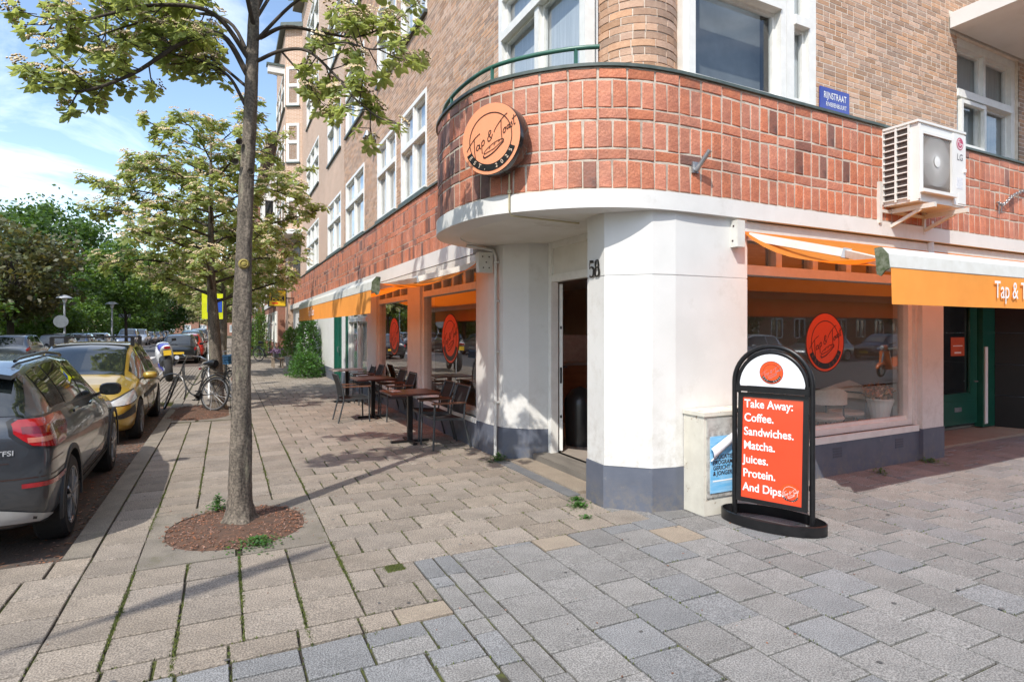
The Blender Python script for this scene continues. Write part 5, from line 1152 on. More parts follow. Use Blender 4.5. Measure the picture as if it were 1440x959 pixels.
class Car:
    def __init__(s, st, W2=None):
        s.st = np.array(st, float); s.y0 = st[0][0]; s.y1 = st[-1][0]
        n = 84; ys = np.linspace(0,1,n); ys = s.y0+(s.y1-s.y0)*(.5-.5*np.cos(ys*math.pi))*.45+(s.y1-s.y0)*ys*.55
        pr = [np.interp(ys, s.st[:,0], s.st[:,k]) for k in range(1,7)]
        for k in range(6):
            a = pr[k]; b = a.copy(); b[1:-1] = .25*a[:-2]+.5*a[1:-1]+.25*a[2:]; pr[k] = b
        s.ys = ys; s.pr = pr; s.sec = np.array([section(*[pr[k][i] for k in range(6)]) for i in range(n)])  # n x 17 x 2
    def P(s, y, k, side=1, off=0.0):
        def at(y, k):
            k = min(max(k,0),KN-1); k0 = min(int(k),KN-2); t = k-k0
            xs = [np.interp(y, s.ys, s.sec[:,q,0]) for q in (k0,k0+1)]; zs = [np.interp(y, s.ys, s.sec[:,q,1]) for q in (k0,k0+1)]
            return np.array((side*(xs[0]*(1-t)+xs[1]*t), y, zs[0]*(1-t)+zs[1]*t))
        p = at(y,k)
        if off:
            e = .02; a = at(y+e,k)-at(y-e,k); b = at(y,min(k+.2,16))-at(y,max(k-.2,0)); nn = np.cross(a,b)*side; L_ = np.linalg.norm(nn)
            if L_ > 1e-9:
                nn = nn/L_; nn = nn if (nn[0]*side+nn[2]*.6) > -.3 else -nn; p = p+nn*off
        return tuple(p)
    def patch(s, mb, y0, y1, k0, k1, side=1, off=.004, ny=12, nk=6):
        """piece of the skin, lifted off it; k0,k1 may be functions of t along y"""
        f0 = k0 if callable(k0) else (lambda t: k0); f1 = k1 if callable(k1) else (lambda t: k1); vs = []; fs = []
        for i in range(ny+1):
            t = i/ny; y = y0+(y1-y0)*t
            for j in range(nk+1): vs.append(s.P(y, f0(t)+(f1(t)-f0(t))*j/nk, side, off))
        for i in range(ny):
            for j in range(nk): q = i*(nk+1)+j; fs.append((q,q+1,q+nk+2,q+nk+1))
        mb.add(vs, fs); return mb
    def wrap(s, mb, o, oy, phi0, phi1, zlo, zhi, side=1, off=.006, n=16, m=5, back=True):
        """piece of the skin found by rays fanned from (0,oy): zlo, zhi are z over t along the fan"""
        from mathutils.bvhtree import BVHTree
        if not hasattr(s,'bvh'): s.bvh = BVHTree.FromPolygons([v.co[:] for v in o.data.vertices],[tuple(p.vertices) for p in o.data.polygons])
        vs = []; fs = []; sg = -1 if back else 1
        for i in range(n+1):
            t = i/n; ph = R(phi0+(phi1-phi0)*t); d = Vector((side*math.sin(ph), sg*math.cos(ph), 0)); a, b = zlo(t), zhi(t)
            for j in range(m+1):
                z = a+(b-a)*j/m; hit = s.bvh.ray_cast(Vector((0,oy,z))+d*3, -d); p = hit[0] if hit[0] is not None else Vector((0,oy,z))+d; p = p+d*off; vs.append(tuple(p))
        for i in range(n):
            for j in range(m): q = i*(m+1)+j; fs.append((q,q+1,q+m+2,q+m+1))
        mb.add(vs, fs); return mb
    def seam(s, mb, pts, side=1, w=.006, off=.0015):
        P = [np.array(s.P(y,k,side,off)) for y,k in pts]; vs = []
        for i, p in enumerate(P):
            d = P[min(i+1,len(P)-1)]-P[max(i-1,0)]; d /= np.linalg.norm(d)+1e-9; n = np.array((side,0,.2)); t = np.cross(d,n); t /= np.linalg.norm(t)+1e-9
            vs += [tuple(p+t*w/2),tuple(p-t*w/2)]
        mb.add(vs, [(2*i,2*i+2,2*i+3,2*i+1) for i in range(len(P)-1)])
    def body(s, mats, parent, wheels, r, holes=True):
        n = len(s.ys); vs = []; ring = 2*KN-2
        for i in range(n):
            for k in range(KN): vs.append((s.sec[i,k,0], s.ys[i], s.sec[i,k,1]))
            for k in range(KN-2,0,-1): vs.append((-s.sec[i,k,0], s.ys[i], s.sec[i,k,1]))
        fs = []
        for i in range(n-1):
            for k in range(ring): fs.append((i*ring+k,i*ring+(k+1)%ring,(i+1)*ring+(k+1)%ring,(i+1)*ring+k))
        fs.append(tuple(range(ring))); fs.append(tuple((n-1)*ring+k for k in range(ring-1,-1,-1)))
        mb = MB(); mb.add(vs, fs); me = mb.mesh('body', list(mats))
        o = bpy.data.objects.new('body', me); COL.objects.link(o)
        if holes:
            c = MB()
            wm = s.pr[3].max()
            for yw in wheels:
                for sd in (-1,1): c.lathe([(0,sd*(wm-.30)),(r+.045,sd*(wm-.30)),(r+.045,sd*(wm+.2)),(0,sd*(wm+.2))],(0,yw,r),36,axis='x')
            cm = c.mesh('cut', list(mats)); cm.polygons.foreach_set('material_index', [1]*len(cm.polygons)); co = bpy.data.objects.new('cut', cm); COL.objects.link(co)
            md = o.modifiers.new('b','BOOLEAN'); md.object = co; md.operation = 'DIFFERENCE'; md.solver = 'EXACT'
            dg = bpy.context.evaluated_depsgraph_get(); m2 = bpy.data.meshes.new_from_object(o.evaluated_get(dg)); o.modifiers.clear(); o.data = m2
            bpy.data.objects.remove(co); bpy.data.meshes.remove(cm)
        o.data.polygons.foreach_set('use_smooth', [True]*len(o.data.polygons)); o.data.set_sharp_from_angle(angle=R(38))
        o.parent = parent; return o
def wheel(par, x, y, r, w=.20, side=1, nsp=5, rimm=None):
    mb = MB(); h = w/2
    mb.lathe([(r*.66,-h),(r*.90,-h),(r*.985,-h*.75),(r,-h*.4),(r,h*.4),(r*.985,h*.75),(r*.90,h),(r*.66,h)],(x,y,r),36,axis='x'); o = mb.build('wheel', TYRE, par, smooth=35)
    f = side*(h-.012); mb = MB()
    mb.lathe([(r*.66,f+side*.012),(r*.69,f+side*.014),(r*.62,f-side*.01),(r*.60,f-side*.06)],(x,y,r),36,axis='x')
    for k in range(nsp):
        a = 2*math.pi*k/nsp+.3
        for da in (-.16,.16): mb.beam((x+f-side*.01,y+.05*r*math.cos(a),r+.05*r*math.sin(a)),(x+f-side*.004,y+.64*r*math.cos(a+da),r+.64*r*math.sin(a+da)),r*.13,.022,up=(0,-math.sin(a),math.cos(a)))
    mb.lathe([(0,f+side*.006),(r*.15,f+side*.004),(r*.17,f-side*.02)],(x,y,r),16,axis='x'); mb.build('rim', rimm or RIM, o, smooth=35)
    mb = MB(); mb.lathe([(0,f-side*.065),(r*.6,f-side*.065)],(x,y,r),24,axis='x'); mb.build('brake_disc', TRIM, o)
def mirror(par, c, y, k, side, mat, size=(.19,.11,.13)):
    p = np.array(c.P(y,k,side,0)); q = p+np.array((side*.13,.0,.06)); mb = MB()
    vs = []; fs = []
    for i, (yy, sc_) in enumerate(((-.055,.86),(-.035,1),(.02,.96),(.06,.70),(.078,.3))):
        for j in range(14): t = 2*math.pi*j/14; ct, st_ = math.cos(t), math.sin(t); vs.append((q[0]+side*(.005)+size[0]*.5*sc_*math.copysign(abs(ct)**.7,ct), q[1]+yy, q[2]+size[2]*.5*sc_*math.copysign(abs(st_)**.7,st_)))
    for i in range(4):
        for j in range(14): fs.append((i*14+j,i*14+(j+1)%14,(i+1)*14+(j+1)%14,(i+1)*14+j))
    fs.append(tuple(range(14))); fs.append(tuple(56+j for j in range(13,-1,-1))); mb.add(vs, fs); o = mb.build('mirror', mat, par, smooth=50)
    m2 = MB(); m2.beam(tuple(p),tuple(q-np.array((side*.06,0,.03))),.05,.03); m2.build('mirror_arm', TRIM, o)
    m3 = MB(); m3.poly([(q[0]+side*.005+size[0]*.40*math.cos(t),q[1]-.056,q[2]+size[2]*.38*math.sin(t)) for t in np.linspace(0,6.1,16)]); m3.build('mirror_glass', CGL, o, fix=False)
def glazing(par, c, side_ws, wind, rear, sunroof=None, pillar=True):
    for sd in (-1,1):
        for (ya, yb, k0, k1) in side_ws:
            mb = MB(); c.patch(mb,ya,yb,k0,k1,sd,.004,14,6); mb.build('side_window', CGL, par, smooth=60)
    for (nm, w) in (('windscreen',wind),('rear_window',rear)):
        if w:
            mb = MB()
            for sd in (-1,1): c.patch(mb,w[0],w[1],w[2],16,sd,.005,14,8)
            mb.build(nm, CGL, par, smooth=60)
def plate(par, y, z, mat=PLATEY, txt=None, face=-1):
    mb = MB(); mb.bx(-.26,.26,y-.006,y+.006,z-.055,z+.055); o = mb.build('number_plate', mat, par); return o
HATCH = [ # y, zb, zs, zr, wm, ws, wr : a small hatchback, rear at y=0
 (0,.36,.62,.72,.66,.60,.50),(.03,.27,.78,.88,.76,.70,.58),(.12,.22,.86,.98,.83,.76,.60),(.30,.20,.89,1.18,.855,.775,.58),(.52,.19,.90,1.40,.865,.785,.57),(.85,.18,.90,1.465,.87,.79,.575),
 (1.6,.17,.90,1.50,.875,.80,.59),(2.4,.17,.885,1.465,.875,.80,.585),(2.75,.17,.875,1.35,.875,.80,.57),(3.15,.17,.865,1.05,.87,.80,.60),(3.32,.17,.86,.95,.87,.79,.64),(3.7,.18,.80,.87,.85,.76,.62),(3.95,.19,.70,.76,.80,.70,.58),(4.10,.24,.58,.62,.70,.62,.52),(4.16,.34,.48,.52,.58,.52,.46)]
def hatchback(name, label, pm, group, scale=1.0, detail=1, rear_col=None):
    t = thing(name, label, 'car', (0,0,0), 0, group)
    c = Car(HATCH); wy = (.78,3.36); r = .305
    c.body((pm, TRIM), t, wy, r)
    glazing(t, c, [(.62,1.42,9.2,11.8),(1.48,2.95,9.2,11.8)], (2.44,3.24,12.6), (.14,.50,12.6))
    for y in wy:
        for sd in (-1,1): wheel(t, sd*.775, y, r, .19, sd)
    for sd in (-1,1):
        mb = MB(); c.patch(mb,.035,.34,6.4,8.9,sd,.007,8,5); mb.build('tail_light', RLENS, t, smooth=60)
        mb = MB(); c.patch(mb,3.62,4.02,6.6,8.6,sd,.007,10,5); mb.build('headlight', CLENS, t, smooth=60)
        mb = MB(); c.seam(mb,[(1.46,k) for k in np.linspace(3,8.6,8)],sd); c.seam(mb,[(2.62,k) for k in np.linspace(3,8.6,8)],sd); mb.build('door_seam', TRIM, t, fix=False)
        mirror(t, c, 2.66, 8.6, sd, pm)
    plate(t, -.004, .55); mb = MB(); mb.bx(-.60,.60,-.012,.05,.30,.42); mb.build('rear_bumper', TRIM, t)
    plate(t, 4.165, .42); mb = MB(); mb.bx(-.45,.45,4.10,4.172,.30,.36); mb.build('grille', TRIM, t)
    return t
# ---- the grey crossover in front
Q = [(0,.50,.66,.76,.72,.68,.56),(.03,.36,.93,1.0,.86,.80,.70),(.09,.30,1.05,1.10,.885,.815,.73),(.20,.27,1.075,1.20,.90,.82,.71),(.34,.25,1.08,1.38,.90,.82,.67),(.42,.24,1.08,1.45,.90,.82,.64),(.75,.23,1.07,1.49,.90,.82,.612),(1.6,.22,1.045,1.515,.90,.822,.62),(2.3,.22,1.02,1.475,.90,.825,.615),
     (2.62,.22,1.005,1.36,.90,.825,.60),(3.02,.22,.975,1.10,.895,.82,.63),(3.18,.22,.945,1.03,.89,.81,.66),(3.7,.24,.90,.97,.87,.78,.64),(3.98,.26,.82,.88,.83,.73,.60),(4.14,.32,.66,.70,.74,.66,.54),(4.19,.42,.55,.58,.60,.56,.46)]
GREY = paint("graphite_paint", (.050,.056,.065))
qc = thing('parked_car', 'dark grey crossover car cut by the picture edge, nearest of the parked row', 'car', (0,0,0), 0, 'cars parked along the near kerb')
c = Car(Q); wy = (.80,3.40); r = .345
qb = c.body((GREY, TRIM), qc, wy, r)
glazing(qc, c, [(.50,.98,9.25,11.9),(1.03,1.78,9.15,11.9),(1.84,2.86,9.15,11.9)], (2.34,3.10,12.6), (.11,.40,12.1))
for y in wy:
    for sd in (-1,1): wheel(qc, sd*.79, y, r, .215, sd, 5)
for sd in (-1,1):
    lp = lambda pts: (lambda t: float(np.interp(t,[p[0] for p in pts],[p[1] for p in pts])))
    lo_, hi_ = lp([(0,.99),(.10,.90),(.35,.865),(.72,.855),(1,.96)]), lp([(0,1.06),(.05,1.085),(.6,1.085),(1,1.07)])
    mb = MB(); c.wrap(mb,qb,1.0,34,71,lambda t: lo_(t)-.018,lambda t: hi_(t)+.014,sd,.004,18,5); tl = mb.build('tail_light', BLACK, qc, smooth=60)
    mb = MB(); c.wrap(mb,qb,1.0,35,70,lo_,hi_,sd,.012,18,6); mb.build('lens', RLENS, tl, smooth=60)
    mb = MB(); c.wrap(mb,qb,1.0,37,64,lambda t: .985-.02*t,lambda t: 1.035-.01*t,sd,.0135,14,2); mb.build('light_bar', RLENSD, tl, smooth=60)
    mb = MB(); c.wrap(mb,qb,1.0,38,52,lambda t: .92,lambda t: .955,sd,.0135,10,2); mb.build('reversing_lens', M("amber_lens", (.55,.25,.16), (.40,.10,.08), .15, coat=.8), tl, smooth=60)
    mb = MB(); c.wrap(mb,qb,1.0,36,61,lambda t: .60-.01*t,lambda t: .632,sd,.010,12,2); mb.build('reflector', RLENS, qc, smooth=60)
    mb = MB(); c.wrap(mb,qb,1.0,0,50,lambda t: .36-.03*t,lambda t: .53-.19*t*t,sd,.012,12,4); mb.build('skid_plate', SILV, qc, smooth=60)
    mb = MB(); c.wrap(mb,qb,1.0,30,64,lambda t: .665,lambda t: .673,sd,.003,14,1); c.wrap(mb,qb,1.0,30,33.5,lambda t: .78,lambda t: .786,sd,.003,4,1); mb.build('bumper_seam', INK, qc, fix=False)
    mb = MB(); c.patch(mb,1.16,3.02,2.1,3.15,sd,.010,14,3); mb.build('sill_trim', TRIM, qc, smooth=60)
    for yw in wy:
        mb = MB(); vs = []; fs = []
        for i in range(29):
            a = R(-12+204*i/28)
            for q,x in ((r+.042,.893),(r+.042,.906),(r+.085,.906),(r+.09,.885)): vs.append((sd*x,yw+q*math.cos(a),r+q*math.sin(a)))
        for i in range(28):
            for j in range(4): fs.append((4*i+j,4*i+4+j,4*i+4+(j+1)%4,4*i+(j+1)%4))
        mb.add(vs, fs); mb.build('arch_trim', GREY if False else TRIM, qc, smooth=50)
    mb = MB(); c.seam(mb,[(1.0,k) for k in np.linspace(5.6,8.9,8)],sd); c.seam(mb,[(1.81,k) for k in np.linspace(3,8.9,8)],sd); c.seam(mb,[(2.84,k) for k in np.linspace(3,8.6,8)],sd); c.seam(mb,[(y,3.2) for y in np.linspace(1.2,2.84,10)],sd); c.seam(mb,[(y,5.35) for y in np.linspace(.03,.42,10)],sd,.007); mb.build('panel_seam', INK, qc, fix=False)
    for y in (1.18,2.0):
        p = np.array(c.P(y,7.3,sd,.018)); mb = MB(); mb.beam(p-np.array((0,.085,0)),p+np.array((0,.085,.006)),.018,.026); mb.build('door_handle', GREY, qc)
    mb = MB(); mb.tube([c.P(y,13.15,sd,.03) for y in np.linspace(.62,2.35,18)],.014,6); mb.build('roof_rail', BLACK, qc, smooth=50)
    mirror(qc, c, 2.66, 8.7, sd, BLACK, (.21,.1,.14))
    mb = MB(); c.patch(mb,.48,2.92,8.62,9.05,sd,.006,30,2); mb.build('belt_trim', BLACK, qc, smooth=60)
mb = MB()
for sd in (-1,1): c.patch(mb,.21,.47,13.6 if False else 12.7,16,sd,.022,6,8)
sp_ = MB(); vs = []; fs = []
for i in range(21):
    x = -.62+1.24*i/20; dz = -.05*(abs(x)/.62)**3
    vs += [(x,.47,1.475+dz),(x,.22,1.447+dz),(x,.22,1.415+dz),(x,.45,1.43+dz)]
for i in range(20):
    for j in range(4): fs.append((4*i+j,4*i+4+j,4*i+4+(j+1)%4,4*i+(j+1)%4))
fs += [(0,1,2,3),(83,82,81,80)]; sp_.add(vs, fs); sp_.build('roof_spoiler', GREY, qc, smooth=50)
mb = MB(); text_mb(mb,'TFSI',.050,(.585,-.002,.84),(1,.16,0),(0,.12,1),'LEFT',.02,xs=1.1); mb.build('badge', SILV, qc, fix=False)
plate(qc, .005, .88)
qc.location = (-2.045, 5.30, -.09); qc.rotation_euler = (0,0,R(1.8))
# ---- the golden hatchback facing us
GOLD = paint("golden_paint", (.46,.30,.045), .35)
P307 = [(0,.36,.62,.72,.66,.60,.50),(.03,.27,.80,.90,.76,.70,.58),(.12,.22,.88,1.02,.83,.76,.60),(.28,.20,.92,1.22,.86,.785,.58),(.45,.19,.93,1.43,.873,.795,.57),(.85,.18,.93,1.49,.878,.80,.575),
 (1.5,.17,.93,1.515,.88,.805,.59),(2.15,.17,.91,1.49,.88,.805,.59),(2.5,.17,.90,1.39,.88,.805,.585),(3.12,.17,.885,1.04,.875,.80,.63),(3.3,.17,.88,.98,.87,.79,.66),(3.75,.18,.80,.89,.85,.76,.64),(4.0,.19,.70,.79,.80,.71,.58),(4.15,.24,.58,.66,.71,.63,.50),(4.21,.34,.50,.56,.60,.54,.44)]
gc = thing('parked_car', 'golden yellow hatchback with black roof bars, parked nose to nose behind the grey car', 'car', (0,0,0), 0, 'cars parked along the near kerb')
c = Car(P307); wy = (.80,3.42); r = .315
gb = c.body((GOLD, TRIM), gc, wy, r)
glazing(gc, c, [(.62,1.40,9.2,11.8),(1.46,2.20,9.2,11.8),(2.26,2.98,9.2,11.7)], (2.20,3.20,12.55), (.14,.44,12.6))
for y in wy:
    for sd in (-1,1): wheel(gc, sd*.785, y, r, .20, sd, 5)
for sd in (-1,1):
    lo_, hi_ = (lambda t: .60-.03*math.sin(3.14*t)+.10*t), (lambda t: .655+.15*t+.03*math.sin(3.14*t))
    mb = MB(); c.wrap(mb,gb,3.2,31,63,lo_,hi_,sd,.012,16,5,False); ho_ = mb.build('headlight', CLENS, gc, smooth=60)
    mb = MB(); c.wrap(mb,gb,3.2,30,64,lambda t: lo_(t)-.012,lambda t: hi_(t)+.012,sd,.005,16,5,False); mb.build('headlight_rim', TRIM, ho_, smooth=60)
    mb = MB(); c.patch(mb,3.82,4.205,4.6,5.7,sd,.012,10,4); mb.build('bumper_strip', TRIM, gc, smooth=60)
    mb = MB(); c.patch(mb,1.2,3.02,5.2,5.7,sd,.010,14,3); mb.build('side_strip', TRIM, gc, smooth=60)
    mb = MB(); c.patch(mb,.04,.30,6.4,8.9,sd,.007,8,5); mb.build('tail_light', RLENS, gc, smooth=60)
    mb = MB(); c.seam(mb,[(1.43,k) for k in np.linspace(3,8.9,8)],sd); c.seam(mb,[(2.23,k) for k in np.linspace(3,8.9,8)],sd); c.seam(mb,[(3.0,k) for k in np.linspace(3,8.3,8)],sd); c.seam(mb,[(y,13.2) for y in np.linspace(3.25,4.0,8)],sd); mb.build('panel_seam', INK, gc, fix=False)
    for y in (1.55,2.35):
        p = np.array(c.P(y,7.4,sd,.016)); mb = MB(); mb.beam(p-np.array((0,.07,0)),p+np.array((0,.07,0)),.018,.026); mb.build('door_handle', GOLD, gc)
    mirror(gc, c, 2.80, 8.7, sd, GOLD, (.22,.1,.13))
    mb = MB(); mb.tube([(sd*x,3.0+.14*k_,.985) for x,k_ in ((.62,0),(.3,.3),(.05,.55))],.008,5); mb.build('wiper', BLACK, gc)
mb = MB(); mb.bx(-.36,.36,4.12,4.215,.36,.46); mb.bx(-.30,.30,4.10,4.2,.60,.64); mb.build('grille', TRIM, gc); plate(gc,4.222,.52)
for y in (1.02,2.02):
    mb = MB(); mb.bx(-.60,.60,y-.035,y+.035,1.585,1.612); bo = mb.build('roof_bar', BLACK, gc)
    for sd in (-1,1): mb = MB(); mb.beam((sd*.585,y,1.44),(sd*.585,y,1.60),.05,.06); mb.build('bar_foot', BLACK, bo)
gc.location = (-2.10, 14.55, -.09); gc.rotation_euler = (0,0,math.pi)
# ---- the rest of the parked cars
near = 'cars parked along the near kerb'; far = 'cars parked along the far kerb'; back = 'cars parked across the road behind'
BLKP = paint("black_paint", (.012,.013,.015), .3); REDC = paint("red_paint", (.50,.025,.012), .2); SILC = paint("silver_paint", (.42,.44,.46), .6); BLUC = paint("slate_blue_paint", (.10,.13,.20), .5); TEAL = paint("dark_teal_paint", (.02,.06,.065), .4); WHTC = paint("white_car_paint", (.68,.69,.70), .0); GRYC = paint("mid_grey_paint", (.17,.185,.20), .6)
a = hatchback('parked_car','black hatchback with red tail lights behind the motorcycle',BLKP,near); a.location = (-2.15,33.6,-.09)
b = hatchback('parked_car','bright red hatchback parked just beyond the black one',REDC,near); b.location = (-2.0,38.6,-.09)
base = {'g': hatchback('parked_car','grey estate like hatchback across the street at the left picture edge',GRYC,far)}
base['g'].location = (-9.25,35.2,-.09)
def recol(o, frm, to):
    for ch in o.children_recursive:
        if ch.type == 'MESH' and any(m_ is frm for m_ in ch.data.materials):
            ch.data = ch.data.copy()
            for i, m_ in enumerate(ch.data.materials):
                if m_ is frm: ch.data.materials[i] = to
def more(loc, rz, label, mat, group, sc=None, src=a, frm=BLKP):
    o = copy_thing(src, loc, rz, label, sc); o['group'] = group; recol(o, frm, mat); return o
more((-2.05,43.8,-.09),0,'dark teal car beyond the red hatchback on the near side',TEAL,near,(1,1,1.12))
more((-2.05,49.2,-.09),0,'silver car far down the near kerb row',SILC,near); more((-2.05,55.0,-.09),0,'slate blue van like car far down the near kerb row',BLUC,near,(1,1.05,1.2))
more((-8.9,41.2,-.09),0,'dark car with a red light just beyond the grey one across the street',BLKP,far); more((-8.9,46.9,-.09),0,'dark blue car in the middle of the far row',BLUC,far)
more((-8.75,52.5,-.09),0,'silver car between the two street lamps across the street',SILC,far)
more((-8.6,70.4,-.09),math.pi,'slate blue people carrier facing us across the street',BLUC,far,(1.05,1.05,1.22)); more((-8.55,78,-.09),math.pi,'silver people carrier beyond the slate blue one',SILC,far,(1.05,1.05,1.2))
for k in range(4): more((-8.5,85+7*k,-.09),math.pi,['dark car beyond the silver people carrier','grey car further down the far row','black car further down the far row','white car at the end of the far row'][k],[BLKP,GRYC,BLKP,WHTC][k],far)
# across the other road, seen only in the shop panes
for (x,y,rz,m_,lb) in ((26.5,-11.5,R(90),WHTC,'white hatchback parked behind the viewer, mirrored in the shop pane'),(32.5,-11.6,R(90),GRYC,'grey hatchback parked behind the viewer, mirrored in the shop pane'),(38.5,-11.4,R(90),BLKP,'black hatchback parked behind the viewer near the orange scooter')): more((x,y,-.1),rz,lb,m_,back)
# ---------------------------------------------------------------- two-wheelers
CHR = M("chrome", (.62,.62,.63), None, .18, 1.0)
def spoked(par, c, r, ax, n=28, tyre=.018, name='wheel'):
    c = np.array(c, float); ax = np.array(ax, float); ax /= np.linalg.norm(ax); u = np.cross(ax,(0,0,1)); u /= np.linalg.norm(u); v = np.cross(u,ax)
    cp = lambda q, t: tuple(c+u*q*math.cos(t)+v*q*math.sin(t))
    mb = MB(); mb.tube([cp(r-tyre,2*math.pi*i/40) for i in range(41)],tyre,8,cap=False); o = mb.build(name, TYRE, par, smooth=60)
    mb = MB(); mb.tube([cp(r-.045,2*math.pi*i/40) for i in range(41)],.011,6,cap=False); mb.build('rim', STEEL, o, smooth=60)
    mb = MB(); mb.tube([tuple(c-ax*.035),tuple(c+ax*.035)],.022,8)
    for i in range(n): t = 2*math.pi*i/n; mb.tube([tuple(np.array(cp(.02,t+.5*(-1)**i))+ax*.025*(-1)**i),cp(r-.05,t)],.0016,3,cap=False)
    mb.build('spokes', STEEL, o, fix=False); return o
def unit_(a): return a/np.linalg.norm(a)
def bicycle(label, A, B, lean, frame, group=None, crate=False, steer=False):
    """A, B: ground contacts of rear and front wheel"""
    A = np.array(A,float); B = np.array(B,float); f = (B-A)/np.linalg.norm(B-A); L_ = np.linalg.norm(B-A); sd = np.array((f[1],-f[0],0)); up = np.array((0,0,1.))*math.cos(lean)+sd*math.sin(lean); ax = np.cross(f,up)
    t = thing('bicycle', label, 'bicycle', tuple(A), 0, group)
    Q = lambda x, z, s=0: tuple(A+f*x+up*z+ax*s)
    spoked(t, Q(0,.35), .35, ax)
    fax = unit_(np.array((1,.12,0))*math.cos(R(20))-np.array((0,0,1.))*math.sin(R(20))) if steer else ax
    fc = np.array(Q(L_,.335)); spoked(t, tuple(fc), .35, fax)
    mb = MB(); bb = (.44,.30)
    for p, q, r_ in (((0,.35),(bb[0],bb[1]),.011),((0,.35),(.30,.80),.009),((bb[0],bb[1]),(.26,.90),.016)): mb.tube([Q(*p,.0),Q(*q,.0)],r_,7)
    mb.tube([Q(*p) for p in cr([(.44,.30),(.62,.36),(.80,.58),(L_-.22,.86)],6)],.016,7); mb.tube([Q(*p) for p in cr([(.36,.62),(.55,.52),(.78,.66),(L_-.25,.92)],6)],.011,7)
    mb.tube([Q(L_-.27,1.02),Q(L_-.20,.80)],.019,7)
    for s in (-.05,.05): mb.tube([Q(L_,.35,s),Q(L_-.10,.62,s),Q(L_-.20,.80,0)],.010,6)
    mb.build('frame', frame, t, smooth=50)
    for cx_ in (0,L_): mb = MB(); mb.tube([Q(cx_+.385*math.cos(a_),.35+.385*math.sin(a_)) for a_ in np.linspace(R(-5 if cx_ == 0 else 20),R(170 if cx_ == 0 else 200),18)],.016,5); mb.build('mudguard', frame, t, smooth=50)
    mb = MB(); mb.tube([Q(L_-.30,1.10),Q(L_-.27,1.02)],.012,6); mb.tube([Q(*p) for p in [(L_-.56,1.06,-.26),(L_-.42,1.12,-.24),(L_-.31,1.12,-.08),(L_-.30,1.11,0),(L_-.31,1.12,.08),(L_-.42,1.12,.24),(L_-.56,1.06,.26)]],.011,6); mb.build('handlebar', CHR, t, smooth=50)
    mb = MB(); sc_ = Q(.20,.97); vs = []
    mb.tube([Q(.06,.965),Q(.14,.97),Q(.26,.965),Q(.36,.955)],[.075,.085,.045,.02],8); mb.build('saddle', BLACK, t, smooth=60)
    mb = MB(); mb.tube([Q(.26,.88),Q(.22,.96)],.013,6); mb.build('seat_post', CHR, t)
    mb = MB()
    for s in (-.06,.06): mb.tube([Q(-.38,.76,s),Q(.16,.78,s)],.007,5); mb.tube([Q(-.30,.76,s),Q(0,.36,s)],.006,5)
    for x in (-.36,-.2,-.02): mb.tube([Q(x,.765,-.06),Q(x,.765,.06)],.006,5)
    mb.build('carrier', BLACK, t)
    mb = MB(); mb.obox(Q(-.40,.66),f,up,ax,.03,.05,.07); mb.build('rear_light', RLENS, t)
    mb = MB(); mb.tube([Q(bb[0],bb[1],-.06),Q(bb[0],bb[1],.06)],.025,8)
    vs = [Q(bb[0]+.09*math.cos(a_),bb[1]+.09*math.sin(a_),.05) for a_ in np.linspace(0,6.1,20)]; mb.poly(vs); mb.tube([Q(bb[0],bb[1],.065),Q(bb[0]+.14,bb[1]-.09,.07)],.009,5); mb.tube([Q(bb[0],bb[1],-.065),Q(bb[0]-.14,bb[1]+.09,-.07)],.009,5)
    mb.obox(Q(bb[0]+.14,bb[1]-.09,.12),f,up,ax,.09,.02,.09); mb.obox(Q(bb[0]-.14,bb[1]+.09,-.12),f,up,ax,.09,.02,.09); mb.build('crank', TRIM, t)
    mb = MB(); mb.tube([Q(.02,.30,-.05),Q(-.1,.02,-.18)],.008,5); mb.build('kick_stand', STEEL, t)
    if crate:
        mb = MB()
        for k in range(4): mb.obox(Q(L_+.05,.86+k*.055),f,up,ax,.34,.038,.36)
        mb.build('front_crate', M("blue_crate", (.06,.20,.36), None, .6), t)
    return t
BKP = M("bike_black", (.022,.023,.025), (.05,.05,.05), .35, scale=14, coat=.4)
bicycle('old black city bicycle leaning by the second street tree', (-.24,13.28,0), (-1.07,14.02,0), R(9), BKP, steer=True)
bicycle('bicycle with a pale blue front crate standing behind the second tree', (-.35,16.5,0), (.15,15.6,0), R(4), BKP, None, True)
mc = thing('motorcycle', 'white and blue sports motorcycle on its stand, yellow plate towards us', 'motorcycle', (0,0,0))
MBL = M("moto_blue", (.06,.065,.36), (.05,.05,.30), .25, coat=.8); MWH = M("moto_white", (.72,.72,.72), None, .25, coat=.8)
for y, w_ in ((0,.095),(1.42,.06)):
    mb = MB(); mb.lathe([(.20,-w_*.8),(.27,-w_),(.31,-w_*.6),(.318,0),(.31,w_*.6),(.27,w_),(.20,w_*.8)],(0,y,.318),30,axis='x'); o = mb.build('wheel', TYRE, mc, smooth=50)
    mb = MB(); mb.lathe([(.0,-.05),(.06,-.05),(.20,-w_*.7),(.20,w_*.7),(.06,.05),(0,.05)],(0,y,.318),24,axis='x'); mb.build('rim', MWH, o, smooth=40)
def blob(name, mat, secs, par):
    mb = MB(); vs = []; fs = []; n = 12
    for (y,z,hw,hh) in secs:
        for j in range(n): t = 2*math.pi*j/n; ct, s_ = math.cos(t), math.sin(t); vs.append((hw*math.copysign(abs(ct)**.75,ct),y,z+hh*math.copysign(abs(s_)**.75,s_)))
    for i in range(len(secs)-1):
        for j in range(n): fs.append((i*n+j,i*n+(j+1)%n,(i+1)*n+(j+1)%n,(i+1)*n+j))
    fs += [tuple(range(n)),tuple((len(secs)-1)*n+j for j in range(n-1,-1,-1))]; mb.add(vs, fs); return mb.build(name, mat, par, smooth=50)
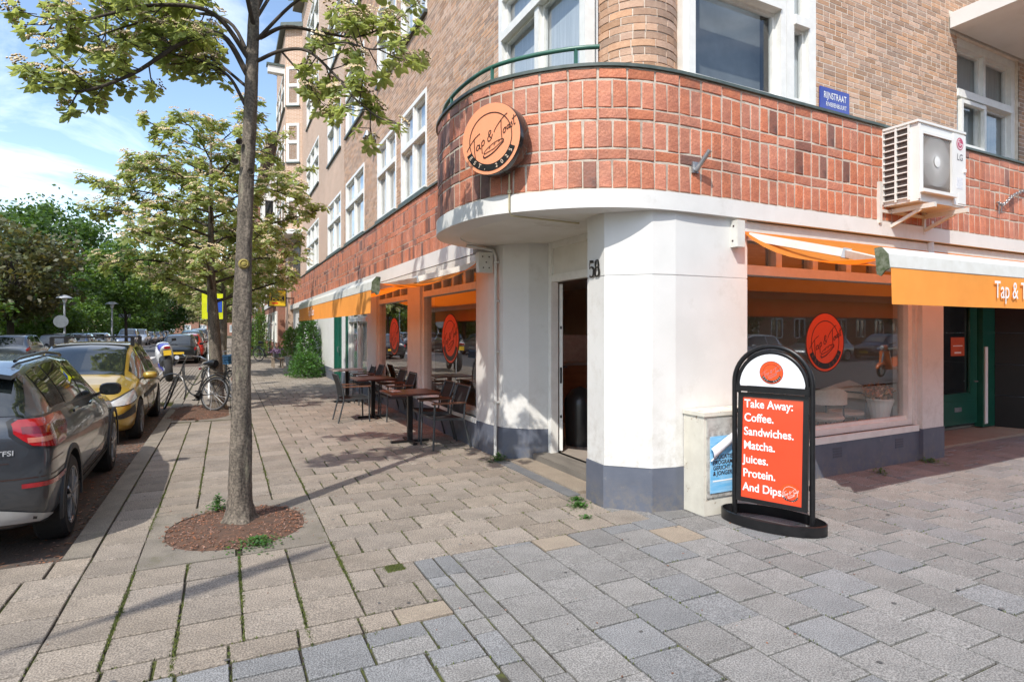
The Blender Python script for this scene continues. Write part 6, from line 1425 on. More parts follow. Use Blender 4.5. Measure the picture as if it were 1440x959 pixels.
blob('tail', MWH, [(-.34,.98,.05,.03),(-.28,.97,.11,.07),(-.05,.92,.15,.08),(.25,.84,.16,.09),(.42,.80,.14,.06)], mc)
blob('seat', BLACK, [(-.02,.98,.10,.03),(.2,.92,.14,.04),(.5,.86,.13,.05)], mc)
blob('tank', MBL, [(.45,.86,.12,.08),(.65,.92,.17,.13),(.9,.95,.18,.13),(1.02,.93,.12,.10)], mc)
blob('fairing', MWH, [(.75,.62,.20,.22),(1.0,.70,.24,.28),(1.3,.86,.22,.24),(1.55,.90,.14,.14),(1.66,.86,.05,.05)], mc)
blob('belly_fairing', MBL, [(.45,.36,.14,.10),(.75,.38,.20,.16),(1.0,.45,.20,.18)], mc)
blob('engine', TRIM, [(.38,.48,.14,.12),(.6,.52,.18,.18),(.85,.55,.18,.18)], mc)
mb = MB(); mb.bx(-.075,.075,-.365,-.335,.94,1.0); mb.build('rear_light', RLENS, mc)
mb = MB(); mb.bx(-.095,.095,-.345,-.337,.75,.89); mb.build('number_plate', PLATEY, mc); mb = MB(); mb.beam((0,-.20,.93),(0,-.335,.80),.05,.02); mb.build('plate_holder', TRIM, mc)
mb = MB(); mb.tube([(.20,.55,.42),(.22,.1,.55),(.23,-.18,.66)],[.035,.055,.06],10); mb.build('exhaust', CHR, mc, smooth=50)
for s in (-1,1):
    mb = MB(); mb.tube([(s*.10,1.15,1.0),(s*.28,1.08,1.0),(s*.36,1.02,.97)],.014,6); mb.build('handlebar', BLACK, mc)
    mb = MB(); mb.tube([(s*.14,1.32,1.0),(s*.30,1.30,1.14)],.008,5); mb.bx(s*.30-.06,s*.30+.06,1.27,1.30,1.10,1.18); mb.build('mirror', BLACK, mc)
    mb = MB(); mb.tube([(s*.09,0,.318),(s*.09,.5,.42)],.025,6); mb.build('swing_arm', STEEL, mc)
    mb = MB(); mb.tube([(s*.09,1.42,.318),(s*.09,1.2,.95)],.024,6); mb.build('fork', CHR, mc)
mb = MB(); mb.bx(-.13,.13,1.52,1.60,.92,1.10); mb.build('screen', CGL, mc)
mb = MB(); mb.tube([(-.12,.55,.25),(-.34,.48,.01)],.012,6); mb.build('side_stand', STEEL, mc)
mc.location = (-1.62,21.6,0); mc.rotation_euler = (0,R(-5),R(8)); mc.scale = (1.12,1.12,1.12)
# orange scooter parked across the other road: it is what the shop pane mirrors
scn = thing('motor_scooter', 'bright orange motor scooter parked behind the viewer, mirrored in the shop pane', 'scooter', (0,0,0))
OSC = M("scooter_orange", (.75,.16,.02), (.70,.14,.018), .25, coat=.8)
for y in (0,1.28):
    mb = MB(); mb.lathe([(.14,-.04),(.20,-.05),(.225,0),(.20,.05),(.14,.04)],(0,y,.225),24,axis='x'); o = mb.build('wheel', TYRE, scn, smooth=50)
    mb = MB(); mb.lathe([(0,-.05),(.14,-.045),(.14,.045),(0,.05)],(0,y,.225),20,axis='x'); mb.build('rim', CHR, o)
blob('rear_cowl', OSC, [(-.38,.60,.05,.04),(-.28,.58,.19,.14),(0,.54,.26,.20),(.3,.52,.22,.18),(.48,.50,.14,.16)], scn)
blob('seat', BLACK, [(-.30,.77,.08,.04),(-.05,.80,.15,.06),(.35,.79,.12,.05),(.42,.77,.06,.03)], scn)
mb = MB(); mb.bx(-.19,.19,.40,1.02,.26,.32); mb.build('footboard', OSC, scn)
mb = MB(); vs = []; fs = []
for i in range(9):
    z = .28+.62*i/8; w_ = .23-.07*(i/8); y = 1.02+.08*i/8
    vs += [(-w_,y-.03,z),(0,y+.06,z),(w_,y-.03,z),(w_,y-.07,z),(-w_,y-.07,z)]
for i in range(8):
    for j in range(5): fs.append((5*i+j,5*i+5+j,5*i+5+(j+1)%5,5*i+(j+1)%5))
fs += [(0,1,2,3,4),(44,43,42,41,40)]; mb.add(vs, fs); mb.build('leg_shield', OSC, scn, smooth=40)
blob('front_mudguard', OSC, [(1.02,.40,.05,.05),(1.2,.46,.09,.06),(1.4,.42,.09,.06),(1.5,.34,.05,.04)], scn)
blob('headset', OSC, [(1.0,1.0,.08,.06),(1.08,1.02,.13,.09),(1.20,1.02,.08,.07)], scn)
mb = MB(); mb.tube([(0,1.28,.225),(0,1.08,1.0)],.03,8); mb.build('steering_column', STEEL, scn)
mb = MB(); mb.tube([(-.33,1.0,1.06),(-.1,1.06,1.04),(.1,1.06,1.04),(.33,1.0,1.06)],.014,6); mb.build('handlebar', BLACK, scn)
mb = MB(); mb.lathe([(0,1.245),(.07,1.23),(.075,1.2)],(0,0,1.02),18,axis='y'); mb.build('headlight', CLENS, scn, smooth=40)
scn.location = (22.0,-2.9,0); scn.rotation_euler = (0,0,R(90))
# ---------------------------------------------------------------- trees
def leaf(mb, c, u, v, l, w):
    """ovate leaf folded along its midrib: base c, direction u, side v"""
    n = np.cross(u,v); d = .12*w
    p = lambda a,b,h: tuple(c+u*a*l+v*b*w+n*h)
    mb.add([p(0,0,0),p(.35,.5,d),p(.75,.36,d),p(1,0,-.3*d),p(.75,-.36,d),p(.35,-.5,d)], [(0,3,2,1),(0,5,4,3)])
def unit(a): a = np.array(a,float); return a/(np.linalg.norm(a)+1e-9)
def rosette(lm, fm, c, up, n, l, q, flower, fr_=None):
    fr_ = fr_ or l*.62
    up = unit(up); a = unit(np.cross(up,(q.gauss(0,1),q.gauss(0,1),q.gauss(0,1)))); b = np.cross(up,a)
    for k in range(n):
        t = 2*math.pi*(k+q.random()*.7)/n; o = a*math.cos(t)+b*math.sin(t); el = q.uniform(-.55,.5); d = unit(o+up*el-np.array((0,0,.25)))
        s = unit(np.cross(d,up)+np.array((q.gauss(0,.25),q.gauss(0,.25),q.gauss(0,.25)))); s = unit(s-d*np.dot(s,d)); ll = l*q.uniform(.65,1.15)
        leaf(lm, np.array(c)+o*.012-up*q.uniform(0,.05), d, s, ll, ll*.52)
    if flower and fm is not None:
        for k in range(flower):
            t = q.uniform(0,6.3); r_ = fr_*math.sqrt(q.random()); p = np.array(c)+up*(.05-.25*r_)+(a*math.cos(t)+b*math.sin(t))*r_; s = q.uniform(.13,.22)*fr_
            fm.add([tuple(p+a*s),tuple(p+b*s),tuple(p-a*s),tuple(p-b*s),tuple(p+up*s*1.2)], [(0,1,4),(1,2,4),(2,3,4),(3,0,4)])
def limb(wm, pts, r0, r1, q, sub=6, n=7):
    P = cr(pts, sub); m = len(P); wm.tube(P, [r0+(r1-r0)*i/(m-1) for i in range(m)], n); return [np.array(p) for p in P]
def twigs(wm, lm, fm, P, q, every, tl, l, nl, fl, t0=.35, r=.006, sub2=2, upb=.35):
    m = len(P); L_ = sum(np.linalg.norm(P[i+1]-P[i]) for i in range(m-1)); nt_ = max(2,int(L_/every))
    for k in range(nt_+1):
        t = t0+(1-t0)*k/nt_; i = min(int(t*(m-1)),m-2); p = P[i]; d0 = unit(P[min(i+1,m-1)]-P[i])
        rd = np.array((q.gauss(0,1),q.gauss(0,1),q.gauss(0,.7))); rd = unit(rd-d0*np.dot(rd,d0)*.6); d = unit(d0*.55+rd*.9+np.array((0,0,upb))) if k < nt_ else unit(d0+np.array((0,0,.3)))
        ln = tl*q.uniform(.55,1.2); e = p+d*ln; mid = p+d*ln*.5+np.array((0,0,-.02)); wm.tube([tuple(p),tuple(mid),tuple(e)],[r,r*.75,r*.45],4,cap=False)
        rosette(lm,fm,e,d*.5+np.array((0,0,.8)),nl,l,q,fl if q.random() < .8 else 0)
        for s in range(sub2):
            b = p+(e-p)*q.uniform(.35,.85); d2 = unit(d+np.array((q.gauss(0,.9),q.gauss(0,.9),q.gauss(.1,.5)))); e2 = b+d2*ln*q.uniform(.3,.65); wm.tube([tuple(b),tuple(e2)],[r*.6,r*.35],4,cap=False)
            rosette(lm,fm,e2,d2*.5+np.array((0,0,.8)),nl,l,q,fl if q.random() < .6 else 0)
# the street tree in front of us
q = random.Random(11)
T1 = thing('street_tree', 'nearest street tree with slim grey trunk and low whitebeam branches in blossom', 'tree', (.10,5.54,0), 0, 'whitebeams along the pavement')
wm, lm, fm = MB(), MB(), MB()
V = 5.03
trunk = [(.103,5.54,0),(.105,5.54,.12),(.112,5.53,.9),(.122,5.53,1.73),(.149,5.518,2.64),(.19,5.498,3.67),(.215,5.49,4.46),(.23,5.49,5.2),(.22,5.5,5.9)]
TP = cr(trunk,16); rad = np.interp([p[2] for p in TP],[0,.06,.2,.9,1.7,2.6,3.4,3.8,4.5,5.9],[.150,.118,.094,.080,.073,.059,.056,.052,.038,.012])
bt = MB(); vs = []; fs = []; nn = 26
for i, (p, r_) in enumerate(zip(TP,rad)):
    for j in range(nn):
        t = 2*math.pi*j/nn; rr_ = r_*(1+q.gauss(0,.022)+.05*math.sin(2*t+p[2]*1.3)*math.sin(p[2]*4.1)+.05*math.sin(3*t+p[2]*2)+.035*math.sin(5*t-p[2]*5)+(.22*max(0,1-p[2]/.13)*max(0,math.sin(4*t+.6))))
        vs.append((p[0]+rr_*math.cos(t),p[1]+rr_*math.sin(t),p[2]))
for i in range(len(TP)-1):
    for j in range(nn): fs.append((i*nn+j,i*nn+(j+1)%nn,(i+1)*nn+(j+1)%nn,(i+1)*nn+j))
bt.add(vs, fs); tro = bt.build('trunk', BARK, T1, smooth=60)
mb = MB(); kd = unit((-.02,-1,0)); kc = np.array((.135,5.45,2.20)); mb.lathe([(.0,.012),(.018,.014),(.024,.006),(.030,.016),(.038,.008),(.045,-.02)],(0,0,0),18)
k2 = MB(); k2.add([tuple(kc+np.array((v[0],-v[2],v[1]))) for v in mb.v], mb.f); k2.build('knot', M("knot_lichen", (.33,.27,.06), (.22,.17,.06), .95, scale=40), tro, smooth=60)
for (x,z) in ((.07,3.05),(.19,2.98),(.10,3.22)):
    mb = MB(); mb.lathe([(0,.02),(.018,.012),(.03,-.02)],(x,5.46,z),10,axis='y'); mb.build('bark_stub', BARK, tro, smooth=60)
def W_(px_, py_, v):   # directions worked out once from the photograph, kept here as world offsets from the camera height
    a = (px_-720)/829; return (v*(.4363+a*.8998), v*(.8998-a*.4363), 1.65+v*(463-py_)/829)
BR = [([(352,112,5.03),(312,50,4.9),(255,62,4.75),(185,105,4.6),(110,129,4.45),(60,112,4.40)],.026),
      ([(346,150,5.03),(322,108,4.95),(285,86,4.85),(255,80,4.8)],.016),
      ([(350,125,5.03),(300,85,5.2),(262,70,5.35),(240,60,5.4)],.014),
      ([(362,86,5.03),(395,72,4.9),(432,72,4.78),(470,105,4.7),(500,140,4.65),(532,166,4.6)],.017),
      ([(365,54,5.03),(402,38,5.1),(452,46,5.2),(505,52,5.3),(560,28,5.4)],.019),
      ([(395,72,4.9),(430,112,4.95),(440,128,5.0)],.009),([(432,72,4.78),(480,60,4.6),(525,70,4.5),(560,60,4.45)],.009),
      ([(355,90,5.03),(300,20,4.8),(215,8,4.65),(120,28,4.5),(70,28,4.45)],.022),
      ([(355,90,5.03),(320,30,5.2),(250,20,5.4),(170,40,5.5),(110,62,5.5)],.018),
      ([(358,40,5.03),(330,-40,4.7),(240,-60,4.4),(140,-40,4.2)],.02),
      ([(358,60,5.03),(420,0,4.9),(480,-20,4.7),(540,-10,4.6)],.016),
      ([(358,20,5.03),(400,-60,5.4),(470,-90,5.8),(540,-80,6.1)],.02),([(358,0,5.03),(350,-120,5.5),(330,-200,6.1),(320,-220,6.6)],.02),
      ([(358,10,5.03),(300,-70,5.4),(240,-100,5.9),(180,-90,6.3)],.02),([(358,-10,5.03),(420,-160,4.9),(520,-220,4.8),(600,-220,4.7)],.02),
      ([(358,-40,5.03),(330,-190,4.6),(280,-280,4.3),(240,-300,4.1)],.018),([(360,-60,5.03),(390,-220,5.1),(420,-330,5.3)],.016),
      ([(358,30,5.03),(400,-30,5.7),(440,-40,6.3),(470,-20,6.7)],.016)]
for i, (pp, r_) in enumerate(BR):
    P = limb(wm,[W_(*p) for p in pp],r_,.006,q)
    twigs(wm,lm,fm,P,q,(.070 if i in (0,1,2,7,8) else .095) if i < 11 else .11,.24,.090,8,20,t0=.34 if i not in (3,4,5,6) else .45,sub2=2)
wm.build('branches', BARKD, T1, smooth=60, fix=False, kind='stuff'); lm.build('leaves', LEAFW, T1, kind='stuff', fix=False); fm.build('blossoms', BLOOM, T1, kind='stuff', fix=False)
# the row of whitebeams behind it
def whitebeam(loc, label, seed, hgt=6.4, rad_=2.15, z0=2.0, nl=7, ll=.135, lean=.0):
    q = random.Random(seed); t = thing('street_tree', label, 'tree', (0,0,0), 0, 'whitebeams along the pavement'); wm, lm, fm = MB(), MB(), MB()
    tp = [(0,0,0),(lean*.2,.0,.6),(lean*.6,.02,1.6),(lean,.0,2.6),(lean*1.1,.03,hgt*.6),(lean*1.1,0,hgt*.93)]
    P = cr(tp,5); b = MB(); b.tube(P,[float(np.interp(p[2],[0,.2,1.5,hgt*.5,hgt],[.19,.135,.118,.07,.012])) for p in P],12); b.build('trunk', BARK, t, smooth=60)
    for k in range(32):
        z = z0+(hgt*.9-z0)*(k/31)**.9; a = k*2.4+q.uniform(-.3,.3); ext = rad_*(math.sin(math.pi*min(1,(z-z0+.9)/(hgt-z0+1.2)))**.6)*q.uniform(.7,1.08)
        x0 = np.interp(z,[0,2.6],[0,lean]); s = (x0,0,z); e = (x0+ext*math.cos(a),ext*math.sin(a),z+q.uniform(.1,1.0)-.25); m_ = ((s[0]*.45+e[0]*.55),(s[1]*.45+e[1]*.55),z+.30)
        PP = limb(wm,[s,m_,e],.034*(1-.5*k/26),.008,q,5,6); twigs(wm,lm,fm,PP,q,.15,.38,ll,nl,16,t0=.25,r=.007,sub2=3)
    wm.build('branches', BARKD, t, fix=False, kind='stuff'); lm.build('leaves', LEAFW, t, kind='stuff', fix=False); fm.build('blossoms', BLOOM, t, kind='stuff', fix=False)
    t.location = loc; return t
w2_ = whitebeam((-.15,13.62,0), 'second street tree in full pale blossom, the bicycle leaning on its trunk', 5, 5.95, 2.2, 2.2, lean=-.12)
for i,(y_,rz,lab,sc_) in enumerate(((22.6,2.0,'third street tree, directly behind the second trunk',.98),(30.8,4.1,'fourth street tree further along the pavement',1.0),(39.5,.6,'fifth street tree beyond the parked black hatchback',1.02),(48.5,3.0,'sixth street tree far along the pavement',1.0),(58,5,'seventh street tree far along the pavement',1.0),(70,1,'last street tree before the end of the street',1.05))): copy_thing(w2_,(-.12,y_,0),rz,lab,sc_)
def big_tree(name, label, loc, h, r, mat, seed, zc=.58, ncl=95, per=75, ls=.30, tr=.3, group=None, ztop=1.0):
    q = random.Random(seed); t = thing(name, label, 'tree', (0,0,0), 0, group); b = MB(); wm = MB(); lm = MB()
    b.tube([(0,0,-.1),(.05,.05,h*.12),(.0,.1,h*.35),(.15,0,h*.6),(0,0,h*.85)],[tr*1.5,tr,tr*.8,tr*.45,tr*.1],10); b.build('trunk', BARKD, t, smooth=60)
    cs = []
    for k in range(ncl):
        a = q.uniform(0,6.283); cz = q.uniform(-1,1); rr_ = math.sqrt(1-cz*cz)*q.uniform(.45,1.0)**.6; ph = 1+.22*math.sin(2*a+seed)+.15*math.sin(5*a+cz*4)
        c = np.array((r*rr_*math.cos(a)*ph, r*rr_*math.sin(a)*ph, h*zc+h*(1-zc)*.96*cz*(q.uniform(.7,1.0)))); cs.append(c)
        if k % 4 == 0: wm.tube([(0,0,max(h*.25,c[2]*.62)),tuple(c*np.array((.5,.5,.86))),tuple(c)],[tr*.32,tr*.18,tr*.05],5,cap=False)
        sz = r*q.uniform(.16,.30)
        for _ in range(per):
            d = np.array((q.gauss(0,1),q.gauss(0,1),q.gauss(0,.6))); p = c+d*sz*.62; u = unit((q.gauss(0,1),q.gauss(0,1),q.gauss(-.2,.6))); v = unit(np.cross(u,(q.gauss(0,1),q.gauss(0,1),q.gauss(0,1)))); l = ls*q.uniform(.6,1.3)
            lm.add([tuple(p),tuple(p+u*l*.5+v*l*.33),tuple(p+u*l),tuple(p+u*l*.5-v*l*.33)], [(0,1,2,3)])
    wm.build('branches', BARKD, t, fix=False, kind='stuff'); lm.build('leaves', mat, t, kind='stuff', fix=False); t.location = loc; return t
pk = 'tall trees in the park across the street'
cp_ = big_tree('copper_tree','copper leaved tree behind the round sign across the street',(-13.0,50,-.1),8.9,3.7,LEAFP,3,.62,105,75,.36,.22)
copy_thing(cp_,(-19.5,53,-.1),2.2,'darker copper leaved tree at the left picture edge',1.0)
dk = big_tree('park_tree','large dark green tree rising behind the copper tree',(-19.5,86,-.1),17,7.0,LEAFD,8,.53,190,95,.50,.42,pk)
for (x,y_,rz,lab,sc_) in ((-12.5,104,1.3,'large dark green tree closing the street on the left side',.80),(-27,70,2.6,'broad dark tree in the park behind the grey car',.68),(-16,124,4,'dark tree far down the park edge',.95),(-33,95,.4,'dark tree deep in the park',.85),(-24,110,5.1,'dense dark tree between two larger park trees',.85),(-41,78,3.3,'dark tree at the far left of the park',1.0),(-11.5,135,2.2,'dark tree at the end of the park row',.9),(-20,64,.9,'mid sized dark tree behind the street lamps',.62)):
    o = copy_thing(dk,(x,y_,-.1),rz,lab,sc_)
gn = big_tree('young_tree','young bright green tree with a slim pale trunk behind the lamp post',(-7.0,54,-.1),8.6,2.5,LEAFG,21,.66,90,90,.26,.11)
lowg = big_tree('park_shrub','bushy bright green shrub tree behind the grey car across the street',(-14.5,43,-.1),5.2,2.6,LEAFG,33,.50,100,80,.26,.10,None)
for (x,y_,rz,lab,sc_) in ((-19.5,46,1.2,'bushy green shrub tree at the left picture edge',1.05),(-12.6,56,3.0,'green shrub tree below the copper crown',.9),(-17,62,4.4,'green shrub tree deeper in the park',1.15),(-13,74,.7,'sunlit green shrub tree by the far lamp',1.0),(-24,58,5.2,'wide green shrub tree in the park',1.2),(-11.4,88,2.5,'green shrub tree near the end of the row',1.1)): copy_thing(lowg,(x,y_,-.1),rz,lab,sc_)
for (x,y_,rz,lab,sc_) in ((-4.5,128,1,'pale green street tree far down the road',.95),(-8,140,2.7,'pale green street tree at the end of the road',.9),(-2.6,120,4,'small pale tree near the far houses',.8)): copy_thing(w2_,(x,y_,-.1),rz,lab,sc_*1.3)
# trees and houses across the other road, mirrored in panes and car paint
for (x,y_,rz,lab,sc_) in ((30,-19,1,'tall tree behind the viewer, mirrored in the upper panes',.62),(62,-21,3,'tall tree behind the viewer by the mirrored houses',.7),(-14,8,2,'park tree left of the viewer, mirrored in car paint',.62),(-17,22,4,'park tree left of the frame beside the side street',.62),(-15,34,.3,'park tree just left of the frame',.55)):
    copy_thing(dk,(x,y_,-.1),rz,lab,sc_)
# ---------------------------------------------------------------- neighbouring houses
def house(label, y0, y1, xf, h, seed, red=True, name='terraced_house'):
    q = random.Random(seed); b = thing(name, label, 'house', (xf,y0,0)); bm_, bmx = (BT_R,BT_RX) if red else (BT_L,BT_X)
    T = lambda u, w, z: (xf-w, u, z); L_ = y1-y0; nb = max(2,int(L_/5.2)); bw = L_/nb; holes = []; wins = []
    for k in range(nb):
        c = y0+bw*(k+.5)
        for f, z in enumerate((.9,4.0,6.9,9.6)):
            if z+1.7 > h-.5: continue
            for du in ((-1.25,1.25) if f else (-1.3,1.2)): wins.append((c+du-.62,c+du+.62,z,z+1.75))
    wall(T,y0,y1,-.1,h,.3,wins,0).build('wall', bm_, b)
    mb = MB(); mb.bx(xf+.3,xf+9,y0,y0+.3,-.1,h); mb.bx(xf+.3,xf+9,y1-.3,y1,-.1,h); mb.build('side_wall', bmx, b)
    for w_ in wins: window(b,T,*w_,cols=2,transom=w_[2]+1.1,set_=.05,fw=.09,proud=.05,sill=False)
    for k in range(nb):
        c = y0+bw*(k+.5); m_ = MB(T)
        if k % 2 == 0:   # white projecting bay through two floors
            z0_, z1_ = (3.4,9.0)
            for z in (z0_,6.2,z1_): m_.bx(c-1.15,c+1.15,.05,.78,z-.12,z+.12)
            m_.bx(c-1.1,c+1.1,.05,.7,z0_+.12,z0_+.8); m_.bx(c-1.1,c+1.1,.05,.7,6.32,7.0)
            for zz in (z0_+.8,7.0):
                for u in (-1.1,-.06,1.0): m_.bx(c+u,c+u+.11,.58,.72,zz,zz+1.9)
                m_.bx(c-1.1,c-1.0,.05,.16,zz,zz+1.9); m_.bx(c+1.0,c+1.1,.05,.16,zz,zz+1.9)
            o = m_.build('bay_window', WOODW, b)
            for zz in (z0_+.8,7.0):
                g_ = MB(T); g_.bx(c-1.0,c+1.0,.62,.65,zz,6.08 if zz < 6 else 8.88); g_.bx(c-1.06,c-1.03,.16,.6,zz,6.08 if zz < 6 else 8.88); g_.build('pane', CGL, o)
                g_ = MB(T); g_.bx(c-1.0,c+1.0,.3,.32,zz,6.08 if zz < 6 else 8.88); g_.build('blind', CURT, o)
        d = MB(T); d.bx(c-.45+.0,c+.45,-.05,.03,-.1,2.6); d.build('door', WOODW if q.random() < .5 else GREEND, b)
    mb = MB(T); mb.bx(y0,y1,.0,.06,3.05,3.3); mb.build('string_course', WHITE, b)
    mb = MB(); mb.add([(xf-.55,y0,h-.05),(xf-.55,y1,h-.05),(xf+4.5,y1,h+3.4),(xf+4.5,y0,h+3.4),(xf-.55,y0,h+.12),(xf-.55,y1,h+.12),(xf+4.5,y1,h+3.6),(xf+4.5,y0,h+3.6)],[(0,1,2,3),(4,7,6,5),(0,4,5,1),(1,5,6,2),(2,6,7,3),(3,7,4,0)]); mb.build('roof', M("roof_tile", (.16,.075,.05), (.11,.055,.04), .8, scale=6), b)
    mb = MB(); mb.bx(xf-.62,xf-.48,y0,y1,h-.02,h+.16); mb.build('gutter', WOODW, b)
    return b
house('brick terraced house with white bays just beyond the corner building', 34.3, 50.0, 2.55, 12.0, 1)
house('brick terraced house further along with white bays under the grey eaves', 50.05, 68, 2.25, 11.6, 2)
house('far brick terraced house near the end of the left hand terrace', 68.05, 92, 2.0, 11.8, 3)
house('farthest brick terraced house of the left hand terrace', 92.05, 130, 1.9, 11.8, 4)
mb = MB(); mb.bx(2.9,12,32.6,34.28,-.1,12); tag(mb.build('garden_wall', BT_L), 'plain brick return wall between the corner building and the terrace', 'wall')
# the row closing the street
ec = thing('closing_terrace', 'long pale brick terrace with white windows closing the far end of the street', 'house', (-10,165,0))
TE = lambda u, w, z: (u, 165-w, z)
hs_ = [(x,x+1.6,z,z+1.8) for z in (.9,4.0,7.0) for x in np.arange(-40,12,3.4)]
wall(TE,-42,14,-.1,10.5,.3,hs_,0).build('wall', BT_RX, ec)
for h_ in hs_:
    if -20 < h_[0] < 2: window(ec,TE,*h_,cols=2,set_=.05,fw=.16,proud=.05,sill=False)
mb = MB(TE); mb.add([TE(-42,.5,10.4),TE(14,.5,10.4),TE(14,-5,14),TE(-42,-5,14)],[(0,1,2,3)]) if False else mb.bx(-42,14,-5,.4,10.5,10.9); mb.build('roof', MATS["roof_tile"], ec)
# houses across the other road behind the viewer
oh = thing('brick_terrace', 'brick terrace across the other road behind the viewer, mirrored in the shop pane', 'house', (10,-27,0))
TO = lambda u, w, z: (u, -27+w, z)
hs_ = [(x,x+1.7,z,z+1.9) for z in (.8,4.0,7.1,10.1) for x in np.arange(-16,128,3.3)]
wall(TO,-18,130,-.1,13.5,.3,hs_,0).build('wall', BT_RX, oh)
mb = MB(TO)
for (a,b,c,d) in hs_: mb.bx(a,b,-.12,-.06,c,d)
mb.build('panes', CGL, oh, kind='stuff')
mb = MB(TO)
for (a,b,c,d) in hs_:
    mb.bx(a,a+.14,-.06,.03,c,d); mb.bx(b-.14,b,-.06,.03,c,d); mb.bx(a,b,-.06,.03,d-.14,d); mb.bx(a,b,-.06,.03,c,c+.12); mb.bx((a+b)/2-.06,(a+b)/2+.06,-.05,.02,c,d)
mb.build('window_frames', WOODW, oh, kind='stuff')
# ---------------------------------------------------------------- street furniture
LP_ = M("lamp_grey", (.42,.44,.46), (.36,.38,.40), .45, .3, scale=10)
def lamp(label, loc, h):
    t = thing('street_lamp', label, 'street lamp', loc, 0, 'mushroom street lamps'); x,y_,z = loc
    mb = MB(); mb.tube([(x,y_,z),(x,y_,z+.9),(x,y_,z+1.0),(x,y_,z+h-.3)],[.10,.095,.07,.055],10); mb.build('post', LP_, t, smooth=50)
    mb = MB(); mb.lathe([(.06,-.45),(.11,-.36),(.15,-.16),(.15,-.12),(.06,-.10)],(x,y_,z+h),16); mb.build('lantern', WHT, t, smooth=50)
    mb = MB(); mb.lathe([(.46,-.14),(.45,-.11),(.28,-.02),(.1,.05),(0,.07)],(x,y_,z+h),20); mb.build('hood', LP_, t, smooth=50)
lamp('pale mushroom street lamp beside the young green tree', (-7.65,52.5,-.1), 3.75); lamp('grey mushroom street lamp with the round sign behind the golden car', (-9.4,46.9,-.1), 3.9)
rs = thing('traffic_sign', 'grey back of a round traffic sign on the lamp post', 'traffic sign', (-9.5,46.6,2.1))
mb = MB(); mb.lathe([(0,.0),(.40,.0),(.40,.02),(0,.02)],(-9.55,46.7,2.15),24,axis='y'); mb.build('disc', M("sign_back", (.24,.26,.28), None, .5, .4), rs)
bs = thing('direction_sign', 'small blue and white sign on a post beside the pale street lamp', 'traffic sign', (-7.1,54.8,0))
mb = MB(); mb.tube([(-7.15,54.9,-.1),(-7.15,54.9,2.9)],.03,6); mb.build('post', LP_, bs)
mb = MB(); mb.bx(-7.55,-6.75,54.84,54.87,2.55,2.85); mb.build('plate', M("sign_blue_white", (.50,.55,.68), None, .4), bs)
ys_ = thing('parking_sign', 'fluorescent yellow board with blue panel between the second and third street trees', 'traffic sign', (-.34,18.2,0))
mb = MB(); mb.tube([(-.34,18.3,0),(-.34,18.3,2.65)],.03,8); mb.build('post', LP_, ys_)
mb = MB(); mb.bx(-.60,-.08,18.23,18.26,1.93,2.63); yo = mb.build('board', M("fluo_yellow", (.72,.78,.02), None, .4), ys_)
mb = MB(); mb.bx(-.47,-.10,18.222,18.229,2.12,2.50); mb.build('blue_panel', M("sign_blue", (.03,.10,.50), None, .4), ys_)
pl_ = MB(); pl_.tube([(-.36,15.9,0),(-.36,15.9,1.62)],.035,8); tag(pl_.build('white_post', WHT, smooth=50), 'slim white post at the left side of the second tree trunk', 'post')
ap = thing('garage_sign', 'square yellow projecting sign with black lettering on the side street wall', 'sign', (2.3,31,2.8))
mb = MB(); mb.bx(1.86,2.66,30.95,31.07,2.77,3.58); ao = mb.build('panel', M("garage_yellow", (.80,.52,.02), None, .4), ap)
mb = MB()
for (a,b,c,d) in ((1.84,1.89,2.75,3.60),(2.63,2.68,2.75,3.60),(1.84,2.68,2.75,2.79),(1.84,2.68,3.56,3.60)): mb.bx(a,b,30.93,31.09,c,d)
mb.build('frame', BLACK, ap)
mb = MB(); mb.bx(1.95,2.57,30.940,30.949,3.04,3.28); mb.build('name_band', BLACK, ao)
mb = MB(); text_mb(mb,'APK',.26,(2.26,30.938,3.07),(1,0,0),(0,0,1),'CENTER',.01,xs=1.1); mb.build('lettering', MATS["garage_yellow"], ao, fix=False)
mb = MB(); text_mb(mb,'Service',.15,(2.26,30.948,3.37),(1,0,0),(0,0,1),'CENTER',shear=.2); mb.build('script', INK, ao, fix=False)
mb = MB(); mb.bx(2.0,2.28,30.944,30.949,2.88,2.96); mb.build('price_line', OVINYL, ao)
mb = MB(); mb.bx(2.66,3.05,30.98,31.04,3.15,3.20); mb.build('bracket', BLACK, ap)
hb = thing('hoist_beam', 'white hoisting beam jutting from the top of the oriel', 'hoist beam', (2.4,29,13.5))
mb = MB(); mb.bx(1.7,2.5,28.9,29.2,13.35,13.65); mb.build('beam', WHITE, hb); mb = MB(); mb.bx(1.65,2.5,28.85,29.25,13.65,13.75); mb.build('cover', COPING, hb)
sl2 = thing('street_lamp', 'unseen long armed street lamp added behind the viewer to cast the shadow crossing the paving', 'street lamp', (-7.2,-.82,-.1))  # unseen lamp added and shaped to cast the long shadow over the paving
mb = MB(); mb.tube([(-7.2,-.82,-.1),(-7.2,-.82,3),(-7.2,-.82,6.0)],[.09,.075,.05],10); mb.build('post', LP_, sl2, smooth=50)
mb = MB(); mb.tube([(-7.2,-.82,5.95),(-5.4,.02,6.0),(-4.0,.68,6.0)],[.035,.028,.022],8); mb.build('arm', LP_, sl2, smooth=50)
mb = MB(); hp = [(-4.55,.42),(-4.2,.585),(-3.8,.77),(-3.45,.935),(-3.12,1.09)]; mb.tube([(x,y_,6.0) for x,y_ in hp],[.03,.075,.085,.055,.01],10); mb.build('lantern', LP_, sl2, smooth=50)
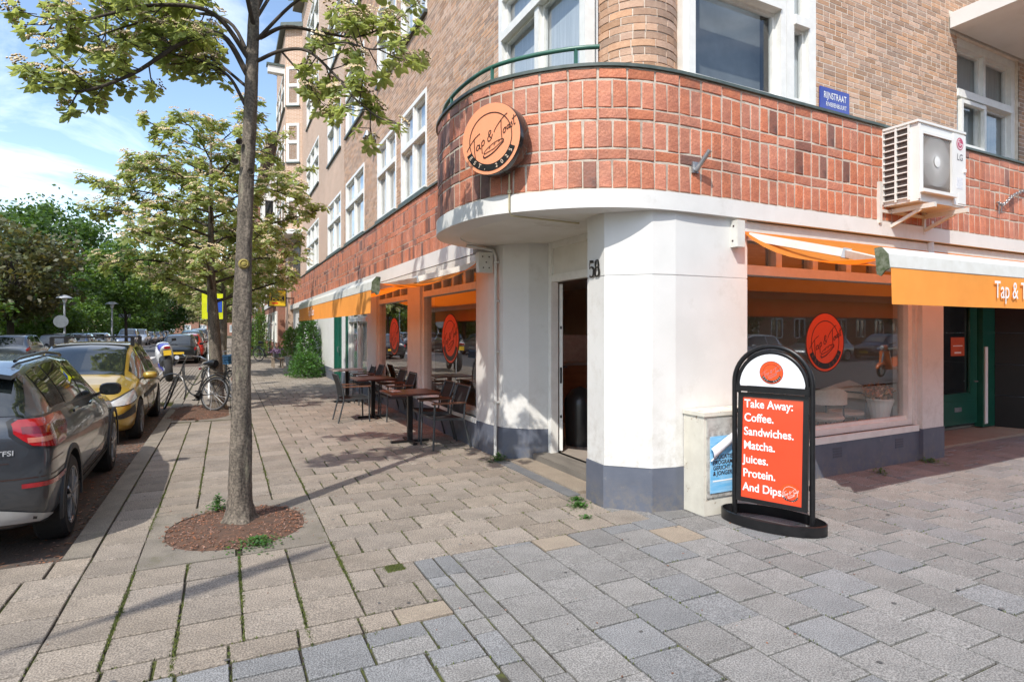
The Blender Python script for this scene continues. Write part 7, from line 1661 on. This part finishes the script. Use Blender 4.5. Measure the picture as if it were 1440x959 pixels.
# ---------------------------------------------------------------- plants and pots by the side street wall
def shrub(label, loc, rx, ry, h, n, ls, mat, seed, name='shrub', parts=None, base=.0):
    q = random.Random(seed); t = thing(name, label, 'plant', loc); x,y_,z = loc; mb = MB(); wm = MB()
    for k in range(n):
        a = q.uniform(0,6.283); cz = q.random()**.8; pr = (1-.55*cz**2)*q.uniform(.35,1.02)*(1+.18*math.sin(3*a+seed)+.12*math.sin(7*a+cz*9)); p = np.array((x+rx*pr*math.cos(a),y_+ry*pr*math.sin(a),z+base+(h-base)*cz*(1+.08*math.sin(5*a))))
        u = unit((math.cos(a)+q.gauss(0,.8),math.sin(a)+q.gauss(0,.8),q.gauss(.1,.7))); v = unit(np.cross(u,(q.gauss(0,1),q.gauss(0,1),q.gauss(0,1)))); l = ls*q.uniform(.6,1.3)
        mb.add([tuple(p),tuple(p+u*l*.5+v*l*.33),tuple(p+u*l),tuple(p+u*l*.5-v*l*.33)], [(0,1,2,3)])
    for k in range(14):
        a = q.uniform(0,6.283); wm.tube([(x,y_,z),(x+rx*.4*math.cos(a),y_+ry*.4*math.sin(a),z+h*.5),(x+rx*.7*math.cos(a),y_+ry*.7*math.sin(a),z+h*.85)],[.012,.009,.004],4,cap=False)
    mb.build('foliage', mat, t, kind='stuff', fix=False); wm.build('stems', BARKD, t, kind='stuff', fix=False); return t
shrub('low rounded bright green bush at the foot of the white wall', (2.45,21.4,0), .62, .8, .80, 3000, .075, LEAFB, 1)
shrub('tall loose climbing shrub against the white wall behind the low bush', (2.66,22.6,0), .50, 1.0, 2.05, 3600, .085, LEAFB, 2)
shrub('leafy shrub growing from the big grey pot by the wall', (2.45,25.4,.5), .52, .6, 1.15, 1800, .09, LEAFG, 3)
shrub('tall yellow flowered climber beside the terraced house front', (1.75,36.5,0), .5, .6, 2.6, 1500, .11, LEAFG, 4)
shrub('dark green front garden bush by the terraced house', (1.6,40,0), .7, 1.6, 2.0, 1800, .12, LEAFD, 5)
shrub('leafy plant on the pavement by the second terrace house', (1.5,47,0), .6, 1.2, 1.9, 1200, .13, LEAFB, 6)
mb = MB(); mb.lathe([(.20,0),(.24,.05),(.33,.50),(.35,.55),(.31,.55),(.28,.45),(0,.45)],(2.45,25.4,0),20); tag(mb.build('plant_pot', M("grey_pot", (.42,.40,.38), (.35,.33,.31), .8, scale=9), smooth=40), 'big grey tapered plant pot by the side street wall', 'plant pot')
be = thing('bench', 'small wooden bench carrying a purple flower box on the side street pavement', 'bench', (2.05,27.5,0))
BW = M("weathered_wood", (.30,.23,.17), (.22,.17,.12), .85, scale=6, stretch=(1,6,1))
for k in range(3): mb = MB(); mb.bx(1.80+k*.145,1.935+k*.145,26.9,28.2,.40,.44); mb.build('slat', BW, be)
for (x,y_) in ((1.83,27.0),(2.18,27.0),(1.83,28.1),(2.18,28.1)): mb = MB(); mb.bx(x-.03,x+.03,y_-.03,y_+.03,0,.40); mb.build('leg', BW, be)
fb = thing('flower_box', 'flower box full of purple blossom standing on the wooden bench', 'flower box', (2.0,27.4,.45))
mb = MB(); mb.bx(1.84,2.18,27.0,27.8,.445,.60); mb.build('box', M("dark_box", (.08,.08,.075), None, .7), fb)
mb = MB()
for k in range(700):
    p = np.array((2.01+rnd.gauss(0,.14),27.4+rnd.gauss(0,.28),.62+abs(rnd.gauss(0,.08)))); u = unit((rnd.gauss(0,1),rnd.gauss(0,1),rnd.gauss(0,1))); v = unit(np.cross(u,(rnd.gauss(0,1),.3,1))); l = .035
    mb.add([tuple(p-u*l),tuple(p+v*l*.6),tuple(p+u*l),tuple(p-v*l*.6)], [(0,1,2,3)])
mb.build('blossom', M("purple_flower", (.20,.08,.30), (.14,.12,.06), .8, scale=7, island=.5), fb, kind='stuff', fix=False)
bicycle('dark bicycle parked against the front garden of the terraced house', (1.55,33.4,0), (2.45,32.6,0), R(5), BKP)
